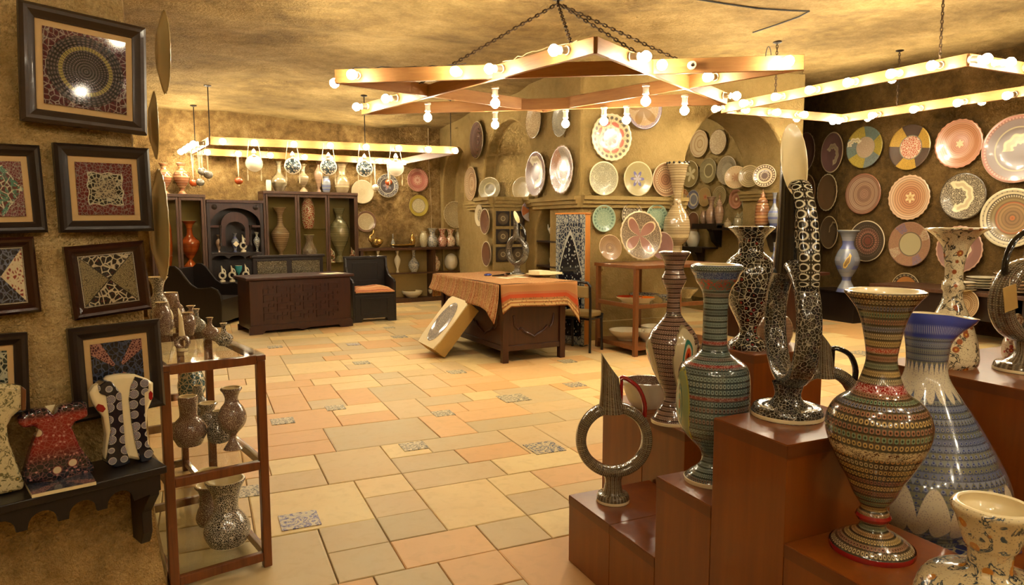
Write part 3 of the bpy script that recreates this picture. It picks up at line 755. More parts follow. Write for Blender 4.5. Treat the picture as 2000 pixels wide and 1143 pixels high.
pmat('p_teal', [(0, C_('6f9078')), (.55, C_('5a7d6c')), (.6, C_('86a388')), (.95, C_('9fb494'))], lace_=(13, C_('a9b795'), .07, 0, .58), dots_=[(.62, .92, 20, C_('527464'), .34)])
pmat('p_darkwhite', [(0, C_('2d2726')), (.55, C_('b5a88a')), (.6, C_('332c2c')), (.95, C_('bfb090'))], dots_=[(.62, .93, 18, C_('c2b595'), .36)], lace_=(12, C_('b9ad90'), .08, 0, .55))
pmat('p_fourpetal', [(0, C_('35251f')), (.93, C_('c5ae84'))], lace_=(24, C_('9c8868'), .09, 0, .93), petals=[(4, -.12, 1.0, C_('d8bf94'), .35), (4, -.17, .98, C_('8a5a4c'), .35)])
pmat('p_brownlattice', [(0, C_('8a6844')), (.3, C_('6d4f34')), (.34, C_('94724c')), (.95, C_('a98a60'))], petals=[(6, .02, .2, C_('5b4028'), 0), (6, -.02, .18, C_('a78a5c'), 0)], lines=10)
pmat('p_mauve', [(0, C_('7f5650')), (.94, C_('a58a70'))])
pmat('p_spiral', [(0, C_('c6ab7e')), (.25, C_('a9875c')), (.32, C_('c9b084')), (.55, C_('ad8c62')), (.62, C_('c9b086')), (.82, C_('b0906a')), (.9, C_('c8ae84'))])
pmat('p_tree', [(0, C_('8d7d4c')), (.9, C_('7d6d42')), (.94, C_('cbb988'))], petals=[(5, .05, .55, C_('d2c393'), .2)])
pmat('p_greyshine', [(0, C_('958a70')), (.5, C_('857a62')), (.94, C_('a89a7c'))], lace_=(15, C_('a79c80'), .05, 0, .94))
pmat('p_creamflower', [(0, C_('b98c68')), (.1, C_('cdb083')), (.9, C_('bd9e70')), (.95, C_('d6c193'))], petals=[(8, .1, .3, C_('b98a62'), 0)], dots_=[(.75, .92, 26, C_('ab8a5c'), .2)])
pmat('p_olivetan', [(0, C_('8f7b4c')), (.4, C_('a08c5c')), (.94, C_('ad996a'))], lines=6)
pmat('p_darklace', [(0, C_('402420')), (.5, C_('c2b08c')), (.68, C_('3f2522')), (.93, C_('cbb890'))], dots_=[(.7, .92, 24, C_('cdbd98'), .34), (.2, .48, 16, C_('b9a684'), .3)])
pmat('p_orange', [(0, C_('c9a870')), (.5, C_('bd7a40')), (.95, C_('c9a76c'))], dots_=[(.5, .9, 9, C_('d4a878'), .35)])
pmat('p_bluewhite', [(0, C_('7c7f88')), (.5, C_('c9bea0')), (.66, C_('71768a')), (.95, C_('a0987e'))], dots_=[(.68, .94, 20, C_('4d5470'), .3)])
pmat('p_tanflower', [(0, C_('9c5a34')), (.14, C_('a5864e')), (.94, C_('b89c64'))], petals=[(6, .12, .25, C_('b9784a'), 0), (6, .0, .15, C_('a8402a'), 0)])
pmat('p_sage', [(0, C_('8c8a66')), (.94, C_('a19e78'))], lines=4)
pmat('p_mauve_animal', [(0, C_('785050')), (.93, C_('c9b08a'))], swoosh=(-.1, -.1, .6, .42, .13, C_('cdb48c')))
pmat('p_redrings', [(0, C_('8d5c40')), (.3, C_('7a4a34')), (.5, C_('98694a')), (.7, C_('84543a')), (.9, C_('9c7450'))], lines=8)
pmat('p_brown_scal', [(0, C_('6b4a2c')), (.9, C_('644428')), (.94, C_('cbb78c'))])
pmat('p_dark_lines', [(0, C_('4d3522')), (.9, C_('5a4028')), (.94, C_('bfa77a'))], swoosh=(.5, .0, 3.14, .62, .05, C_('a58a5c')))
pmat('p_yellowteal', [(0, C_('a48a70')), (.5, C_('6d8078')), (.55, C_('8f8a3c'))], sectors=(6, [C_('a8922e'), C_('5d7670'), C_('a8922e'), C_('6a7a78')], .52, 1.1, .08), lace_=(22, C_('c2a98c'), .06, 0, .5), swoosh=(-.55, .1, 2.6, .3, .1, C_('ddd0aa')))
pmat('p_pinkconc', [(0, C_('99705a')), (.25, C_('88624e')), (.4, C_('a27c60')), (.58, C_('7f5a48')), (.62, C_('a5836a')), (.8, C_('8f6650')), (.95, C_('8a4f3a'))], lines=12)
pmat('p_darkdot', [(0, C_('6a2c24')), (.18, C_('231a18')), (.5, C_('5a2f28')), (.56, C_('241a18')), (.95, C_('cdb994'))], dots_=[(.2, .34, 18, C_('7d4034'), .4), (.36, .52, 26, C_('8c5a48'), .42), (.56, .66, 36, C_('77503f'), .4), (.7, .8, 44, C_('4a3a30'), .35)])
pmat('p_yellowdark', [(0, C_('b05a48')), (.5, C_('6d7266')), (.56, C_('8f8a3c'))], sectors=(6, [C_('b88f2c'), C_('3a2a2c')], .54, 1.1, .02), lace_=(11, C_('d6bea0'), .1, 0, .5))
pmat('p_salmon', [(0, C_('c4a078')), (.12, C_('b0704e')), (.4, C_('bd8260')), (.6, C_('b3744f')), (.82, C_('c08a66')), (.85, C_('bf7f62'))], lines=14, petals=[(6, .05, .12, C_('cdb27c'), 0)])
pmat('p_salmon2', [(0, C_('c9ac80')), (.1, C_('b27650')), (.5, C_('bd8a62')), (.75, C_('c39a72')), (.8, C_('cba684'))], lines=10, petals=[(6, .08, .16, C_('d2bd88'), 0), (6, .0, .1, C_('a5743f'), 0)])
pmat('p_bigmauve', [(0, C_('7a7070')), (.62, C_('b7ac8a')), (.66, C_('857878')), (.85, C_('8f6a62')), (.9, C_('a8685c')), (.97, C_('cba893'))], swoosh=(.05, -.05, 2.2, .35, .15, C_('d3c494')), dots_=[(.85, .95, 60, C_('c49a86'), .25)])
pmat('p_dragonlattice', [(0, C_('2f2a28')), (.95, C_('1c1816'))], lace_=(16, C_('bdb294'), .06, 0, .95), swoosh=(-.25, .02, .1, .5, .16, C_('ded0a6')))
pmat('p_whiterim', [(0, C_('b5683c')), (.08, C_('8a6a48')), (.3, C_('9c7a50')), (.5, C_('a5603c')), (.55, C_('8a7850')), (.7, C_('4f4c44')), (.8, C_('cfc29c'))], lines=9, dots_=[(.68, .8, 60, C_('cbbf9c'), .3), (.82, .97, 34, C_('5c5a60'), .12)])
pmat('p_creamcentre', [(0, C_('a3966e')), (.5, C_('5c5040')), (.55, C_('94724f')), (.96, C_('86684a'))], lace_=(26, C_('8c5c4a'), .12, .55, 1), sectors=(12, [C_('5c6288'), C_('96744f'), C_('96744f'), C_('c2b48c'), C_('96744f'), C_('96744f')], .58, .97, .21))
pmat('p_mauveswirl', [(0, C_('8b5f58')), (.55, C_('7f5650')), (.94, C_('c0957e'))], swoosh=(-.05, .05, -.4, .42, .09, C_('d4c4a0')))
pmat('p_orangedark', [(0, C_('b5722c')), (.72, C_('a5602a')), (.76, C_('2d241c')), (.95, C_('bfa77c'))], dots_=[(.78, .93, 20, C_('8a7a58'), .3)])
gB, gA, gP, gI, gR = 'plates on the back wall', 'plates on the arcade wall', 'plates on the pier', 'plates in the alcove', 'plates on the right wall'
plate('plain pale beige plate beside the glass cabinets, uppermost left on back wall', BACK, 707, 375, 46, 'p_beige', group=gB)
plate('navy plate with tulips on the back wall beside the coral plate', BACK, 756, 363, 46, 'p_navy', group=gB)
plate('coral pink plate with white rings on the back wall', BACK, 815, 352, 45, 'p_coral', group=gB)
plate('yellow-rimmed plate with white lattice centre on the back wall', BACK, 817, 402, 42, 'p_yellow', group=gB)
plate('beige plate with brown ring half hidden by the glass cabinet', BACK, 714, 433, 42, 'p_brownring', group=gB)
plate('aubergine plate with cream rim high on the arcade wall', ARCADE, 935, 274, 72, 'p_aubergine', group=gA)
plate('beige concentric plate on the arcade wall below the aubergine plate', ARCADE, 923, 359, 66, 'p_conc_beige', 'scallop', gA)
plate('beige line-drawn plate hanging behind the chandelier, left of the grey one', ARCADE, 1046, 236, 68, 'p_scratch', 'scallop', gA)
plate('grey-blue plate with a pale figure hanging high beside the pier corner', ARCADE, 1098, 234, 66, 'p_greyblue', 'scallop', gA)
plate('maroon plate with a white creature on the arcade wall', ARCADE, 1051, 340, 88, 'p_maroon_dragon', 'scallop', gA)
plate('patchwork maroon, grey and orange oval-looking plate beside the pier corner', ARCADE, 1102, 332, 95, 'p_patch', 'scallop', gA)
NICHE = (Vector((-1, 0, 0)), Vector((4.60, 0, 0)))
plate('olive plate with pale ring standing in the arched niche', NICHE, 972, 370, 46, 'p_olive_ring', group=gA, turn=.75, lean=.1, name='standing_plate')
plate('beige plate half hidden at the right of the arched niche', NICHE, 1032, 369, 46, 'p_beige', group=gA, turn=.5, lean=.1, name='standing_plate')
plate('cream and red floral scalloped plate on the pier, the largest under the star lamp', PIER, 1191.5, 269, 91, 'p_redfloral', 'scallop', gP)
plate('purple-rimmed plate with brown star sectors at the top of the pier', PIER, 1254.6, 211, 84, 'p_purplestar', group=gP)
plate('grey-green lace plate with cream rim on the pier cornice', PIER, 1177, 349, 66, 'p_greylace', group=gP, off=.06)
plate('olive plate with a blue six-petalled star on the pier cornice', PIER, 1244, 349.6, 67, 'p_bluestar', group=gP, off=.06)
plate('pink-brown ringed plate on the pier cornice behind the tall beige vase', PIER, 1299, 351, 66, 'p_pinkring', group=gP, off=.06)
plate('teal green plate on the pier to the left of the four-petalled plate', PIER, 1178, 427, 53, 'p_teal', group=gP)
plate('dark blue and white plate peeking out above the four-petalled plate', PIER, 1233, 420, 48, 'p_darkwhite', group=gP)
plate('teal green plate on the pier to the right of the four-petalled plate', PIER, 1281, 425, 52, 'p_teal', group=gP)
for lab, px, py, h, m, k in [('cream spiral plate at the top of the alcove', 1368, 281, 53, 'p_spiral', 'flat'), ('pinkish lined plate beside the spiral plate in the alcove', 1404.6, 278, 49, 'p_scratch', 'flat'),
        ('olive plate with a white tree in the alcove', 1350, 340, 52, 'p_tree', 'flat'), ('olive plate with one pale ring in the alcove', 1385, 333.5, 49, 'p_olive_ring', 'flat'), ('shiny grey plate beside the vault edge in the alcove', 1422, 333, 56, 'p_greyshine', 'flat'),
        ('orange-rimmed small plate right behind the tall beige vase', 1336, 388, 38, 'p_orange', 'flat'), ('small blue-grey plate with a white ring in the alcove', 1355.6, 390, 38, 'p_bluewhite', 'flat'), ('small olive plate with a red flower in the alcove', 1378, 385, 38, 'p_tanflower', 'flat'),
        ('small tan plate behind the lidded jars in the alcove', 1407, 383, 39, 'p_olivetan', 'flat'), ('small salmon plate in the middle of the alcove row', 1439, 389, 38, 'p_salmon', 'flat'), ('pale olive plate below the ledge in the alcove', 1465, 394.6, 40, 'p_sage', 'flat'),
        ('small orange plate low behind the tall beige vase', 1337, 424, 32, 'p_orange', 'flat'), ('small brown plate with cream rim low in the alcove', 1356, 432, 36, 'p_brown_plain', 'flat'), ('small grey-green plate above the star lattice vase', 1455, 430, 34, 'p_sage', 'flat')]:
    plate(lab, INNER, px, py, h, m, k, gI)
LEDGE = (Vector((-1, 0, 0)), Vector((7.97, 0, 0)))
for lab, px, py, h, m in [('cream flower plate standing on the alcove ledge, leftmost of three', 1447, 347, 44, 'p_creamflower'), ('olive beige plate standing on the alcove ledge, middle of three', 1473, 345, 43, 'p_olivetan'), ('dark maroon lace plate standing on the alcove ledge', 1502.6, 344, 44, 'p_darklace')]:
    plate(lab, LEDGE, px, py, h, m, 'flat', gI, turn=.55, lean=.08, name='standing_plate')
for lab, px, py, h, m, k in [('mauve scalloped plate half hidden behind the cream spout', 1577, 298, 78, 'p_mauve', 'scallop'), ('mauve plate with a pale animal on the right wall', 1630, 298, 79, 'p_mauve_animal', 'flat'), ('red-brown ringed plate half hidden behind the black spout', 1579, 375, 70, 'p_redrings', 'flat'),
        ('plain brown scalloped plate with cream rim on the right wall', 1620, 376, 72, 'p_brown_scal', 'scallop'), ('brown striped plate half hidden behind the chain-pattern handle', 1583, 452, 63, 'p_conc_beige', 'flat'), ('dark brown plate with curved lines beside the blue vase', 1623, 454, 64, 'p_dark_lines', 'flat'), ('ringed plate low behind the big ring ewer', 1588, 530, 52, 'p_pinkring', 'flat')]:
    plate(lab, BEND, px, py, h, m, k, gR)
for lab, px, py, h, m, k in [('yellow and teal sector plate with a pale animal', 1691.5, 288, 80, 'p_yellowteal', 'flat'), ('pink-brown concentric plate in the middle row of the right wall', 1689, 379, 79, 'p_pinkconc', 'flat'), ('dark plate with dotted red ring behind the blue vase', 1696, 471, 80, 'p_darkdot', 'flat'),
        ('yellow and dark sector plate with red lattice centre', 1780, 288, 87, 'p_yellowdark', 'flat'), ('large salmon scalloped plate in the top row of the right wall', 1876, 281, 94, 'p_salmon', 'scallop'), ('huge mauve-grey plate with pink rim at the right picture edge', 1991, 291, 132, 'p_bigmauve', 'flat'),
        ('salmon scalloped plate with a star in the middle row of the right wall', 1779, 386, 87, 'p_salmon2', 'scallop'), ('dark lattice plate with a white dragon-like figure', 1884, 384, 91, 'p_dragonlattice', 'flat'), ('large white-rimmed ringed plate at the right picture edge', 1979, 426, 116, 'p_whiterim', 'flat'),
        ('brown plate with cream centre and blue marks', 1779, 477, 87, 'p_creamcentre', 'flat'), ('mauve scalloped plate with white swirl behind the floral vase', 1877, 487, 91, 'p_mauveswirl', 'scallop'), ('orange plate with dark rim low on the right wall', 1771, 563, 60, 'p_orangedark', 'flat')]:
    plate(lab, RIGHT, px, py, h, m, k, gR)
# ------------------------------------------------------------------ furniture
def local_frame(o): return o
def px_w(plane, x0, x1, py):                 # width and mid point of a px span on a plane
    a, b = on(plane, x0, py), on(plane, x1, py); return (b - a).length, a, b
CABF = vplane((0.36, 12.36), 8.5)            # front plane of the cabinets along the back wall
ANG = R(8.5)
def cab_root(name, label, cat, x0, x1, ytop, d, plane=CABF, ang=ANG):
    a, b = on(plane, x0, 590), on(plane, x1, 590)
    zt = on(plane, (x0 + x1) / 2, ytop).z
    t = thing(name, label, cat, (a.x, a.y, 0), ang); return t, (Vector((b.x, b.y, 0)) - Vector((a.x, a.y, 0))).length, zt
def B(name, par, x0, x1, y0, y1, z0, z1, mat, bev=.004): return obj(name, MB().b2(x0, x1, y0, y1, z0, z1), mat, par, smooth=False, bev=bev)
def vitrine(label, x0, x1, ytop, bays, shelves, d=.38, zc=.55):
    t, w, h = cab_root('glass_cabinet', label, 'cabinet', x0, x1, ytop, d); e = .035; m = 'wood_cabinet'
    B('plinth', t, 0, w, 0, d, 0, .09, m); B('top_board', t, 0, w, -.02, d, h - .05, h, m); B('back_panel', t, e, w - e, d - .02, d, .09, h - .05, 'rock_plaster' if False else 'upholstery')
    for s in (0, w - e): B('side_post', t, s, s + e, 0, d, .09, h - .05, m)
    for k in range(bays):
        a, b = e + (w - 2 * e) * k / bays, e + (w - 2 * e) * (k + 1) / bays
        dr = B('door', t, a + .003, a + .04, -.012, .012, .1, h - .055, m)
        B('stile', dr, b - .04, b - .003, -.012, .012, .1, h - .055, m); B('rail', dr, a + .04, b - .04, -.012, .012, h - .1, h - .055, m); B('rail', dr, a + .04, b - .04, -.012, .012, .1, .15, m)
        B('pane', dr, a + .04, b - .04, -.002, .002, .15, h - .1, 'pane', 0)
        for z in shelves: B('shelf', t, a, b, .015, d - .02, z - .012, z, 'shelf_glass' if bays > 2 else m, 0)
    return t, w, h
cabL = vitrine('narrow glass-fronted cabinet holding orange vases at the far left', 302, 410, 379, 2, (on(CABF, 370, 525).z,))
cabR = vitrine('triple glass-fronted cabinet beside the carved bookcase', 521, 703, 375, 3, (on(CABF, 660, 513).z, on(CABF, 600, 447).z * 1.0))
# carved bookcase with arch
t, w, h = cab_root('carved_bookcase', 'dark carved bookcase with an arched top and small vases', 'bookcase', 411, 520, 391, .35); m = 'wood_dark'; d = .34
BOOK = t
for s in (0, w - .05): B('side_panel', t, s, s + .05, 0, d, 0, h, m)
B('back_panel', t, .05, w - .05, d - .02, d, 0, h, m); B('cornice', t, 0, w, -.04, d, h - .05, h, 'wood_red')
zs = [on(CABF, 465, y).z for y in (493, 551, 608)]
for z in zs: B('shelf', t, .05, w - .05, .0, d - .02, z - .03, z, m)
za = on(CABF, 465, 480).z; top0 = h - .05; x0, x1 = .05, w - .05
sp = on(CABF, 465, 440).z
arch = [(x0, sp)] + [((x0 + x1) / 2 - (x1 - x0) / 2 * math.cos(math.pi * i / 20), sp + (top0 - .08 - sp) * math.sin(math.pi * i / 20)) for i in range(21)] + [(x1, sp), (x1, top0), (x0, top0)]
obj('arch_board', MB().prism(arch, .03, Matrix.Translation((0, .0, 0)).to_3x3()), 'wood_red', t, smooth=False)
for cx in (x0 + .07, x1 - .07): obj('rosette', MB().lathe([(.001, .02), (.03, .015), (.045, .0)][::-1], 14), 'wood_dark', t, loc=(cx, 0, top0 - .07), rot=(math.pi / 2, 0, 0))
cxm = (x0 + x1) / 2
inner = arch_pts(cxm - .22, cxm + .22, za, sp + .02, sp + .22)
ring = inner + [(cxm + .16, za)] + [(q[0], q[1]) for q in reversed(arch_pts(cxm - .16, cxm + .16, za, sp - .08, sp + .06)[1:-1])] + [(cxm - .16, za)]
obj('niche_arch', MB().prism(ring, .025), 'wood_red', t, loc=(0, .06, 0), smooth=False)
for s in (-1, 1):
    x = cxm + s * .24; obj('column', MB().lathe([(.022, za), (.022, za + .03), (.012, za + .05), (.016, (za + sp) / 2), (.012, sp - .06), (.024, sp - .02), (.024, sp)], 10), m, t, loc=(x, .05, 0))
    B('side_lintel', t, *( (x0, x - .02) if s < 0 else (x + .02, x1)), .02, .05, sp - .04, sp, 'wood_red')
for z0, z1 in ((zs[1], zs[0]), (zs[2], zs[1])):
    for k in range(3):
        a, b = x0 + (x1 - x0) * k / 3, x0 + (x1 - x0) * (k + 1) / 3; hh = z1 - .03 - z0
        pts = [(a, z1 - .03), (a, z1 - .1)] + [((a + b) / 2 - (b - a) / 2 * math.cos(math.pi * i / 10), z1 - .12 + .07 * math.sin(math.pi * i / 10)) for i in range(11)] + [(b, z1 - .1), (b, z1 - .03)]
        obj('valance', MB().prism(pts, .02), m, t, loc=(0, .01, 0), smooth=False)
B('base_board', t, .05, w - .05, .01, .03, 0, zs[2] - .03, m)
# chest / desk in front
cp, cq = hz(490, 655), hz(686, 637); an = math.atan2(cq.y - cp.y, cq.x - cp.x); W_ = (cq - cp).length; Hc = .79
t = thing('carved_chest', 'long dark red carved chest with geometric fretwork front', 'chest', cp, an); CHEST = t
B('body', t, 0, W_, 0, .6, .07, Hc - .04, 'wood_red', .008); B('lid', t, -.05, W_ + .05, -.05, .65, Hc - .04, Hc, 'wood_red', .01)
obj('plinth_rail', MB().prism([(-.02, 0), (.16, 0), (.2, .045), (W_ / 2 - .1, .045), (W_ / 2, .02), (W_ / 2 + .1, .045), (W_ - .2, .045), (W_ - .16, 0), (W_ + .02, 0), (W_ + .02, .1), (-.02, .1)], .03), 'wood_red', t, loc=(0, -.02, 0), smooth=False)
B('rear_rail', t, -.02, W_ + .02, .57, .6, 0, .09, 'wood_red')
rr = random.Random(5)
for i in range(6):
    for j in range(4):
        cx, cz = .17 + (W_ - .34) * (i + .5) / 6, .17 + (Hc - .28) * (j + .5) / 4; sx, sz = (W_ - .34) / 14, (Hc - .28) / 10
        mb = MB(); lay = (i + j) % 2
        if lay: mb.b2(cx - sx, cx + sx, -.012, 0, cz - .012, cz + .012); mb.b2(cx - .012, cx + .012, -.012, 0, cz - sz, cz + sz); mb.b2(cx - sx, cx - sx + .02, -.012, 0, cz - sz, cz); mb.b2(cx + sx - .02, cx + sx, -.012, 0, cz, cz + sz)
        else: mb.b2(cx - sx, cx + sx, -.012, 0, cz + sz - .02, cz + sz); mb.b2(cx - sx, cx + sx, -.012, 0, cz - sz, cz - sz + .02); mb.b2(cx - sx, cx - sx + .02, -.012, 0, cz - sz, cz + sz); mb.b2(cx + sx - .02, cx + sx, -.012, 0, cz - sz * .4, cz + sz * .4)
        obj('fret', mb, 'wood_red', t, smooth=False)
obj('moulding', MB().b2(0, W_, -.02, 0, .1, .125), 'wood_red', t, smooth=False)
p = cp + Matrix.Rotation(an, 3, 'Z') @ Vector((W_ - .22, .16, 0)); o = tag(obj('paper_sheet', MB().box((0, 0, .003), (.3, .2, .005)), 'paper', None, loc=(p.x, p.y, Hc), rot=(0, 0, an + .1)), 'pale sheet of paper on the carved chest lid', 'paper')
# settee behind the chest: only its carved back shows above the lid
sp_ = vplane((cp.x, cp.y + 1.2), math.degrees(an)); a, b = on(sp_, 496, 560), on(sp_, 632, 555); w = (b - a).length
t = thing('carved_settee', 'dark settee with two inlaid back panels behind the chest', 'settee', (a.x, a.y, 0), an); zt = on(sp_, 560, 503).z
B('back_frame', t, 0, w, 0, .05, .45, zt, 'wood_dark'); B('top_rail', t, -.03, w + .03, -.02, .07, zt, zt + .04, 'wood_dark', .01); B('seat', t, 0, w, -.36, .0, .38, .44, 'wood_dark')
for x in (0, w - .06):
    for y in (-.36, -.01): B('leg', t, x, x + .06, y, y + .06, 0, .40, 'wood_dark')
lace('inlay', C_('231810'), C_('8f8468'), 60, .1)
for k in range(2):
    x0 = .06 + k * (w / 2 - .02); x1 = x0 + w / 2 - .1
    pn = B('panel', t, x0, x1, -.012, 0, zt - .26, zt - .05, 'inlay'); B('panel_frame', pn, x0 - .015, x1 + .015, -.018, -.0, zt - .05, zt - .03, 'wood_dark'); B('panel_frame', pn, x0 - .015, x1 + .015, -.018, 0, zt - .28, zt - .26, 'wood_dark')
# black settee end, far left, seen side on
P0 = hz(432, 640); pl_ = (Vector((math.sin(YAW - .0), -math.cos(YAW), 0)), Vector((P0.x, P0.y, 0)))
fwd = Vector((-math.sin(YAW), -math.cos(YAW), 0)); pl_ = (fwd, Vector((P0.x, P0.y, 0)))
prof = [(433, 641), (433, 590), (431, 578), (424, 567), (413, 562), (398, 564), (385, 564), (372, 556), (360, 541), (351, 529), (341, 521), (331, 521), (324, 528), (322, 545), (316, 590), (312, 641)]
base = on(pl_, 433, 640); ux = Vector((math.cos(-YAW), math.sin(-YAW), 0))
pts = []
for q in prof: v = on(pl_, *q); pts.append(((v - base).dot(ux), max(0, v.z)))
t = thing('black_settee', 'black carved settee seen from its curved end, left of the chest', 'settee', (base.x, base.y, 0), -YAW)
obj('end_panel', MB().prism(pts, .05), 'wood_black', t, smooth=False, bev=.008)
obj('end_moulding', MB().tube([(x, -.008, z) for x, z in pts[1:13]], .012, 6), 'wood_black', t)
obj('end_panel', MB().prism(pts, .05), 'wood_black', t, loc=(0, .85, 0), smooth=False)
B('seat', t, -.78, -.02, .05, .85, .34, .4, 'wood_black'); B('back_board', t, -.84, -.78, .05, .85, .1, .85, 'wood_black'); B('front_board', t, -.06, -.02, .05, .85, .06, .34, 'wood_black')
# carved chair with cushion
A = hz(694, 631); Bq = hz(771, 626); an = math.atan2(Bq.y - A.y, Bq.x - A.x); w = (Bq - A).length; zs_ = .46; zt = .98
t = thing('carved_chair', 'black carved box chair with a striped cushion beside the chest', 'chair', (A.x, A.y, 0), an)
d = .55
obj('front_panel', MB().prism([(0, 0), (.1, 0), (.13, .06), (w - .13, .06), (w - .1, 0), (w, 0), (w, zs_ - .04), (0, zs_ - .04)], .03), 'wood_black', t, smooth=False, bev=.004)
obj('carved_inset', MB().b2(.09, w - .09, -.008, 0, .1, .13).b2(.09, w - .09, -.008, 0, zs_ - .12, zs_ - .09).b2(.09, .12, -.008, 0, .13, zs_ - .12).b2(w - .12, w - .09, -.008, 0, .13, zs_ - .12), 'wood_black', t, smooth=False)
B('seat', t, 0, w, 0, d, zs_ - .04, zs_, 'wood_black')
side = [(0, 0), (.08, 0), (.11, .06), (d - .1, .06), (d - .07, 0), (d + .02, 0), (d + .02, zt), (d - .06, zt), (d - .09, .84), (d - .2, .72), (d - .36, .68), (.06, .66), (.0, .62)]
MS = Matrix(((0, 1, 0), (1, 0, 0), (0, 0, 1)))
for x in (-.03, w): obj('side_panel', MB().prism(side, .03, MS), 'wood_black', t, loc=(x, 0, 0), smooth=False, bev=.004)
bk = obj('backrest', MB().b2(0, w, d - .03, d, zs_, zt), 'wood_black', t, smooth=False, bev=.004); B('crest_rail', t, -.04, w + .04, d - .05, d + .03, zt - .02, zt + .03, 'wood_black', .01)
obj('back_inset', MB().b2(.1, w - .1, d - .04, d - .03, zs_ + .14, zs_ + .16).b2(.1, w - .1, d - .04, d - .03, zt - .1, zt - .08).b2(.1, .12, d - .04, d - .03, zs_ + .16, zt - .1).b2(w - .12, w - .1, d - .04, d - .03, zs_ + .16, zt - .1), 'wood_black', bk, smooth=False)
def mat_stripe(name, cols, n, axis=0, sub=None, seed=3, mode='Object'):
    g = G(name, .9, .15); xs = g.ob(); r = random.Random(seed); k = 20
    v = (xs[axis] * n).fr(); col = g.ramp(v, [(i / k, cols[r.randrange(len(cols))]) for i in range(k)], True)
    d, _ = g.vor(g.pos('Object'), 70); col = g.mix(d.lt(.3, .08) * .45, col, sub or (.2, .12, .05))
    MAT[name] = g.out(col)
mat_stripe('cushion', [C_('b3704a'), C_('c08a5c'), C_('8a4a34'), C_('c9a878')], 4.0, 1, seed=4)
cu = MB(); nx, ny = 10, 8
for k, zf in ((0, 0), (1, 1)):
    for j in range(ny + 1):
        for i in range(nx + 1):
            u, v = i / nx * 2 - 1, j / ny * 2 - 1; pf = (1 - abs(u) ** 4) * (1 - abs(v) ** 4)
            cu.v.append(Vector((w / 2 + u * w * .49, .2 + v * .25, zs_ + .005 + (.02 + .07 * pf ** .5 if zf else 0) * (1 + .1 * math.sin(5 * u)))))
for k in range(2):
    for j in range(ny):
        for i in range(nx):
            a = k * (nx + 1) * (ny + 1) + j * (nx + 1) + i; q = (a, a + 1, a + nx + 2, a + nx + 1); cu.face(q if k else q[::-1])
for i in range(nx):
    N0 = (nx + 1) * (ny + 1); cu.face((i, i + 1, N0 + i + 1, N0 + i)); a = ny * (nx + 1) + i; cu.face((a + 1, a, N0 + a, N0 + a + 1))
for j in range(ny):
    a = j * (nx + 1); N0 = (nx + 1) * (ny + 1); cu.face((a + nx + 1, a, N0 + a, N0 + a + nx + 1)); a += nx; cu.face((a, a + nx + 1, N0 + a + nx + 1, N0 + a))
o = obj('seat_cushion', cu, 'cushion', None, loc=(A.x, A.y, 0), rot=(0, 0, an)); tag(o, 'orange striped cushion on the black carved chair', 'cushion')
# low open shelf unit along the back wall
LOWF = vplane((4.05, 13.0), 8.5)
t, w, h = cab_root('low_shelf_unit', 'low brown open shelf unit with pottery along the back wall', 'shelf', 706, 946, 483, .3, LOWF); d = .3; LOWT = h; LOW = t
B('top_board', t, -.03, w + .02, -.02, d, h - .05, h, 'wood_cabinet'); B('base_board', t, 0, w, 0, d, 0, .08, 'wood_cabinet'); B('back_panel', t, 0, w, d - .015, d, .08, h - .05, 'upholstery')
zmid = on(LOWF, 880, 529).z
for x in (0, w * .56, w - .05): B('post', t, x, x + .06, 0, d, .08, h - .05, 'wood_cabinet')
B('shelf', t, .06, w - .05, .01, d - .015, zmid - .02, zmid, 'shelf_glass', 0)
B('shelf_lip', t, .06, w - .05, 0, .012, zmid - .03, zmid, 'wood_cabinet', 0)
# table
TZ = .87; ta = R(4.0)
t = thing('carved_table', 'dark carved table cabinet under the striped cloth in the middle of the shop', 'table', (2.92, 6.70, 0), ta); tw, td = .80, 1.75; TAB = t
for x in (0, tw - .07):
    for y in (0, td - .07): B('leg', t, x, x + .07, y, y + .07, 0, TZ - .03, 'wood_red', .006)
B('table_top', t, -.05, tw + .05, -.05, td + .05, TZ - .03, TZ, 'wood_red')
B('front_panel', t, .07, tw - .07, .025, .045, .17, TZ - .03, 'wood_red'); B('bottom_rail', t, .07, tw - .07, .01, .06, .13, .19, 'wood_red'); B('bottom_rail', t, .01, .06, .07, td - .07, .13, .19, 'wood_red')
B('side_panel', t, .025, .045, .07, td - .07, .17, TZ - .03, 'wood_red'); B('side_panel', t, tw - .045, tw - .025, .07, td - .07, .17, TZ - .03, 'wood_red'); B('bottom_board', t, .05, tw - .05, .05, td - .05, .17, .19, 'wood_red'); B('back_panel', t, .07, tw - .07, td - .045, td - .025, .17, TZ - .03, 'wood_red')
cv = [(tw / 2 + s * a, z) for s, seq in ((-1, [(.26, .52), (.24, .40), (.2, .36), (.17, .38), (.12, .33), (.05, .30), (0, .27)]), (1, [(.05, .30), (.12, .33), (.17, .38), (.2, .36), (.24, .40), (.26, .52)])) for a, z in seq]
obj('carved_scroll', MB().tube([(x, .02, z) for x, z in cv], .012, 6), 'wood_red', t)
obj('carved_scroll', MB().tube([(.02, .5 + (x - tw / 2) * 1.3, z) for x, z in cv], .012, 6), 'wood_red', t)
obj('carved_scroll', MB().tube([(.02, 1.2 + (x - tw / 2) * 1.3, z) for x, z in cv], .012, 6), 'wood_red', t)
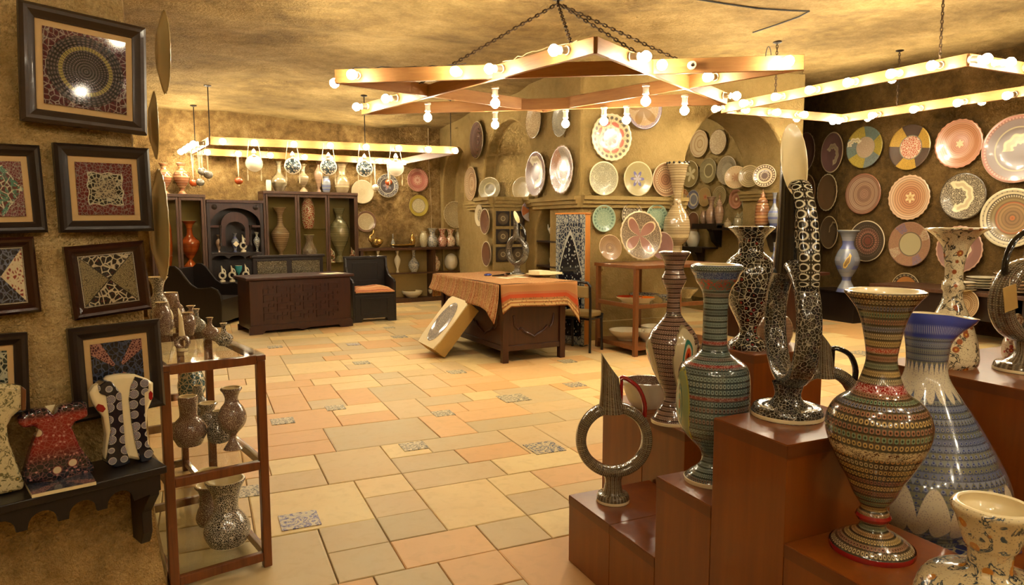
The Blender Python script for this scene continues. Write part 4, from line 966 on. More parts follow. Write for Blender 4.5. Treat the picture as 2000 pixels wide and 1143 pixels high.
# cloth: top sheet with hanging, waving skirts
def mat_cloth():
    g = G('table_cloth', .92, .1); u, v = g.uv(); pal = [C_('9c5c38'), C_('a87a50'), C_('7d4028'), C_('9d7748'), C_('8c5030'), C_('ad8c5c')]; r = random.Random(8)
    f = ((u * 9.0) if False else (u * 7.0)).fr(); st = g.ramp(f, [(i / 24, pal[r.randrange(6)]) for i in range(24)], True)
    d, _ = g.vor(g.pos('Object'), 55); n = g.noise(g.pos('Object'), 60, 2)
    col = g.mix(d.lt(.35, .08) * .35, st, C_('4a3020')); col = g.mix(n.lt(.45, .05) * .3, col, C_('d2b078'))
    edge = g.ramp(v, [(0, C_('9c6c40')), (.35, C_('9a5c38')), (.45, C_('a04424')), (.62, C_('8f6238')), (.72, C_('b08f5c')), (.78, C_('8a5a30')), (.84, C_('ad8a56')), (.95, C_('7a4a2a'))], True)
    fl, cc = g.vor(g.vec(u * 40, v * 8), 1.0); edge = g.mix(fl.lt(.3, .06) * v.band(.6, 1.0, .02) * .6, edge, C_('4d3a26'))
    kind = g.n('ShaderNodeAttribute', attribute_name='front').outputs['Fac']
    MAT['table_cloth'] = g.out(g.mix(S(g, kind).lt(.5, .1), edge, col))
mat_cloth()
def cloth():
    mb = MB(); kinds = []; x0, x1, y0, y1 = -.075, tw + .095, -.075, td + .06; z = TZ + .006; nX, nY = 16, 30
    def add(fn, nu, nv, kind, uvf):
        b = len(mb.v)
        for j in range(nv + 1):
            for i in range(nu + 1): mb.v.append(Vector(fn(i / nu, j / nv)))
        for j in range(nv):
            for i in range(nu):
                a = b + j * (nu + 1) + i
                mb.face((a, a + 1, a + nu + 2, a + nu + 1), tuple(uvf(p, q) for p, q in ((i / nu, j / nv), ((i + 1) / nu, j / nv), ((i + 1) / nu, (j + 1) / nv), (i / nu, (j + 1) / nv)))); kinds.append(kind)
    add(lambda u, v: (x0 + (x1 - x0) * u, y0 + (y1 - y0) * v, z + .004 * math.sin(9 * u + 7 * v)), nX, nY, 0, lambda u, v: (v, u))
    dropf = lambda u: .235 + .03 * u + .13 * max(0, 1 - u / .1) * .6 + .2 * max(0, (u - .86) / .14)
    add(lambda u, v: (x0 + (x1 - x0) * u, y0 - .012 - .05 * v * v - .018 * math.sin(14 * u) * v, z - (1 - v) * 0 - v * dropf(u)), 40, 10, 1, lambda u, v: (u, v))
    dropl = lambda u: .30 - .12 * u + .12 * max(0, 1 - u / .08)
    add(lambda u, v: (x0 - .012 - .06 * v * v - .02 * math.sin(22 * u) * v, y1 + (y0 - y1) * (1 - u) , z - v * dropl(u)), 60, 10, 0, lambda u, v: (u, v))
    add(lambda u, v: (x1 + .012 + .05 * v * v + .02 * math.sin(20 * u) * v, y0 + (y1 - y0) * u, z - v * (.3 + .08 * max(0, 1 - u / .1))), 60, 10, 0, lambda u, v: (u, v))
    add(lambda u, v: (x1 + (x0 - x1) * u, y1 + .012 + .04 * v, z - v * .3), 30, 8, 0, lambda u, v: (u, v))
    me = mb.mesh('tablecloth', 'table_cloth', True, auto=180)
    at = me.attributes.new('front', 'FLOAT', 'FACE'); at.data.foreach_set('value', [float(k) for k in kinds])
    return me
o = obj('tablecloth', cloth(), None, None, loc=(2.92, 6.70, 0), rot=(0, 0, ta)); tag(o, 'orange striped patterned cloth draped over the carved table', 'tablecloth')
md = o.modifiers.new('thick', 'SOLIDIFY'); md.thickness = .004; md.offset = 1
# box with oval window leaning against the table
bx = Matrix.Translation((2.30, 7.22, .12)) @ (Matrix.Rotation(-1.35, 4, 'Z') @ Matrix.Rotation(-.69, 4, 'X') @ Matrix.Rotation(.11, 4, 'Y'))
t = thing('gift_box', 'cardboard box with an oval window leaning against the table', 'box'); t.matrix_world = bx
L_, Wd, T_ = .67, .44, .18
B('box_shell', t, -Wd, 0, .012, T_, 0, L_, 'card')
ov = [(-Wd / 2 + .15 * math.cos(a) * (.8 + .2 * math.sin(a)), L_ / 2 + .27 * math.sin(a)) for a in [2 * math.pi * k / 32 for k in range(32)]]
def holed(outer, inner, t_):
    mb = MB(); n = len(inner); o2 = []
    for (x, z) in inner:
        dx, dz = x + Wd / 2, z - L_ / 2; s = min((Wd / 2) / max(abs(dx), 1e-6), (L_ / 2) / max(abs(dz), 1e-6)); o2.append((-Wd / 2 + dx * s, L_ / 2 + dz * s))
    for y in (0, t_):
        for x, z in inner: mb.v.append(Vector((x, y, z)))
        for x, z in o2: mb.v.append(Vector((x, y, z)))
    for k in range(n):
        j = (k + 1) % n; mb.face((k, n + k, n + j, j)); mb.face((2 * n + k, 2 * n + j, 3 * n + j, 3 * n + k)); mb.face((k, j, 2 * n + j, 2 * n + k)); mb.face((n + k, 3 * n + k, 3 * n + j, n + j))
    mb.rec = True; return mb
obj('window_front', holed(None, ov, .012), 'card_white', t, smooth=False)
pl2 = bpy.data.objects.new('boxed_plate', plate_mesh('flat', pmat('p_boxed', [(0, C_('4d463c')), (.5, C_('6d6252')), (.62, C_('2e2028'))], lace_=(14, C_('9a8c74'), .1, 0, 1), rough=.6))); link(pl2)
pl2.matrix_world = bx @ Matrix.Translation((-Wd / 2, .004, L_ / 2)) @ Matrix.Rotation(math.pi / 2, 4, 'X') @ Matrix.Diagonal((.15, .27, .05, 1))
tag(pl2, 'dark speckled oval plate inside the leaning box window', 'plate')
# sack behind the box
sk = MB().lathe([(.001, 0), (.14, .0), (.17, .06), (.165, .18), (.13, .3), (.05, .38), (.04, .42), (.001, .43)], 20)
for v in sk.v: n_ = mnoise.noise(v * 9); v.x += n_ * .025; v.y += mnoise.noise(v * 8 + Vector((5, 0, 0))) * .02
p = hz(903, 688); tag(obj('sack', sk, 'plastic_bag', None, loc=(p.x - .16, p.y + .32, 0)), 'crumpled white sack behind the leaning box', 'sack')
# metal chair behind the table
q = hz(1152, 690); t = thing('metal_chair', 'black metal chair with tan upholstery between the table and wooden stand', 'chair', (q.x, q.y, 0), R(-62)); m = 'metal_black'
cw, cd = .42, .28
for nm, pts_ in (('leg', [(0, 0, 0), (0, .0, .62), (-.01, .0, .8)]), ('leg', [(-cw, 0, 0), (-cw, 0, .62), (-cw + .01, 0, .8)])): obj(nm, MB().tube(pts_, .016, 8), m, t)
for x in (0, -cw): obj('leg', MB().tube([(x, cd, 0), (x, cd - .02, .4), (x, cd, .45)], .016, 8), m, t)
obj('seat', MB().box((-cw / 2, cd / 2, .45), (cw - .02, cd, .07)), 'upholstery', t, bev=.02)
obj('seat_frame', MB().tube([(0, 0, .4), (0, cd, .4), (-cw, cd, .4), (-cw, 0, .4)], .014, 8, True), m, t)
obj('backrest', MB().box((-cw / 2, .0, .72), (cw - .04, .035, .14)), 'upholstery', t, bev=.015)
obj('back_rail', MB().tube([(0, 0, .78), (-.03, -.01, .83), (-cw / 2, -.02, .845), (-cw + .03, -.01, .83), (-cw, 0, .78)], .018, 8), m, t)
# wooden display stand with three levels
c0 = hz(1240, 697); t = thing('display_stand', 'open wooden display stand in front of the pier with plates and bowls', 'stand', (c0.x, c0.y, 0), R(3)); STAND = t; sw, sd, sh = 1.25, .75, 1.05; m = 'wood_stand'
for x in (0, sw / 2, sw):
    for y in (0, sd): B('leg', t, x - .025, x + .025, y - .025, y + .025, 0, sh - .04, m)
zmS = .60; zlS = .12
for z, mm in ((zmS, 'shelf_glass'), (zlS, m)):
    B('shelf', t, .0, sw, .0, sd, z - .012, z, mm, 0); B('shelf_rail', t, .0, sw, -.02, .0, z - .05, z - .0, m); B('shelf_rail', t, -.02, .0, 0, sd, z - .05, z, m)
B('top_board', t, -.04, sw + .04, -.04, sd + .04, sh - .04, sh, m)
# ------------------------------------------------------------------ turned pottery
def prof_m(prof, s):                          # (y px, half width px) top to bottom -> (r, z) bottom to top in metres
    yb = prof[-1][0]; return [(hw * s, (yb - y) * s) for y, hw in reversed(prof)]
def smooth_prof(p, k=3):                      # Catmull-Rom through the profile points
    out = []
    for i in range(len(p) - 1):
        a, b, c, d = p[max(i - 1, 0)], p[i], p[i + 1], p[min(i + 2, len(p) - 1)]
        for j in range(k):
            t = j / k; q = []
            for e in range(2): q.append(.5 * (2 * b[e] + (c[e] - a[e]) * t + (2 * a[e] - 5 * b[e] + 4 * c[e] - d[e]) * t * t + (3 * b[e] - a[e] - 3 * c[e] + d[e]) * t ** 3))
            out.append((max(q[0], .001), min(max(q[1], p[0][1]), p[-1][1])))
    return out + [p[-1]]
def inner_prof(p, wall, dep=.45):             # from the lip back down inside
    r, z = p[-1]; H_ = z; out = [(r, z), (r - wall * .5, z + wall * .25), (r - wall, z)]
    for q, zz in reversed(p[:-1]):
        if zz < H_ * (1 - dep): break
        if zz < z - wall: out.append((max(q - wall, .002), zz))
    out.append((.001, out[-1][1])); return out
def place(cx, yb, where):
    if isinstance(where, (int, float)): return hz(cx, yb, where)
    if isinstance(where, Vector): return where
    return on(where[0], cx, yb, where[1])
def pot(name, label, cat, cx, prof, where, mat, inner='cream', group=None, n=32, lid=False, k=3, parts=False, base=None, rotz=0.0):
    p = place(cx, prof[-1][0], where); s = depth(p) / FPX
    P = smooth_prof(prof_m(prof, s), k)
    zt = P[-1][1]; wall = max(.004, min(P[-1][0] * .16, .012))
    mb = MB(); mb.lathe([(.001, 0)] + P if not lid else [(.001, 0)] + P + [(.001, zt + .001)], n)
    if parts:
        t = thing(name, label, cat, p, rotz, group); obj('body', mb, mat, t, auto=50)
        if not lid: obj('rim_interior', MB().lathe(inner_prof(P, wall), n), inner, t, auto=60)
        if base: obj('base_ring', MB().lathe([(P[0][0] * 1.01, 0), (P[0][0] * 1.015, .012 if base is True else base), (P[0][0] * .98, .014 if base is True else base + .002)], n), 'cream', t)
        return t, P, s
    mats = [mat]
    if not lid: mb.m = 1; mb.lathe(inner_prof(P, wall), n); mats.append(inner)
    o = obj(name, mb, mats, None, loc=p, rot=(0, 0, rotz), auto=50); tag(o, label, cat, group)
    return o, P, s
def rad_at(P, z):
    for (r0, z0), (r1, z1) in zip(P, P[1:]):
        if z0 <= z <= z1 and z1 > z0: return r0 + (r1 - r0) * (z - z0) / (z1 - z0)
    return P[-1][0]
def medallion(par, P, zc, dz, th, dth, mat, off=.003):
    mb = MB(); n, m = 16, 6
    for j in range(m + 1):
        rr = j / m
        for i in range(n):
            a = 2 * math.pi * i / n; z = zc + dz * rr * math.sin(a); t = th + dth * rr * math.cos(a); r = rad_at(P, z) + off * (1 - .7 * rr ** 6)
            mb.v.append(Vector((r * math.cos(t), r * math.sin(t), z)))
    uvp = lambda i, j: (.5 + .5 * j / m * math.cos(2 * math.pi * i / n), .5 + .5 * j / m * math.sin(2 * math.pi * i / n))
    for j in range(m):
        for i in range(n):
            k = (i + 1) % n; mb.face((j * n + i, (j + 1) * n + i, (j + 1) * n + k, j * n + k), (uvp(i, j), uvp(i, j + 1), uvp(i + 1, j + 1), uvp(i + 1, j)))
    return obj('medallion', mb, mat, par)
TOCAM = lambda p: math.atan2(-p[1], -p[0])    # heading from a point to the camera
def handle(par, pts, r, mat, sq=None): return obj('handle', MB().tube(pts, r, 8, sq=sq), mat, par)
# generic small shapes: (relative half width, relative height from the bottom)
SHAPES = {
 'bottle': [(.55, 0), (.6, .03), (.8, .12), (1, .28), (.9, .42), (.5, .55), (.28, .65), (.24, .8), (.3, .93), (.42, 1)],
 'jar': [(.6, 0), (.7, .04), (.95, .3), (1, .55), (.85, .78), (.6, .88), (.62, .94), (.72, 1)],
 'belly': [(.5, 0), (.75, .1), (1, .32), (.9, .5), (.55, .68), (.45, .8), (.55, .92), (.7, 1)],
 'urn': [(.55, 0), (.55, .04), (.25, .12), (.3, .18), (.8, .38), (1, .55), (.85, .7), (.4, .8), (.35, .88), (.6, 1)],
 'lidded': [(.55, 0), (.7, .05), (1, .3), (.95, .5), (.6, .62), (.68, .64), (.6, .68), (.45, .76), (.2, .82), (.12, .86), (.16, .92), (.02, 1)],
 'vase': [(.45, 0), (.45, .04), (.3, .1), (.4, .2), (.9, .45), (1, .58), (.7, .7), (.35, .78), (.32, .88), (.6, .97), (.65, 1)],
 'flare': [(.7, 0), (.9, .1), (1, .28), (.85, .48), (.5, .62), (.46, .72), (.6, .88), (.95, 1)],
 'cyl': [(.8, 0), (.9, .05), (1, .3), (1, .8), (.9, .92), (.95, 1)],
 'goblet': [(.6, 0), (.55, .05), (.12, .12), (.12, .45), (.5, .55), (.9, .75), (1, 1)],
 'ball': [(.05, 0), (.5, .06), (.85, .22), (1, .5), (.85, .78), (.5, .94), (.05, 1)],
 'spire': [(.6, 0), (.95, .06), (1, .3), (.9, .55), (.7, .62), (.75, .66), (.45, .74), (.3, .8), (.32, .84), (.12, .9), (.03, 1)],
 'pedestal': [(.75, 0), (.7, .05), (.25, .16), (.22, .2), (.6, .3), (1, .48), (.95, .58), (.4, .68), (.3, .8), (.35, .9), (.75, .99), (.78, 1)],
}
def small(name, label, cat, cx, y0, y1, hw, where, mat, shape, inner='cream', group=None, n=20, rotz=0.0):
    prof = [(y1 - (y1 - y0) * f, hw * r) for r, f in reversed(SHAPES[shape])]
    return pot(name, label, cat, cx, prof, where, mat, inner, group, n, lid=shape in ('lidded', 'ball', 'spire'), k=2, rotz=rotz)[0]

# ---- ring jug: a ring-shaped body on a foot, blade-like spout and a handle
def ring_jug(name, label, pos, rotz, Rr, zc, tip, foot, stem, mat, hmat='black_glaze', depthw=.1, thick=.045, neck=(.0, .06, .045), hand=True, footmat=None, bandmat=None, cat='ring jug', inner='cream', hsq=(1.5, .9), cutf=.42):
    t = thing(name, label, cat, pos, rotz); fm = footmat or mat
    zb = zc - Rr
    P = smooth_prof([(foot, 0), (foot, .015), (foot * .9, .035), (foot * .62, zb * .35), (stem, zb * .62), (stem * .95, zb * .85), (stem * 1.15, zb + thick * .3)], 3)
    obj('foot', MB().lathe([(.001, 0)] + P, 32), fm, t, auto=60)
    obj('foot_ring', MB().lathe([(foot * 1.005, .002), (foot * 1.01, .012), (foot * .99, .016)], 32), 'cream', t)
    mb = MB(); n, m = 56, 16
    for i in range(n):
        a = 2 * math.pi * i / n; er = Vector((math.cos(a), 0, math.sin(a)))
        for k in range(m):
            b = 2 * math.pi * k / m; c, s = math.cos(b), math.sin(b)
            cr = math.copysign(abs(c) ** .75, c) * thick / 2; cd = math.copysign(abs(s) ** .75, s) * depthw / 2
            mb.v.append(er * (Rr - thick / 2 + cr) + Vector((0, cd, zc)))
    for i in range(n):
        for k in range(m):
            i2, k2 = (i + 1) % n, (k + 1) % m
            mb.face((i * m + k, i * m + k2, i2 * m + k2, i2 * m + k), (((k / m), i / n), ((k + 1) / m, i / n), ((k + 1) / m, (i + 1) / n), (k / m, (i + 1) / n)))
    obj('ring_body', mb, mat, t, auto=60)
    # spout: tapering oval tube cut off on a slant that opens towards the handle
    nx, nw, nd = neck; z0 = zc + Rr - thick; hN = tip - z0; nk = MB(); m2 = 24; rows = 14
    def sect(j, inset):
        f = j / rows
        for k in range(m2):
            a = 2 * math.pi * k / m2; c, s = math.cos(a), math.sin(a)
            cut = 1 - cutf * (c + 1) / 2
            z = z0 + hN * f * cut; ff = f * cut
            wx = (nw * (1 + .35 * (1 - ff) ** 3) * (1 - .25 * ff)) - inset; wd = nd * (1 + .5 * (1 - ff) ** 3) * (1 + .15 * ff) - inset
            nk.v.append(Vector((nx + wx * c - .02 * ff * (nw / .06), wd * s, z)))
    for j in range(rows + 1): sect(j, 0)
    b2 = len(nk.v)
    for j in range(rows, rows // 3, -1): sect(j, .006 if j < rows else .003)
    cnt = len(nk.v) // m2
    for j in range(cnt - 1):
        nk.m = 0 if j < rows else 1
        for k in range(m2):
            k2 = (k + 1) % m2; nk.face((j * m2 + k, j * m2 + k2, (j + 1) * m2 + k2, (j + 1) * m2 + k), ((k / m2, j / cnt), ((k + 1) / m2, j / cnt), ((k + 1) / m2, (j + 1) / cnt), (k / m2, (j + 1) / cnt)))
    nk.m = 1; nk.cap((cnt - 1) * m2, m2)
    obj('spout', nk, [bandmat or mat, inner], t, auto=70)
    if hand:
        zl = z0 + hN * .56; a = R(38); e = Vector((math.cos(a) * Rr, 0, zc + math.sin(a) * Rr)); s0 = Vector((nx + nw * .8, 0, zl))
        pts = [s0, s0 + Vector((Rr * .12, 0, Rr * .03)), s0.lerp(e, .45) + Vector((Rr * .17, 0, Rr * .22)), s0.lerp(e, .8) + Vector((Rr * .12, 0, Rr * .16)), e]
        P2 = []
        for i in range(len(pts) - 1):
            A0, B0, C0, D0 = pts[max(i - 1, 0)], pts[i], pts[i + 1], pts[min(i + 2, len(pts) - 1)]
            for j in range(4):
                q = j / 4; P2.append(.5 * (2 * B0 + (C0 - A0) * q + (2 * A0 - 5 * B0 + 4 * C0 - D0) * q * q + (3 * B0 - A0 - 3 * C0 + D0) * q ** 3))
        P2.append(pts[-1]); obj('handle', MB().tube(P2, max(.008, nd * .33), 12, sq=hsq), hmat, t)
        obj('handle_root', MB().tube([(nx + nw * .95, 0, z0 + .01), (nx + nw * .95, 0, zl)], max(.007, nd * .22), 8), hmat, t)
    return t

# ------------------------------------------------------------------ plinths of the foreground display
def mat_floorbox(): pass
def plinth(label, x0, x1, y0, y1, z, grp='stepped display plinths'):
    t = thing('display_plinth', label, 'plinth', ((x0 + x1) / 2, (y0 + y1) / 2, 0), 0, grp); w, d = (x1 - x0) / 2, (y1 - y0) / 2
    obj('box_body', MB().b2(-w, w, -d, d, 0, z - .018), 'wood_laminate', t, smooth=False, bev=.0015)
    obj('top_panel', MB().b2(-w, w, -d, d, z - .018, z), 'wood_laminate', t, smooth=False, bev=.0015)
    e = MB()
    for (a, b) in (((-w, -d), (w, -d)), ((-w, d), (-w, -d))): e.bar((*a, z - .022), (*b, z - .022), .003, .036)
    obj('edge_band', e, 'wood_laminate_edge', t, smooth=False)
    return t
E_ = .003
plinth('lowest laminate plinth of the steps, at the far end', 1.44, 1.87, 2.235 + E_, 2.57, .305)
plinth('second laminate plinth of the lowest step, nearer the middle step', 1.44, 1.87, 1.935 + E_, 2.235, .305)
plinth('laminate plinth one step up, carrying the grey-green vase', 1.44, 1.87, 1.645 + E_, 1.935, .61)
plinth('tallest laminate plinth of the steps, carrying the big ring ewer', 1.44, 1.87, 1.345 + E_, 1.645, .90)
plinth('laminate plinth carrying the large banded pedestal vase', 1.44, 1.82, 1.045 + E_, 1.345, .62)
plinth('laminate plinth behind the ring jug, carrying the brown feather vase', 1.88 - .1 + .1, 2.3, 2.33, 2.64, .6)
plinth('laminate plinth carrying the patterned bowl, farthest of the group', 1.88, 2.3, 2.645, 3.0, .6)
plinth('tall laminate plinth carrying the star lattice vase', 2.31, 2.75, 2.38, 2.75, .9)
plinth('laminate plinth behind the ring ewer, carrying the black-handled ring jug', 2.12, 2.5, 1.86, 2.26, .6)
plinth('low laminate plinth carrying the blue spouted jug', 2.02, 2.62, 1.12, 1.66, .45)
plinth('wide laminate plinth at the right edge carrying the floral vase', 2.72, 3.75, .85, 2.06, .9)
plinth('low laminate plinth in the near right corner', 1.30, 1.66, .62, 1.0, .30)
# ------------------------------------------------------------------ foreground vases
p = hz(1197, 978, .305)
ring_jug('ring_jug', 'brown ring jug with a red handle on the lowest plinth', p, -YAW, .166, .275, .655, .072, .038, 'g_ring', 'red_glaze', .075, .046, (-.012, .044, .034))
V2 = [(492, 29), (494, 31), (498, 28), (512, 20), (526, 17.5), (534, 20), (542, 23.6), (550, 22), (565, 15), (580, 12.5), (598, 12.5), (612, 15), (625, 24), (640, 37), (655, 46), (668, 50), (685, 49), (705, 43), (730, 32), (752, 22), (768, 15), (780, 14.5), (795, 22), (808, 31), (817, 36), (824, 38)]
p = hz(1310, 824, .6); t, P, s = pot('feather_vase', 'tall brown vase with an orange feather-eye medallion behind the ring jug', 'vase', 1310, V2, .6, 'g_brown', parts=True, base=True)
medallion(t, P, (824 - 690) * s, 62 * s, TOCAM(p) + .62, .62, 'g_feather_orange')
medallion(t, P, (824 - 700) * s, 50 * s, TOCAM(p) - 1.2, .5, 'g_feather_orange')
V3 = [(517, 46), (520, 49), (528, 48), (536, 43), (547, 39), (560, 30), (575, 25), (600, 23), (640, 23), (672, 24), (685, 29), (697, 45), (705, 56), (715, 64), (740, 68), (790, 69), (815, 66), (835, 58), (855, 42), (872, 26), (885, 19), (900, 20), (912, 30), (920, 40), (930, 50), (937, 51)]
p = hz(1388, 937, .61); t, P, s = pot('banded_vase', 'grey-green banded vase with wide neck on the middle step', 'vase', 1388, V3, .61, 'g_green', parts=True, base=True)
medallion(t, P, (937 - 785) * s, 75 * s, TOCAM(p) - 1.05, .42, 'g_feather_green')
obj('lip', MB().lathe([(P[-1][0] * .99, P[-1][1] - .008), (P[-1][0] * 1.02, P[-1][1] - .003), (P[-1][0] * 1.0, P[-1][1] + .001)], 32), 'blue_glaze', t)
V4 = [(447, 41), (449, 44), (453, 40), (463, 30), (475, 24), (487, 22.5), (497, 26), (507, 38), (520, 47), (535, 51.5), (548, 52), (565, 50), (585, 43), (605, 35), (625, 25), (640, 18), (650, 16), (660, 22), (668, 33), (675, 38), (683, 37)]
pot('lattice_vase', 'black vase with white star lattice on the tall plinth', 'vase', 1430, V4, Vector((2.42 - .0, 2.54, .9)), 'g_lattice', parts=True)
p = hz(1537, 812, .9); s = depth(p) / FPX
t = ring_jug('ring_ewer', 'tall ring ewer with open cream spout seen from its chain-patterned handle side', p, TOCAM(p) + R(16), .204, 183 * s, 567 * s, 67 * s, 26 * s, 'g_lattice_small', 'g_chain', .07, .048, (-.02, .05, .036), bandmat='black_glaze', hsq=(2.5, 1.0), cutf=.5)
V6 = [(566, 69), (570, 70), (575, 66), (585, 58), (600, 48), (620, 40), (645, 34), (670, 29.5), (690, 27), (705, 28), (725, 33), (745, 40), (760, 50), (770, 64), (780, 76), (795, 86), (815, 92.5), (835, 92.5), (855, 88), (876, 80), (905, 66), (933, 50), (961, 38), (980, 26), (988, 23), (996, 28), (1004, 30), (1012, 28), (1018, 23), (1029, 27), (1040, 45), (1052, 64), (1062, 74), (1072, 76)]
t, P, s = pot('pedestal_vase', 'large multicoloured banded vase with flared rim and red collar, in front', 'vase', 1702, V6, .62, 'g_multi', parts=True, n=48)
for z0, z1, mm in (((1072 - 1010) * s, (1072 - 998) * s, 'red_glaze'),):
    obj('collar', MB().lathe([(rad_at(P, z0) + .001, z0), (rad_at(P, (z0 + z1) / 2) + .003, (z0 + z1) / 2), (rad_at(P, z1) + .001, z1)], 40), mm, t)
obj('base_ring', MB().lathe([(P[0][0] * 1.005, 0), (P[0][0] * 1.02, .008), (P[0][0] * 1.0, .014)], 48), 'red_glaze', t)
V7 = [(612, 44), (625, 46), (645, 42), (673, 37), (707, 35), (730, 39), (754, 52), (796, 80), (843, 108), (880, 128), (905, 140), (936, 149), (955, 148), (970, 142), (985, 130), (1000, 115), (1012, 95), (1025, 80), (1035, 76)]
t, P, s = pot('spouted_jug', 'big blue banded jug with a pointed spout and pale drip patterns', 'jug', 1790, V7, .462, 'g_bluejug', parts=True, n=56)
sdir = -YAW - .05
for ch in t.children:
    if ch.name.startswith(('body', 'rim_interior')):
        for v in ch.data.vertices:
            f = max(0, (v.co.z - P[-1][1] * .86) / (P[-1][1] * .14)); a = math.atan2(v.co.y, v.co.x); c = max(0, math.cos(a - sdir)); r = math.hypot(v.co.x, v.co.y)
            if f > 0 and r > .004:
                k = 1 + 1.05 * c ** 5 * f ** 1.6; v.co.x *= k; v.co.y *= k; v.co.z += (-.012 * c ** 4 + .012 * max(0, -math.cos(a - sdir - 1.0))) * f
z1, z2 = P[-1][1] * .80, P[-1][1] * .56; hd = math.pi / 2 - YAW + .0; hd = sdir + .75
e = Vector((math.cos(hd), math.sin(hd), 0)); handle(t, [e * (rad_at(P, z1) - .005) + Vector((0, 0, z1)), e * .1 + Vector((0, 0, z1 + .01)), e * .115 + Vector((0, 0, (z1 + z2) / 2)), e * (rad_at(P, z2) + .005) + Vector((0, 0, z2))], .014, 'blue_glaze')
pj = Vector(t.location)
g = glaze('g_tray'); p_ = g.pos('Object'); d_, _ = g.vor(p_, 26, 'DISTANCE_TO_EDGE'); MAT['g_tray'] = g.out(g.mix(d_.lt(.08, .03), C_('39457e'), C_('cdbf9a')))
o = obj('ceramic_tray', MB().box((0, 0, 0), (.34, .42, .012)), ['g_tray'], None, loc=(pj.x, pj.y - .03, .456), bev=.004); tag(o, 'blue and white ceramic tray under the blue jug', 'tray')
V8 = [(447, 52), (449, 55), (454, 46), (465, 34), (482, 23), (505, 18), (530, 15.5), (548, 16), (553, 19), (562, 20), (570, 16.5), (585, 18), (603, 25), (630, 36), (660, 45), (690, 50), (705, 50), (714, 46)]
t, P, s = pot('floral_vase', 'white floral vase with flat flared rim and conical body', 'vase', 1852, V8, .9, 'g_floral_white', parts=True)
p = hz(2000, 724, .9); s = depth(p) / FPX
t = ring_jug('ring_jug', 'brown ring jug with a paper tag at the right picture edge', p, math.pi - YAW + .25, 83 * s, 138 * s, 330 * s, 52 * s, 20 * s, 'g_ring', 'black_glaze', .1, .058, (-.005, .03, .03))
tg = obj('paper_tag', MB().box((0, 0, 0), (.075, .002, .1)), 'card', t, loc=(.185, .07, 148 * s), rot=(0, .22, .1), smooth=False); obj('tag_string', MB().tube([(0, 0, .05), (-.015, -.005, .075)], .0015, 4), 'cord', tg)
V10 = [(1000, 66), (1005, 70), (1013, 69), (1030, 60), (1050, 54), (1075, 46), (1082, 42), (1090, 38), (1115, 37), (1130, 42), (1140, 70), (1152, 105), (1200, 125), (1260, 118), (1340, 90), (1420, 62), (1480, 50), (1540, 62), (1560, 70)]
d_ = ray(1940, 1005); top = CO + d_ * 1.42
t, P, s = pot('tulip_vase', 'cream-mouthed vase with orange tulips in the near right corner', 'vase', 1940, V10, Vector((top.x, top.y, .30)), 'g_floral_tulip', parts=True, n=40)
p = hz(1600, 900, .6); s = depth(p) / FPX
ring_jug('ring_jug', 'dark brown ring jug with a black handle behind the tall ring ewer', p, -YAW, 78 * s, 112 * s, 262 * s, .07, .036, 'g_ring', 'black_glaze', .075, .046, (-.0, .036, .032))
t, P, s = pot('patterned_bowl', 'wide patterned bowl with pale outside behind the red-handled jug', 'bowl', 1262, [(742, 46), (744, 47), (752, 46), (765, 42), (780, 36), (790, 30), (793, 28)], .6, 'porcelain', 'g_speck_maroon', parts=True)
t, P, s = pot('round_pot', 'round brown pot peeking out beside the star lattice vase', 'pot', 1512, [(612, 8), (615, 20), (622, 27), (635, 33), (650, 34), (662, 31), (671, 26)], .9, 'g_pinkbrown')
# ------------------------------------------------------------------ near left wall: framed tiles
UX = Vector((math.cos(R(22.5)), math.sin(R(22.5)), 0)); NN = NEARW[0]; UZ = Vector((0, 0, 1))
def tilemat(name, fn, rough=.14, bump=.5, bs=34):
    g = glaze(name, rough, .7); u, v = g.uv(); x, y = (u - .5) * 2, (v - .5) * 2
    col = fn(g, x, y, u, v); d, _ = g.vor(g.vec(u, v), bs); g.bump(d, bump, .006); MAT[name] = g.out(col)
def lines_(g, u, v, sc_, base, line, w=.07):
    d, _ = g.vor(g.vec(u, v), sc_, 'DISTANCE_TO_EDGE'); return g.mix(d.lt(w, w * .4), base, line)
MAROON, NAVY, GOLD, PALE = C_('4a1416'), C_('171824'), C_('9c8a4a'), C_('b3a588')
def f1(g, x, y, u, v):
    r = (x * x + y * y).pw(.5); th = g.math('ARCTAN2', y, x); col = lines_(g, u, v, 14, MAROON, C_('8f8070'), .06)
    a = (th / 6.2832 * 44).fr() - .5; b = (r * 14).fr() - .5
    disc = g.mix((a * a + b * b).pw(.5).lt(.32, .08), C_('1a1114'), C_('6a5a50'))
    col = g.mix(r.lt(.93, .01), col, disc); ringc = g.mix(dots(g, th / 6.2832, r, 50, 28, .3), GOLD, C_('3a3218'))
    return g.mix(r.band(.56, .66, .008), col, ringc)
tilemat('t_round', f1, .1, .8, 40)
def f3(g, x, y, u, v):
    th = g.math('ARCTAN2', y, x); m = x.ab().mx(y.ab()) + (th * 8).sin() * .03
    col = lines_(g, u, v, 16, C_('5a1616'), C_('7d6a60'), .06); col = g.mix(m.lt(.62, .01), col, PALE); col = g.mix(m.lt(.58, .01), col, lines_(g, u, v, 14, C_('15110f'), C_('a59a7c'), .1)); return g.mix(m.lt(.36, .02), col, lines_(g, u, v, 20, C_('4d4234'), C_('9a8c6c'), .12))
tilemat('t_lozenge', f3)
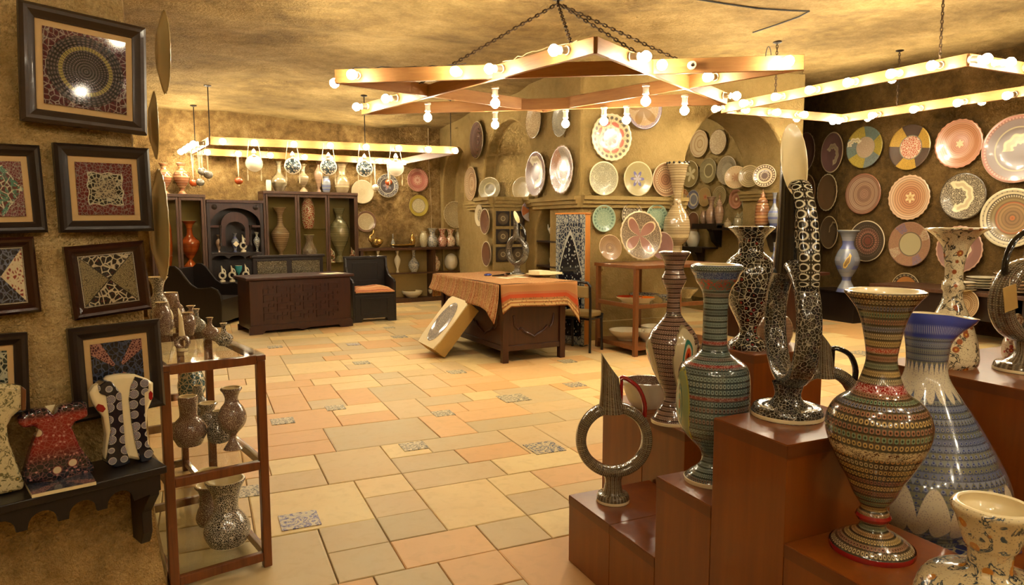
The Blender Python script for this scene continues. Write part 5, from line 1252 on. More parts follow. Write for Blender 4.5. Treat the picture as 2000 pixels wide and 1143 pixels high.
def f5(g, x, y, u, v):
    side = lines_(g, u, v, 40, C_('8a7a50'), C_('4d4028'), .1); star = lines_(g, u, v, 9, C_('1b1513'), C_('b0a07c'), .07)
    dd, cc = g.vor(g.vec(u, v), 9); star = g.mix(dd.lt(.16, .03) * .7, star, C_('6d2a24'))
    col = g.mix((y.ab() - x.ab()).lt(0, .01), star, side); col = g.mix((y.ab() - x.ab()).ab().lt(.02, .005), col, C_('1b1513'))
    e = x.ab().mx(y.ab()); bead = g.mix(dots(g, u, v, 40, 40, .36), C_('2a201a'), C_('c0b494')); return g.mix(e.lt(.94, .005).inv(), col, bead)
tilemat('t_hourglass', f5, bump=.25)
def f7(g, x, y, u, v):
    th = g.math('ARCTAN2', y, x); r = (x * x + y * y).pw(.5); arm = ((th * 2).sin().ab()).pw(3.0)
    col = lines_(g, u, v, 11, C_('12131c'), C_('3c4252'), .08); am = (arm.lt(.72, .03)).inv() * r.lt(.22, .02).inv()
    return g.mix(am, col, lines_(g, u, v, 22, C_('4a2428'), C_('9a6a58'), .12))
tilemat('t_cross', f7, bump=.3)
def f2(g, x, y, u, v):
    n = g.noise(g.vec(u, v), 6, 3, .6, 1.5); col = lines_(g, u, v, 8, C_('4f1d18'), C_('b5a98a'), .07); col = g.mix(n.band(.52, .62, .02), col, C_('3f6a50'))
    return g.mix((x.ab() + y.ab()).lt(1.0, .02), lines_(g, u, v, 18, C_('5a1816'), C_('8a7864'), .06), col)
tilemat('t_floral', f2, bump=.3)
def f4(g, x, y, u, v):
    col = lines_(g, u, v, 10, NAVY, C_('5c5f68'), .07); col = g.mix((y.ab() - x.ab()).lt(0, .01), col, lines_(g, u, v, 13, C_('7d3026'), C_('c2b08a'), .2))
    e = x.ab().mx(y.ab()); return g.mix(e.lt(.94, .005).inv(), col, g.mix(dots(g, u, v, 40, 40, .36), C_('2a201a'), C_('c0b494')))
tilemat('t_split', f4, bump=.3)
def f6(g, x, y, u, v): return lines_(g, u, v, 9, C_('26302a'), C_('a8a488'), .09)
tilemat('t_green', f6, bump=.3)
def framed(label, corners, fw, mw, tile, fmat, depth_=.035, bead=False):
    P = [on(NEARW, *c, .03) for c in corners]; TL, TR, BR, BL = P; c = (TL + TR + BR + BL) / 4
    wv = ((TR - TL) + (BR - BL)) / 2; hv = ((TL - BL) + (TR - BR)) / 2
    ang = (math.atan2(wv.z, wv.dot(UX)) + math.atan2(-hv.dot(UX), hv.z)) / 2; w, h = wv.length, hv.length
    t = thing('framed_tile', label, 'picture', c, 0, 'framed tiles on the near wall')
    M = Matrix((UX * math.cos(ang) + UZ * math.sin(ang), -NN, UZ * math.cos(ang) - UX * math.sin(ang))).transposed()
    t.matrix_world = Matrix.Translation(c) @ M.to_4x4()
    k = depth(c) / FPX; f, m_ = fw * k, mw * k
    pr = [(0, .0), (0, -depth_ * .7), (.25 * f, -depth_), (.5 * f, -depth_ * .95), (.8 * f, -depth_ * .6), (f, -depth_ * .5), (f, 0)]
    for (a, b) in (((-1, -1), (1, -1)), ((1, -1), (1, 1)), ((1, 1), (-1, 1)), ((-1, 1), (-1, -1))):
        mb = MB(); n = len(pr)
        for (sx, sz) in (a, b):
            for (o_, y) in pr: mb.v.append(Vector((sx * (w / 2 - o_), y, sz * (h / 2 - o_))))
        for i in range(n - 1): mb.face((i, i + 1, n + i + 1, n + i))
        mb.rec = True; obj('frame_rail', mb, fmat, t, auto=25)
    if m_: obj('mat_board', MB().box((0, -depth_ * .3, 0), (w - 2 * f + .01, .004, h - 2 * f + .01)), 'mat_gold', t, smooth=False)
    iw, ih = w - 2 * f - 2 * m_, h - 2 * f - 2 * m_; mb = MB().box((0, -depth_ * .36, 0), (iw, .008, ih))
    y = -depth_ * .36 - .0045; b = len(mb.v); mb.v += [Vector((-iw / 2, y, -ih / 2)), Vector((iw / 2, y, -ih / 2)), Vector((iw / 2, y, ih / 2)), Vector((-iw / 2, y, ih / 2))]
    mb.face((b, b + 1, b + 2, b + 3), ((0, 0), (1, 0), (1, 1), (0, 1))); obj('tile_panel', mb, tile, t, smooth=False)
    return t
framed('large brown-framed tile with concentric gold and maroon rings, topmost', [(35, 5), (283, 55), (280, 263), (35, 238)], 25, 12, 't_round', 'frame_brown')
framed('black-framed red and green floral tile cut by the left picture edge', [(-95, 282), (76, 281), (87, 453), (-84, 460)], 22, 11, 't_floral', 'frame_black')
framed('black-framed maroon tile with a dark lozenge, under the largest frame', [(102, 284), (290, 287), (292, 450), (113, 456)], 22, 11, 't_lozenge', 'frame_black')
framed('mahogany-framed navy and red tile at the left picture edge', [(-85, 468), (62, 461), (78, 608), (-68, 622)], 20, 0, 't_split', 'frame_mahogany')
framed('mahogany-framed tile with an hourglass of stars and speckle', [(122, 484), (275, 468), (293, 603), (140, 625)], 20, 0, 't_hourglass', 'frame_mahogany')
framed('dark-framed green lattice tile low at the left picture edge', [(-120, 660), (46, 648), (60, 808), (-106, 822)], 23, 11, 't_green', 'frame_black')
framed('dark-framed navy tile with maroon cross arms behind the ceramic robes', [(125, 643), (302, 622), (324, 795), (147, 816)], 24, 11, 't_cross', 'frame_black')
# ------------------------------------------------------------------ bench bracket shelf with ceramic robes
zb = on(NEARW, 325, 908, .24).z
A = on(NEARW, 330, 908, .24); O_ = Vector((A.x, A.y, 0)) - NN * .24 - UX * .01
t = thing('wall_bench', 'black bench shelf with scalloped apron on the near wall', 'bench', O_, R(22.5)); L = 1.25
obj('top_board', MB().b2(-L, 0, -.25, .02, zb - .028, zb), 'wood_black', t, smooth=False, bev=.004)
pts = [(-L, zb - .028), (-L, zb - .10)]; x = -L; sc_w = .115
while x < -.12:
    pts += [(x + .02, zb - .105)] + [(x + .02 + (sc_w - .03) / 2 - (sc_w - .03) / 2 * math.cos(math.pi * i / 8), zb - .10 + .045 * math.sin(math.pi * i / 8)) for i in range(9)] + [(x + sc_w - .01, zb - .105)]; x += sc_w
pts += [(-.02, zb - .09), (-.02, zb - .028)]
obj('apron', MB().prism(pts, .02), 'wood_black', t, loc=(0, -.235, 0), smooth=False)
MS2 = Matrix(((0, 1, 0), (1, 0, 0), (0, 0, 1)))
for x in (-.055, -.95): obj('bracket_leg', MB().prism([(-.22, zb - .028), (.0, zb - .028), (0, zb - .33), (-.10, zb - .33), (-.13, zb - .28), (-.13, zb - .2), (-.22, zb - .11)], .035, MS2), 'wood_black', t, loc=(x - .0, -.0, 0), smooth=False, bev=.004)
def robe_prism(pts, off, th):
    pl_ = NEARW; ps = [on(pl_, *q, off) for q in pts]; c = O_
    return [((v - c).dot(UX), v.z) for v in ps]
def robe(name, label, outline, mat, off=.12, th=.045, extra=(), puff=.02):
    t = thing(name, label, 'ceramic robe', O_, R(22.5), 'ceramic robes on the bench'); pts = robe_prism(outline, off, th)
    zmin = min(z for _, z in pts); dz = zb + .001 - zmin; pts = [(x, z + dz) for x, z in pts]; xm = sum(x for x, _ in pts) / len(pts)
    o = obj('robe_body', MB().prism(pts, th), mat, t, loc=(0, -off - th / 2, 0), bev=.012, auto=60)
    for nm, out, m2, o2, t2 in extra:
        q = [(x, z + dz) for x, z in robe_prism(out, off, th)]; obj(nm, MB().prism(q, t2), m2, t, loc=(0, -off - th / 2 - o2, 0), bev=.004, auto=60)
    return t
def mat_robe(name, base, lo, speck, fl):
    g = glaze(name); x, y, z = g.ob(); p = g.pos('Object', (1, .3, 1)); d, cc = g.vor(p, 22, 'F1', .9); sel = S(g, g.n('ShaderNodeSeparateColor', {0: cc}).outputs[0])
    e, _ = g.vor(p, 60); f, _ = g.vor(p, 75, 'DISTANCE_TO_EDGE')
    col = g.mix(g.remap(z, zb + .07, zb + .13, 1, 0), base, lo); col = g.mix(g.remap(z, zb + .225, zb + .245, 0, 1), col, lo)
    col = g.mix(e.lt(.22, .05) * .8, col, speck); col = g.mix(f.lt(.06, .03) * .25, col, speck)
    big = sel.lt(.22, .01); col = g.mix(big * d.lt(.36, .02), col, C_('6d2420')); col = g.mix(big * d.lt(.31, .02), col, fl); col = g.mix(big * d.lt(.1, .03), col, C_('a06a4c')); MAT[name] = g.out(col)
mat_robe('g_robe_red', C_('7d1a16'), C_('16141c'), C_('b5766a'), C_('c9b08a'))
def mat_rosette(name):
    g = glaze(name); p = g.pos('Object', (1, .3, 1)); x, y, z = g.ob(); d, cc = g.vor(p, 26, 'F1', .35)
    f = g.n('ShaderNodeTexVoronoi', {'Vector': p, 'Scale': 26.0, 'Randomness': .35}, feature='F1'); vv = g.n('ShaderNodeVectorMath', {0: p, 1: f.outputs['Position']}, operation='SUBTRACT'); sp = g.n('ShaderNodeSeparateXYZ', {0: vv.outputs[0]})
    an = g.math('ARCTAN2', S(g, sp.outputs[2]), S(g, sp.outputs[0])); spokes = (an * 7).sin().ab().lt(.4, .15)
    col = g.mix(d.lt(.42, .02), C_('14141f'), C_('5a5668')); col = g.mix(d.lt(.40, .02) * spokes, col, C_('c2b8a4')); col = g.mix(d.band(.38, .43, .01), col, C_('b0a898')); MAT[name] = g.out(g.mix(d.lt(.08, .02), col, C_('8a6a6a')))
mat_rosette('g_rosette')
robe('ceramic_robe', 'cream leafy ceramic robe at the left picture edge', [(-70, 760), (0, 748), (38, 752), (47, 758), (47, 798), (36, 800), (22, 812), (12, 830), (15, 860), (30, 900), (45, 940), (44, 954), (-20, 968), (-120, 985), (-115, 960), (-80, 880), (-75, 830), (-95, 815)], 'g_kaftan_leaf', .13, .05,
     [('cuff', [(37, 752), (47, 758), (47, 798), (37, 800)], 'g_orangeband', .008, .062)])
robe('ceramic_robe', 'red ceramic robe with black floral hem and sleeves', [(88, 785), (97, 795), (104, 803), (109, 792), (113, 782), (140, 776), (166, 774), (169, 803), (143, 813), (137, 823), (152, 860), (181, 900), (177, 914), (110, 925), (46, 932), (42, 918), (57, 868), (72, 828), (66, 820), (42, 826), (30, 812), (45, 797), (70, 788)], 'g_robe_red', .13, .05,
     [('neck_opening', [(90, 786), (111, 783), (103, 801)], 'cream', -.046, .002)])
robe('ceramic_robe', 'navy open-fronted ceramic robe with white rosettes', [(208, 746), (235, 742), (260, 741), (285, 750), (297, 758), (297, 785), (286, 812), (284, 850), (290, 880), (295, 893), (275, 910), (250, 905), (222, 919), (205, 913), (203, 895), (206, 860), (200, 825), (180, 800), (173, 778), (182, 765), (200, 757)], 'cream', .12, .05,
     [('left_front', [(203, 752), (213, 755), (232, 778), (236, 830), (240, 880), (250, 912), (222, 921), (204, 914), (207, 880), (212, 850), (207, 812), (203, 782), (190, 778), (187, 764)], 'g_rosette', .01, .062),
      ('right_front', [(259, 745), (285, 752), (285, 772), (277, 776), (279, 830), (284, 875), (295, 890), (290, 905), (270, 912), (262, 885), (252, 835), (247, 790), (250, 765)], 'g_rosette', .01, .062),
      ('sleeve_flower', [(290, 772), (294, 777), (294, 787), (290, 792), (286, 787), (286, 777)], 'red_glaze', .003, .004), ('sleeve_flower', [(188, 798), (198, 801), (203, 808), (197, 815), (187, 812), (183, 805)], 'red_glaze', .003, .004)])
q = [hz(*c, zb + .012) for c in ((47, 940), (62, 967), (188, 941), (172, 915))]; c = sum(q, Vector()) / 4; wv = (q[2] - q[1])
mb = MB(); 
for z in (-.011, .0):
    for v in q: mb.v.append(v - c + Vector((0, 0, z)))
for f_ in ((0, 1, 2, 3)[::-1], (4, 5, 6, 7), (0, 1, 5, 4), (1, 2, 6, 5), (2, 3, 7, 6), (3, 0, 4, 7)): mb.face(f_)
mb.rec = True
o = obj('tile_slab', mb, 'cream_matte', None, loc=c, smooth=False); tag(o, 'black glazed tile slab lying in front of the red robe', 'tile')
mb2 = MB(); mb2.v = [(v - c) * .995 + Vector((0, 0, .0012)) for v in q]; mb2.face((0, 1, 2, 3), ((0, 0), (1, 0), (1, 1), (0, 1))); mb2.rec = True; obj('glaze_face', mb2, 't_cross', o, smooth=False)
# ------------------------------------------------------------------ plates on the return of the near wall, seen edge on
pmat('p_back', [(0, C_('c2a868')), (.95, C_('b89e60'))])
for i, (lab, px, py, h, nx, ny) in enumerate([('cream plate seen edge-on beside the largest framed tile', 313, 102, 156, .985, .17), ('narrow cream plate edge-on between the two upper frames', 296, 245, 130, .99, .14), ('large cream plate edge-on beside the lozenge and hourglass frames', 303, 440, 216, .985, .17)]):
    d_ = ray(px, py); p = CO + d_ * (3.12 / d_.y); r = h / 2 * depth(p) / FPX
    o = bpy.data.objects.new('wall_plate', plate_mesh('scallop', 'p_back')); link(o); o.matrix_world = Matrix.Translation(p - Vector((nx, ny, 0)) * r * .06) @ frame_of((nx, ny, 0)).to_4x4() @ Matrix.Scale(r, 4)
    tag(o, lab, 'plate', 'plates on the corner of the near wall')
# ------------------------------------------------------------------ glass-topped wooden rack with small pottery
rz = R(13.7); F0 = Vector((-.165, 2.99, 0)); t = thing('pottery_rack', 'wooden rack with glass shelves full of speckled pottery at the left', 'rack', F0, rz); rw, rd = .375, 1.5; m = 'wood_shelf'; zT, zM, zL = .955, .49, .075
for y in (0, .85, rd):
    for x in (0, rw): B('leg', t, x - .018, x + .018, y - .018, y + .018, 0, zT - .03, m, .004)
for z in (zT, zM, zL):
    for y in (0, .85, rd): B('cross_rail', t, .018, rw - .018, y - .014, y + .014, z - .045, z - .006, m, .003)
    for x in (0, rw):
        B('side_rail', t, x - .013, x + .013, .018, .832, z - .04, z - .006, m, .003); B('side_rail', t, x - .013, x + .013, .868, rd - .018, z - .04, z - .006, m, .003)
    B('glass_shelf', t, .0 if z < zT else -.015, rw if z < zT else rw + .015, .0 if z < zT else -.015, rd, z - .006, z, 'shelf_glass', 0)
for x in (0, rw): B('top_trim', t, x - .02, x + .02, -.02, rd, zT - .03, zT - .007, m, .003)
gT = 'small pottery on the rack top'
for lab, cx, y0, y1, hw, z, mt, sh in [
    ('small dark speckled bottle at the front right corner of the rack', 438, 631, 675, 17, zT, 'g_speck_black', 'bottle'), ('small maroon speckled bottle left of the corner bottle on the rack', 411, 620, 662, 17, zT, 'g_speck_maroon', 'bottle'),
    ('grey speckled bottle in the middle of the rack top', 385, 603, 648, 17, zT, 'g_lace_grey', 'bottle'), ('maroon pitcher-like bottle behind the grey bottle', 374, 597, 637, 13, zT, 'g_speck_maroon', 'vase'),
    ('maroon lidded jar with a dome on the rack top', 348, 578, 640, 15, zT, 'g_speck_maroon', 'spire'), ('round maroon pot beside the white-spouted jug', 368, 610, 655, 15, zT, 'g_speck_maroon', 'jar'),
    ('tall black and white speckled vase farthest back on the rack', 312, 541, 632, 20, zT, 'g_speck_black', 'flare'), ('cream-rimmed cup stack on the rack, lower cup', 335, 571, 606, 14, zT, 'g_speck_maroon', 'cyl'),
    ('pale maroon jar half hidden by the wall on the rack', 318, 590, 655, 17, zT, 'g_speck_maroon', 'jar')]:
    small('small_pot', lab, 'pot', cx, y0, y1, hw, z, mt, sh, group=gT)
p = hz(357, 686, zT); ring_jug('small_ring_jug', 'small maroon jug with a tall cream spout at the front of the rack', p, -YAW, .033, .038, .19, .022, .014, 'g_speck_maroon', 'cream', .03, .016, (0, .011, .009), hand=False, bandmat='cream')
p = hz(325, 650, zT); ring_jug('small_ring_jug', 'small maroon jug with a curled cream handle behind the cream spout', p, -YAW, .04, .045, .16, .03, .016, 'g_speck_maroon', 'cream', .035, .02, (0, .012, .012), bandmat='cream')
gM = 'pottery on the middle rack shelf'
pot('footed_bottle', 'maroon speckled bottle on a foot at the right of the middle shelf', 'bottle', 456, [(755, 18), (758, 20), (764, 16), (775, 12), (785, 14), (795, 21), (808, 26), (820, 26), (832, 21), (842, 12), (850, 6.5), (858, 7), (868, 13), (876, 18)], zM, 'g_speck_maroon', group=gM)
pot('gourd_vase', 'maroon gourd-shaped vase at the left of the middle shelf', 'vase', 371, [(772, 17), (776, 18), (790, 17), (806, 16), (814, 18), (825, 28), (840, 33), (852, 30), (864, 24), (868, 22)], zM, 'g_speck_maroon', group=gM)
pot('rimmed_pot', 'pot with wide cream mouth behind the footed bottle', 'pot', 408, [(786, 17), (789, 18), (796, 13), (805, 13), (818, 18), (832, 19), (842, 14)], zM, 'g_speck_dark', group=gM)
pot('rimmed_pot', 'dark pot with cream mouth in front on the middle shelf', 'pot', 429, [(801, 11), (804, 12), (812, 12), (826, 15), (840, 21), (852, 22), (862, 17)], zM, 'g_speck_black', group=gM)
pot('speckled_vase', 'blue-grey speckled vase behind on the middle shelf', 'vase', 388, [(752, 7), (755, 8), (762, 9), (776, 12), (786, 21), (798, 24), (808, 19)], zM, 'g_lace_grey', group=gM)
pot('patterned_vase', 'teal and cream patterned vase at the back of the middle shelf', 'vase', 376, [(724, 18), (727, 19), (735, 22), (750, 26), (764, 24), (775, 18)], hz(376, 775, zM) if False else zM + .0, 'g_tealwhite', group=gM)
gL = 'pottery on the bottom rack shelf'
pot('wide_mouth_vase', 'black and white speckled vase with flared cream mouth on the bottom shelf', 'vase', 445, [(932, 36), (935, 37), (942, 33), (955, 27), (972, 23), (988, 22), (995, 24), (1005, 31), (1018, 39), (1032, 43), (1044, 41), (1054, 36), (1060, 33)], zL, 'g_speck_black', parts=True, base=.01, group=gL)
pot('wide_mouth_vase', 'maroon vase with cream mouth behind the black speckled vase', 'vase', 408, [(945, 22), (948, 23), (956, 17), (968, 14), (982, 14), (996, 20), (1012, 23), (1024, 18)], zL, 'g_speck_maroon', group=gL)
pot('wide_mouth_vase', 'dark vase with cream mouth at the back of the bottom shelf', 'vase', 412, [(918, 24), (921, 25), (930, 20), (945, 15), (960, 17), (975, 22), (988, 20)], zL, 'g_speck_dark', group=gL)
# ------------------------------------------------------------------ small goods
def hang_flask(label, px, py, r_px, mat):
    p0 = near_on(LF[0], LF[1], px); n = toward_cam(LF[0], LF[1]); q = p0 + n * .06; s = depth(q) / FPX
    zc = q.z + (proj(q)[1] - py) * s; r = r_px * s
    t = thing('hanging_flask', label, 'hanging ornament', (q.x, q.y, zc), math.atan2(n.y, n.x) + math.pi / 2, 'ceramic flasks hung from the lamp frame')
    obj('disc', MB().lathe([(.001, -r * .25), (r * .6, -r * .25), (r * .95, -r * .12), (r, 0), (r * .95, r * .12), (r * .6, r * .25), (.001, r * .25)], 28), mat, t, rot=(math.pi / 2, 0, 0))
    obj('rim', MB().tube([(r * math.cos(a), 0, r * math.sin(a)) for a in [k * math.pi / 12 for k in range(24)]], r * .12, 6, True), 'white_glaze', t)
    obj('neck', MB().lathe([(r * .25, r * .9), (r * .32, r * 1.05), (r * .2, r * 1.2), (r * .34, r * 1.45), (r * .22, r * 1.75), (.002, r * 2.0)], 14), 'white_glaze', t)
    top = LF[0].z - zc + .03
    for sx in (-1, 1):
        obj('cord', MB().tube([(sx * r * .95, 0, r * .3), (sx * r * .55, .042, top)], .004, 5), 'cord', t)
        ts = obj('tassel', MB().lathe([(.006, -r * 2.3), (.011, -r * 1.7), (.004, -r * 1.35), (.008, -r * 1.25), (.002, -r * .3)], 8), 'bone', t, loc=(sx * r * .85, 0, 0))
lace('g_openwork', C_('d6cbb0'), C_('3a4a50'), 28, .14)
for lab, px, py, m_ in [('plain cream flask ornament hanging leftmost from the lamp frame', 495, 319, 'white_glaze'), ('openwork flask ornament hanging second from left', 570, 324, 'g_openwork'), ('openwork flask ornament hanging third, above the triple cabinet', 640, 326, 'g_openwork'),
        ('openwork flask ornament hanging fourth, above the beige plate', 710, 329, 'g_openwork'), ('cream flask ornament hanging rightmost near the coral plate', 771, 328, 'white_glaze')]: hang_flask(lab, px, py, 14.5, m_)
def hang_ball(label, px, py, r_px, mat, line=(3, 0), shape='ball'):
    p0 = near_on(LF[line[0]], LF[line[1]], px) if line else None; s = depth(p0) / FPX; zc = p0.z + (proj(p0)[1] - py) * s; r = r_px * s
    t = thing('hanging_ball', label, 'hanging ornament', (p0.x, p0.y - .05, zc), 0, 'ceramic balls hung from the lamp frame')
    obj('ball', MB().ball((0, 0, 0), r, 16, 10, .9), mat, t); obj('cord', MB().tube([(0, 0, r * .8), (.01, .05, p0.z - zc + .03)], .004, 5), 'cord', t); obj('cord', MB().tube([(0, 0, r * .8), (-.02, .05, p0.z - zc + .03)], .004, 5), 'cord', t)
    obj('bead', MB().ball((0, 0, -r * 1.1), r * .2, 8, 6), 'bone', t)
for lab, px, py, r_, m_, ln in [('grey striped ball hanging at the lamp frame corner, upper left', 393, 335, 8.5, 'g_lace_grey', (3, 0)), ('grey striped ball hanging at the lamp frame corner, right', 404, 341, 9, 'g_lace_grey', (3, 0)), ('grey ball hanging lowest at the lamp frame corner', 388, 356, 8, 'g_lace_grey', (3, 0)),
        ('orange ball hanging in front of the banded urns', 345, 357, 8, 'g_orange', (3, 2)), ('orange ball hanging alone above the carved bookcase', 464, 353, 8, 'g_orange', (3, 2)), ('white ball hanging beside the navy plate', 731, 366, 7, 'white_glaze', (3, 2)), ('orange ball hanging in front of the navy plate', 757, 356, 7, 'g_orange', (3, 2))]:
    hang_ball(lab, px, py, r_, m_, ln)
# on and in the cabinets
ct = 'pottery on the cabinet tops'; TOPL, TOPR = (CABF, -.18), (CABF, -.16)
def put_on(root_w_h, label, cx, y0, hw, mat, shape, name='vase', cat='vase', back=.19, group=None, inner='cream'):
    root, w, h = root_w_h; pl_ = (CABF[0], CABF[1] - CABF[0] * back); d_ = ray(cx, 400); n_, p_ = pl_
    q = on(pl_, cx, 400); s = depth(q) / FPX; yb = proj((q.x, q.y, h))[1]
    return small(name, label, cat, cx, y0 + (yb - yb), yb, hw, Vector((q.x, q.y, h)), mat, shape, group=group, inner=inner)
put_on(cabL, 'orange and black banded urn on the left cabinet, nearer the wall', 323, 320, 15, 'g_orangeband', 'urn', 'banded_urn', group=ct)
put_on(cabL, 'orange and black banded urn on the left cabinet, nearer the bookcase', 357, 320, 15, 'g_orangeband', 'urn', 'banded_urn', group=ct)
put_on(cabR, 'small white bottle with a blue label on the triple cabinet', 526, 352, 5, 'white_glaze', 'cyl', 'white_bottle', 'bottle', .1, ct)
put_on(cabR, 'long-necked beige bottle on the triple cabinet, left', 547, 316, 15, 'g_rings_olive', 'bottle', 'long_bottle', 'bottle', group=ct)
put_on(cabR, 'beige ewer on the triple cabinet behind the openwork flask', 594, 322, 11, 'g_beige', 'pedestal', 'ewer', 'ewer', group=ct)
put_on(cabR, 'slim mauve bottle on the triple cabinet', 624, 314, 9, 'g_pinkbrown', 'vase', 'slim_bottle', 'bottle', group=ct)
put_on(cabR, 'small lilac jar on the triple cabinet beside the slim bottle', 638, 345, 9, 'g_blueplain', 'jar', 'small_jar', 'jar', group=ct)
put_on(cabR, 'flared beige moon vase on the triple cabinet, rightmost', 669, 319, 14, 'g_beige', 'flare', 'moon_vase', group=ct)
def shelf_put(zy, label, cx, y0, hw, mat, shape, plane=CABF, back=.17, name='vase', cat='vase', group=None, inner='cream'):
    pl_ = (plane[0], plane[1] - plane[0] * back); q = on(pl_, cx, 500); q = Vector((q.x, q.y, zy)); yb = proj(q)[1]
    return small(name, label, cat, cx, y0, yb, hw, q, mat, shape, group=group, inner=inner)
zcl = on(CABF, 370, 525).z; gc = 'pottery in the glass cabinets'
shelf_put(zcl, 'tall orange long-necked vase in the left glass cabinet', 372, 432, 18, 'g_orangevase', 'pedestal', name='orange_vase', group=gc)
shelf_put(zcl, 'orange jar at the wall side of the left glass cabinet', 325, 416, 12, 'g_orange', 'jar', name='orange_jar', cat='jar', group=gc)
shelf_put(.11, 'round orange vase low in the left glass cabinet', 327, 500, 14, 'g_orangevase', 'belly', name='orange_vase', group=gc)
z3, z4 = on(CABF, 660, 513).z, on(CABF, 600, 447).z
shelf_put(z3 , 'tall ringed pink-brown bottle in the first bay of the triple cabinet', 549, 406, 17, 'g_pinkbrown', 'pedestal', name='ringed_bottle', cat='bottle', group=gc)
shelf_put(z4, 'blue and orange patterned jar on the upper shelf of the triple cabinet', 604, 385, 13, 'g_redwhite', 'jar', name='patterned_jar', cat='jar', group=gc)
shelf_put(z3, 'mauve bulbous vase below it in the triple cabinet', 605, 459, 15, 'g_speck_maroon', 'belly', name='mauve_vase', group=gc)
shelf_put(z3, 'big grey-olive urn in the right bay of the triple cabinet', 664, 408, 19, 'g_rings_olive', 'urn', name='olive_urn', cat='urn', group=gc)
for lab, cx, m_ in (('small white ring figurine left of the olive urn', 648, 'g_redwhite'), ('small white ring figurine right of the olive urn', 688, 'g_redwhite')):
    q = on((CABF[0], CABF[1] - CABF[0] * .08), cx, 500); ring_jug('ring_figurine', lab, Vector((q.x, q.y, z3)), -YAW, .06, .09, .28, .06, .03, m_, 'white_glaze', .04, .03, (0, .02, .02))
shelf_put(.11, 'round white pot at the bottom of the triple cabinet', 672, 560, 14, 'porcelain', 'jar', name='white_pot', cat='pot', group=gc)
zs2 = zs; gk = 'small vases in the carved bookcase'
for lab, cx, y0, hw, m_, sh, k, nm in [('small orange vase on the top bookcase shelf', 428, 459, 6, 'g_pinkbrown', 'vase', 0, 'small_vase'), ('small violet vase with a white tag on the top bookcase shelf', 460, 456, 7, 'g_blueplain', 'vase', 0, 'small_vase'), ('small blue-white vase at the right of the top bookcase shelf', 503, 454, 7, 'g_bluewhite', 'vase', 0, 'small_vase'),
        ('turquoise goblet on the middle bookcase shelf', 465, 519, 7, 'turquoise', 'goblet', 1, 'goblet'), ('white lidded jar on the bottom bookcase shelf', 467, 569, 10, 'g_bluewhite', 'lidded', 2, 'lidded_jar'), ('small white cup on the bottom bookcase shelf', 440, 592, 4.5, 'porcelain', 'goblet', 2, 'cup'), ('small pink pot at the left of the bottom bookcase shelf', 429, 577, 6, 'g_redwhite', 'jar', 2, 'small_pot')]:
    shelf_put(zs2[k], lab, cx, y0, hw, m_, sh, name=nm, cat='goblet' if nm == 'goblet' else 'vase', group=gk, back=.12)
for lab, cx, k, h_ in [('small white ring jug on the top bookcase shelf', 476, 0, .30), ('white ring jug at the left of the middle bookcase shelf', 433, 1, .28), ('white ring jug beside the turquoise goblet', 452, 1, .28), ('large white ring jug at the right of the middle bookcase shelf', 479, 1, .30)]:
    q = on((CABF[0], CABF[1] - CABF[0] * .12), cx, 500); ring_jug('white_ring_jug', lab, Vector((q.x, q.y, zs2[k])), -YAW, .065, .11, h_, .045, .02, 'white_glaze', 'white_glaze', .035, .03, (0, .016, .016))
# tag on the violet vase
q = on((CABF[0], CABF[1] - CABF[0] * .04), 461, 470); o = obj('price_tag', MB().box((0, 0, 0), (.07, .003, .07)), 'paper', None, loc=(q.x, q.y, zs2[0] + .14), rot=(0, R(45), ANG), smooth=False); tag(o, 'white square price tag hanging on the violet vase', 'tag')
# low shelf unit
gl = 'pottery on the low shelf unit'
for lab, cx, y0, hw, m_, sh, z in [('blue and white jug on the low shelf, first of the row', 845, 446, 11, 'g_bluewhite', 'flare', LOWT), ('blue and white jug on the low shelf behind the first', 828, 452, 8, 'g_olivewhite', 'jar', LOWT), ('red and white jug on the low shelf, second of the row', 864, 447, 10, 'g_redwhite', 'flare', LOWT), ('red-brown leafy jug on the low shelf, third of the row', 880, 448, 10, 'g_floral_red', 'flare', LOWT),
        ('brownish jug on the low shelf, fourth of the row', 898, 449, 10, 'g_olivewhite', 'jar', LOWT), ('dark blue jug on the low shelf, fifth of the row', 914, 445, 11, 'g_tealwhite', 'flare', LOWT), ('white vase at the right end of the low shelf top', 930, 443, 9, 'porcelain', 'flare', LOWT), ('small brass vase on the low shelf top', 806, 452, 6, 'gold', 'lidded', LOWT), ('tiny blue bottle on the boat-shaped tray', 768, 457, 4, 'g_bluewhite', 'bottle', LOWT),
        ('blue-white long-necked bottle on the lower shelf behind the chair', 808, 488, 11, 'g_bluewhite', 'bottle', zmid), ('lidded patterned jar on the lower shelf', 850, 493, 10, 'g_floral_red', 'lidded', zmid), ('round white jar with dark hearts on the lower shelf', 881, 495, 13, 'porcelain', 'ball', zmid), ('pale lidded jar at the right of the lower shelf', 916, 489, 12, 'g_olivewhite', 'lidded', zmid),
        ('small bottle left behind the chair back', 738, 490, 6, 'porcelain', 'vase', zmid), ('second small bottle left behind the chair back', 776, 490, 6, 'porcelain', 'vase', zmid)]:
    shelf_put(z, lab, cx, y0, hw, m_, sh, plane=LOWF, back=.13, name='jug' if sh == 'flare' else 'jar', cat='jug' if sh == 'flare' else 'jar', group=gl)
for lab, cx, hw in (('wide white bowl at the bottom of the low shelf unit', 805, 20), ('second white bowl at the bottom of the low shelf unit', 850, 14)):
    q = on((LOWF[0], LOWF[1] - LOWF[0] * .15), cx, 560); pot('white_bowl', lab, 'bowl', cx, [(568, hw), (569, hw), (574, hw * .9), (579, hw * .6), (581, hw * .5)], Vector((q.x, q.y, .08)), 'porcelain', group=gl)
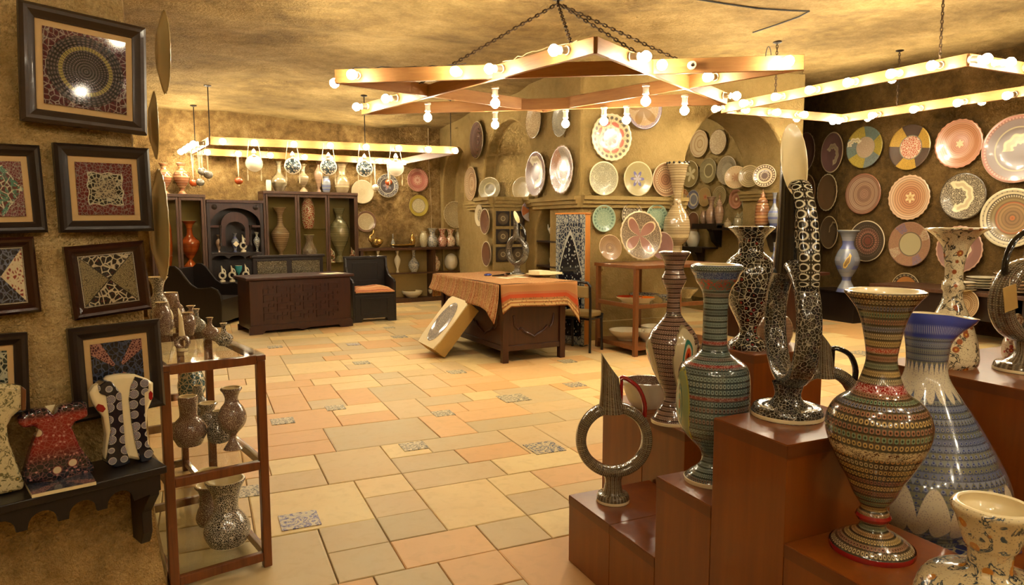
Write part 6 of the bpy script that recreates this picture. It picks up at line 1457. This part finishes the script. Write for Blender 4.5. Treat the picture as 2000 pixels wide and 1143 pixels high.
q = on((LOWF[0], LOWF[1] - LOWF[0] * .12), 786, 480); t = pot('boat_tray', 'boat-shaped brass tray on the low shelf top', 'tray', 786, [(475, 27), (476, 27), (479, 20), (481, 12)], Vector((q.x, q.y, LOWT)), 'gold', 'gold')[0]; t.scale = (1, .4, 1); t.rotation_euler[2] = ANG
q = on((LOWF[0], LOWF[1] - LOWF[0] * .12), 735, 480); t = thing('brass_swan', 'brass swan with curved neck on the low shelf top', 'figurine', (q.x, q.y, LOWT), ANG)
obj('body', MB().ball((0, 0, .1), .11, 14, 9, .9), 'gold', t); obj('neck', MB().tube([(-.07, 0, .1), (-.13, 0, .16), (-.12, 0, .22), (-.06, 0, .27), (-.05, 0, .33), (-.07, 0, .37)], [.035, .03, .025, .02, .018, .01], 8), 'gold', t); obj('wing', MB().ball((.03, -.07, .12), .08, 12, 8, .8), 'gold', t)
plate('beige lace plate standing on the low shelf above the jugs', vplane((4.1, 13.18), 8.5), 887, 420, 53, 'p_lacebeige', 'scallop', gB, lean=.12, name='standing_plate')
# ------------------------------------------------------------------ arcade: tile frames, leaning plates, niche shelves, prayer panel
pm_ = pmat('p_tilering', [(0, C_('3a2d20')), (.3, C_('9a8c68')), (.42, C_('3a2d20')), (.7, C_('2e241b'))], lace_=(9, C_('857858'), .05, 0, .3))
for i, (cx, cy_, lab) in enumerate([(982, 427, 'top left'), (982, 462, 'middle left'), (982, 497, 'bottom left'), (1011, 427, 'top right'), (1011, 462, 'middle right'), (1011, 497, 'bottom right')]):
    c = on(PILF, cx, cy_, .012); s = depth(c) / FPX; a = 14.5 * s
    t = thing('tile_frame', 'small dark tile with a pale ring, %s on the pilaster' % lab, 'tile', c, 0, 'ring tiles on the pilaster')
    obj('tile', MB().box((0, 0, 0), (2 * a, .016, 2 * a)), 'frame_black', t, smooth=False, bev=.006)
    fc = bpy.data.objects.new('ring_relief', plate_mesh('flat', 'p_tilering')); link(fc, t); fc.matrix_local = Matrix.Translation((0, -.0085, 0)) @ Matrix.Rotation(math.pi / 2, 4, 'X') @ Matrix.Diagonal((a * .82, a * .82, a * .3, 1))
plate('brown plate with cream rim leaning on the pilaster side, upper', PILS, 950, 433, 51, 'p_brown_plain', group=gA, off=.04)
plate('brown plate with cream rim leaning on the pilaster side, lower', PILS, 953, 496, 50, 'p_brown_plain', group=gA, off=.04)
plate('cream and black plate half hidden on the pilaster side', PILS, 938, 421, 44, 'p_creamblack', 'scallop', gA, off=.02)
plate('lilac and orange sector plate peeking out right of the pilaster tiles', PIER if False else (Vector((0, -1, 0)), Vector((0, 9.25, 0))), 1036, 412, 42, 'p_lilac', group=gA, off=.0)
NB = (Vector((-1, 0, 0)), Vector((4.66, 0, 0))); gw = 'white pottery in the arcade recess'
for k, y in enumerate((469, 515, 560)):
    z = on(NB, 1060, y).z; o = obj('recess_shelf', MB().b2(4.46, 4.895, 8.17, 9.0, z - .025, z), 'wood_dark', None, smooth=False); tag(o, ['dark upper shelf in the recess holding white ewers', 'dark middle shelf in the recess holding white lidded vases', 'dark lowest shelf in the recess beside the prayer panel'][k], 'shelf')
    row = [[('white long-spouted ewer in the middle of the recess', 1055, 425, 10, 'pedestal'), ('white ewer at the right of the recess', 1080, 433, 9, 'vase'), ('white ewer at the left of the recess', 1036, 434, 8, 'vase')], [('white lidded vase in the middle of the recess', 1056, 484, 9, 'lidded'), ('white vase at the left of the recess', 1038, 486, 7, 'flare'), ('white vase at the right of the recess', 1081, 483, 8, 'flare')], [('small white bottle on the lowest recess shelf', 1080, 530, 5, 'bottle')]][k]
    for lab, cx, y0, hw, sh in row:
        q = on(NB, cx, y); q.z = z; o = small('white_vase', lab, 'ewer' if 'ewer' in lab else 'vase', cx, y0, proj(q)[1], hw, q, 'porcelain', sh, group=gw)
        if 'ewer' in lab:
            s = depth(q) / FPX; H2 = (proj(q)[1] - y0) * s; W2 = hw * s; e = Vector((.4, -.9, 0)).normalized()
            obj('handle', MB().tube([e * W2 * .6 + Vector((0, 0, H2 * .35)), e * W2 * 1.6 + Vector((0, 0, H2 * .5)), e * W2 * 1.5 + Vector((0, 0, H2 * .78)), e * W2 * .4 + Vector((0, 0, H2 * .85))], .010, 6), 'porcelain', o)
            obj('spout', MB().tube([-e * W2 * .6 + Vector((0, 0, H2 * .4)), -e * W2 * 1.3 + Vector((0, 0, H2 * .6)), -e * W2 * 1.4 + Vector((0, 0, H2 * .85))], [.014, .010, .007], 6), 'porcelain', o)
def mat_prayer():
    g = glaze('g_prayer', .25, .4); u, v = g.uv(); x = (u - .5).ab() * 2
    d, _ = g.vor(g.vec(u * .4, v), 34, 'F1'); fl = g.vor(g.vec(u * .4, v), 30, 'DISTANCE_TO_EDGE')[0]
    border = g.mix(fl.lt(.07, .03), C_('8f8f84'), C_('3a4250')); edge = (1 - x).mn(v * 3.2).mn((1 - v) * 3.2)
    top = .86 - x.pw(1.4) * .42; field = g.mix(d.lt(.26, .04), C_('11131c'), C_('a8a898')); field = g.mix(d.lt(.12, .03), field, C_('242838'))
    inner_ = g.mix(fl.lt(.09, .03), C_('262b38'), C_('83837a')); col = g.mix((v - top).lt(0, .004), inner_, field)
    col = g.mix((v - top).ab().lt(.018, .004), col, C_('9a9a8e')); MAT['g_prayer'] = g.out(g.mix(edge.lt(.2, .006), col, border))
mat_prayer()
a, b = Vector((4.05, 7.63, 0)), Vector((4.25, 7.24, 0)); an = math.atan2(b.y - a.y, b.x - a.x); w = (b - a).length; h = 1.64
flat('frame_orange', C_('b5722c'), .4, .5, .2)
t = thing('prayer_panel', 'tall navy and white tile panel with a pointed arch in an orange frame', 'tile panel', (a.x, a.y, 0), an)
B('panel_core', t, 0, w, .012, .12, 0.02, h, 'frame_orange'); B('top_frame', t, -.01, w + .01, -.005, .125, h, h + .02, 'frame_orange')
mb = MB(); mb.v = [Vector((0.005, .0, .02)), Vector((w - .005, 0, .02)), Vector((w - .005, 0, h)), Vector((.005, 0, h))]; mb.face((0, 1, 2, 3), ((0, 0), (1, 0), (1, 1), (0, 1))); mb.box((w / 2, .007, h / 2), (w - .012, .012, h - .03)); obj('tile_face', mb, 'g_prayer', t, smooth=False)
for x in (.02, w - .07): B('foot', t, x, x + .05, .0, .12, 0, .03, 'wood_dark')
# ------------------------------------------------------------------ on the table
p = hz(1010, 538, TZ + .012); ring_jug('ring_jug', 'black and white ring jug standing on the striped cloth', p, -YAW - R(48), .19, .31, .80, .095, .04, 'g_lattice_small', 'black_glaze', .09, .06, (0, .045, .035))
p = hz(1062, 540, TZ + .013); o = bpy.data.objects.new('white_platter', plate_mesh('flat', 'cream_matte')); link(o); o.matrix_world = Matrix.Translation(p + Vector((0, .05, 0))) @ Matrix.Scale(.2, 4); tag(o, 'shallow white platter on the striped cloth', 'plate')
t = thing('open_carton', 'open white carton on the platter at the table corner', 'box', p + Vector((.04, .05, .012)), R(12)); B('tray', t, -.17, .0, -.11, .11, .008, .06, 'card_white'); B('lid', t, .004, .2, -.1, .1, .008, .035, 'card_white')
p = hz(1000, 542, TZ + .012); o = obj('paper_sheet', MB().box((0, 0, 0), (.34, .22, .003)), 'paper', None, loc=p, rot=(0, 0, .3), smooth=False); tag(o, 'white paper sheet beside the ring jug on the cloth', 'paper')
p = hz(985, 536, TZ + .03); t = thing('glue_gun', 'grey hand tool lying on the cloth left of the ring jug', 'tool', p, R(20)); obj('shaft', MB().tube([(-.2, 0, -.008), (.0, 0, -.004), (.05, .02, .0), (.12, .03, .0)], [.008, .012, .018, .012], 8), 'metal_dark', t); obj('grip', MB().tube([(.0, 0, 0), (-.03, -.07, -.006)], .014, 8), 'wood_stand', t)
p = hz(953, 537, TZ + .025); o = obj('pen_case', MB().ball((0, 0, 0), .045, 12, 8, .4), 'blue_glaze', None, loc=p); o.scale = (1.2, .6, 1); tag(o, 'small dark blue case lying on the left of the striped cloth', 'case')
# ------------------------------------------------------------------ on the wooden stand
STF = (Vector((0, -1, 0)), Vector((0, 7.18, 0)))
plate('large dark plate with four pink petals standing on the wooden stand', STF, 1244.5, 461, 96, 'p_fourpetal', 'scallop', 'plates on the wooden stand', lean=.16, name='standing_plate')
plate('brown plate with lattice centre standing at the left of the wooden stand', (STF[0], Vector((0, 7.12, 0))), 1188, 484, 51, 'p_brownlattice', 'flat', 'plates on the wooden stand', lean=.2, name='standing_plate')
plate('plain mauve plate behind the four-petalled plate', (STF[0], Vector((0, 7.29, 0))), 1290, 480, 54, 'p_mauve', 'flat', 'plates on the wooden stand', lean=.06, name='standing_plate')
ec = Vector((c0.x, c0.y, 0)); RS = Matrix.Rotation(R(3), 3, 'Z')
for lab, x, y, r, m_, prof_ in [('red dotted dish on the middle level of the stand', .13, .30, .155, 'red_dish', 0), ('orange dish on the middle level of the stand', .22, .08 + .08, .15, 'orange_dish', 0), ('navy and white dish behind the orange one', .48, .46, .19, 'g_bluewhite', 0), ('grey dotted dish right on the middle level', .62, .17, .13, 'g_bluewhite', 0), ('pale bowl at the right end of the middle level', 1.05, .35, .16, 'g_olivewhite', 1)]:
    if m_ == 'red_dish' and 'red_dish' not in MAT: flat('red_dish', C_('a8371a'), .15, .5, .7); flat('orange_dish', C_('d0671c'), .15, .5, .7)
    q = ec + RS @ Vector((x, y, 0)); q.z = zmS; PP = [(.55 * r, 0), (.6 * r, .02), (.95 * r, .05), (r, .065)] if not prof_ else [(.4 * r, 0), (.5 * r, .03), (.85 * r, .08), (r, .12)]
    mb = MB(); mb.lathe([(.001, 0)] + PP, 32); mb.m = 1; mb.lathe([PP[-1], (PP[-1][0] * .97, PP[-1][1]), (PP[-2][0] * .95, PP[-2][1]), (PP[1][0], PP[1][1]), (.001, .018)], 32)
    o = obj('dish', mb, ['porcelain' if m_ in ('red_dish', 'orange_dish') else m_, m_], None, loc=q); tag(o, lab, 'dish', 'dishes on the wooden stand')
for lab, x, y, z, r in [('white flowered bowl on the lowest level, left', .2, .42, zlS, .22), ('white flowered bowl on the lowest level, in front', .40, .2 + .03, zlS, .19), ('white flowered bowl on the lowest level, at the back', .72, .5, zlS, .2)]:
    q = ec + RS @ Vector((x, y, 0)); q.z = z; PP = [(.5 * r, 0), (.52 * r, .02), (.9 * r, .08), (r, .125)]
    mb = MB(); mb.lathe([(.001, 0)] + PP, 32); mb.m = 1; mb.lathe([PP[-1], (r * .97, .125), (.86 * r, .085), (.5 * r, .03), (.001, .025)], 32)
    o = obj('flower_bowl', mb, ['g_floral_bowl', 'white_glaze'] if 'g_floral_bowl' in MAT else ['porcelain', 'white_glaze'], None, loc=q); tag(o, lab, 'bowl', 'bowls on the wooden stand')
V0 = [(322, 20), (325, 21), (331, 18), (345, 15.5), (362, 12), (378, 8), (388, 7), (395, 8), (404, 11), (416, 18), (430, 24), (448, 26), (462, 24), (474, 17), (480, 10), (490, 9), (500, 14), (506, 16)]
t, P, s = pot('beaded_vase', 'tall beige ringed vase with a beaded rim on the wooden stand', 'vase', 1320, V0, 1.05, 'g_beige', parts=True)
for k in range(12):
    a = 2 * math.pi * k / 12; obj('rim_bead', MB().ball((P[-1][0] * math.cos(a), P[-1][0] * math.sin(a), P[-1][1] + .006), .018, 8, 6), 'black_glaze', t)
# ------------------------------------------------------------------ alcove consoles and their pots
IW = (Vector((-1, 0, 0)), Vector((7.85, 0, 0))); gv = 'pottery in the alcove'
for lab, x0, x1, y, items in [
    ('dark wall console in the alcove holding a jug and lidded jars', 1366, 1414, 437, [('brown jug on the alcove console', 1388, 385, 10, 'g_pinkbrown', 'flare'), ('brown lidded jar on the alcove console', 1404, 380, 9, 'g_pinkbrown', 'lidded'), ('small brown pot at the left of the alcove console', 1374, 412, 7, 'g_pinkbrown', 'jar')]),
    ('low dark console in the alcove behind the brown feather vase', 1328, 1386, 482, [('round cream pot on the low alcove console', 1353, 448, 13, 'porcelain', 'jar'), ('tan bottle with blue neck on the low alcove console', 1338, 425, 7, 'g_beige', 'bottle')]),
    ('dark wall console beside the black spout', 1474, 1530, 442, [('tall orange-brown spire-lidded jar on the right console', 1488, 369, 14, 'g_orangeband', 'spire'), ('grey bottle with a white stopper on the right console', 1511, 377, 12, 'g_blueplain', 'bottle')])]:
    a, b = on(IW, x0, y), on(IW, x1, y); z = (a.z + b.z) / 2
    t = thing('wall_console', lab, 'console', (7.85, (a.y + b.y) / 2, z), 0, 'dark consoles in the alcove'); hl = abs(a.y - b.y) / 2
    wx = 8.03 if x0 < 1460 else 7.965
    obj('board', MB().b2(-.16, wx - 7.85, -hl, hl, -.03, 0), 'wood_black', t, smooth=False); obj('bracket', MB().prism([(-.12, -.03), (wx - 7.85, -.03), (wx - 7.85, -.4), (.06, -.3), (0, -.14)], .12), 'wood_black', t, loc=(0, -.06, 0), smooth=False)
    obj('fringe', MB().b2(-.16, -.14, -hl, hl, -.09, -.03), 'wood_black', t, smooth=False)
    for l2, cx, y0, hw, m_, sh in items:
        q = on(IW, cx, y); q.z = z; small('alcove_pot', l2, 'pot', cx, y0, proj(q)[1], hw, q, m_, sh, group=gv)
q1, q2 = on(IW, 1418, 446), on(IW, 1450, 446); zz = (q1.z + q2.z) / 2
o = obj('recess_board', MB().b2(7.6, 8.03, min(q1.y, q2.y) - .05, max(q1.y, q2.y) + .05, zz - .03, zz), 'wood_black', None, smooth=False); tag(o, 'small dark wall board behind the star lattice vase', 'shelf')
for lab, cx, y0, hw, m_, sh in [('small beige pot with a pointed lid behind the lattice vase rim', 1421, 425, 8, 'g_beige', 'spire'), ('small brown domed jar behind the lattice vase rim', 1440, 414, 8, 'g_rings_olive', 'spire')]:
    q = on(IW, cx, 446); q.z = zz; small('domed_pot', lab, 'pot', cx, y0, proj(q)[1], hw, q, m_, sh, group=gv)
t = thing('alcove_counter', 'brown counter with bottles between the lattice vase and the ring ewer', 'counter', (7.0, 6.9, 0), 0); cA = hz(1462, 535, .85)
t.location = (cA.x, cA.y, 0); B('top', t, -.25, 1.25, -.25, .6, .81, .85, 'wood_red'); B('front', t, -.22, 1.22, -.09, -.07, .05, .81, 'wood_red'); B('end_panel', t, -.22, -.2, -.07, .32, .0, .81, 'wood_red'); B('end_panel', t, 1.20, 1.22, -.07, .32, 0, .81, 'wood_red')
for lab, cx, y0, yb, hw, m_, sh in [('brown candlestick behind the lattice vase shoulder', 1464, 471, 527, 5, 'g_pinkbrown', 'pedestal'), ('brown lidded bottle beside the candlestick', 1482, 472, 530, 12, 'g_pinkbrown', 'lidded'), ('small dark bottle near the ring ewer neck', 1511, 474, 527, 7, 'g_blueplain', 'bottle')]:
    small('counter_pot', lab, 'pot', cx, y0, yb, hw, .85, m_, sh, group=gv)
# ------------------------------------------------------------------ right wall: box with blue vase, counter with stacks
q = hz(1650, 622); t = thing('black_plinth', 'black plinth under the blue vase at the right wall', 'plinth', (9.33, 7.72, 0), 0); B('body', t, -.28, .28, -.42, .42, 0, .46, 'wood_black'); B('top', t, -.3, .3, -.44, .44, .46, .48, 'wood_black')
VB = [(450, 20), (452, 21), (458, 15), (470, 11), (480, 11), (490, 17), (503, 22), (515, 22), (530, 16), (542, 9), (550, 9), (560, 14), (568, 17), (570, 18)]
t, P, s = pot('blue_vase', 'blue-grey vase with a golden bird on the black plinth', 'vase', 1652, VB, .48, 'g_blueplain', parts=True)
def mat_bird():
    g = glaze('g_bird'); u, v = g.uv(); x, y = (u - .5) * 2, (v - .5) * 2; n = g.noise(g.vec(u, v), 4, 2, .5, 1.0)
    q_ = ((x - y * .6) * (x - y * .6) * 3 + y * y).pw(.5) + (n - .5) * .5; MAT['g_bird'] = g.out(g.mix(q_.lt(.6, .03), C_('6f7480'), g.mix(q_.lt(.42, .03), C_('c2a050'), C_('7d6238'))))
mat_bird()
medallion(t, P, (570 - 510) * s, 22 * s, TOCAM(t.location), .62, 'g_bird', .004)
t = thing('wall_counter', 'brown counter along the right wall stacked with plates', 'counter', (9.3, 5.2, 0), 0); zc = .66
B('top', t, -.45, .37, -2.2, 1.7, zc - .05, zc, 'wood_cabinet'); B('front', t, -.40, -.38, -2.15, 1.65, .3, zc - .05, 'wood_dark')
for y in (-2.1, -.3, 1.6): B('post', t, -.4, -.32, y - .04, y + .04, 0, zc - .05, 'wood_dark')
gs = 'plates stacked on the right counter'
for lab, cx, yb, n_, r, m_ in [('low pale stack at the left of the right counter', 1872, 569, 4, .2, 'porcelain'), ('taller pale stack on the right counter', 1921, 566, 5, .22, 'porcelain'), ('flowered stack at the right picture edge', 1985, 574, 6, .28, 'g_floral_red')]:
    q = hz(cx, yb, zc)
    for k in range(n_):
        o = bpy.data.objects.new('stacked_plate', plate_mesh('flat', m_)); link(o); o.matrix_world = Matrix.Translation((min(q.x, 9.4), q.y, zc + .001 + k * r * .155)) @ Matrix.Rotation(k * .7, 4, 'Z') @ Matrix.Scale(r * (1 - .02 * k), 4)
        od = 'bottom plate' if k == 0 else 'top plate' if k == n_ - 1 else ['second', 'third', 'fourth', 'fifth'][k - 1] + ' plate up'
        tag(o, od + ' in the ' + lab, 'plate', gs)
plate('large ringed platter leaning under the counter', (Vector((-1, 0, 0)), Vector((8.85, 0, 0))), 1886, 596, 62, 'p_conc_beige', 'flat', 'platters under the counter', lean=.2, off=.0, name='leaning_platter')
t, P, s = pot('floral_jar', 'red and white floral jar behind the tagged ring jug', 'jar', 1982, [(612, 3), (618, 8), (626, 10), (632, 7), (640, 10), (655, 18), (675, 23), (695, 22), (705, 17)], .9, 'g_floral_red', lid=True, parts=True)
# ceiling cable
cb = [(1345, -3), (1385, 6), (1430, 18), (1480, 28), (1540, 33), (1580, 36), (1560, 48), (1520, 60), (1470, 76)]
pts = []
for c in cb: v = hz(*c, 3.55); v.z = ceil_z(v.x, v.y) - .012; pts.append(v)
o = obj('ceiling_cable', MB().tube(pts, .008, 5), 'wire', None); tag(o, 'dark cable stapled across the ceiling above the star lamp', 'cable')
# unseen bare bulbs on a cord, added to brighten the alcove
t = thing('added_alcove_bulb', 'bare bulbs on a cord, added unseen to brighten the alcove', 'hanging lamp', (6.6, 9.6, 0), 0)
zc = ceil_z(6.6, 9.6); obj('cord', MB().tube([(0, 0, zc), (0, 0, 3.3)], .005, 5), 'wire', t); socket(t, (0, 0, 3.32), (0, 0, -1)); socket(t, (.05, 0, 3.32), (1, 0, -.4)); socket(t, (0, -.05, 3.32), (0, -1, -.4))

pts = [on(BACK, 836, 250, .02), on(BACK, 838, 330, .02), on(BACK, 842, 400, .02), on(BACK, 843, 476, .02)]
o = obj('wall_cable', MB().tube(pts, .008, 5), 'wire_light', None); tag(o, 'thin cable running down the back wall beside the coral plate', 'cable')
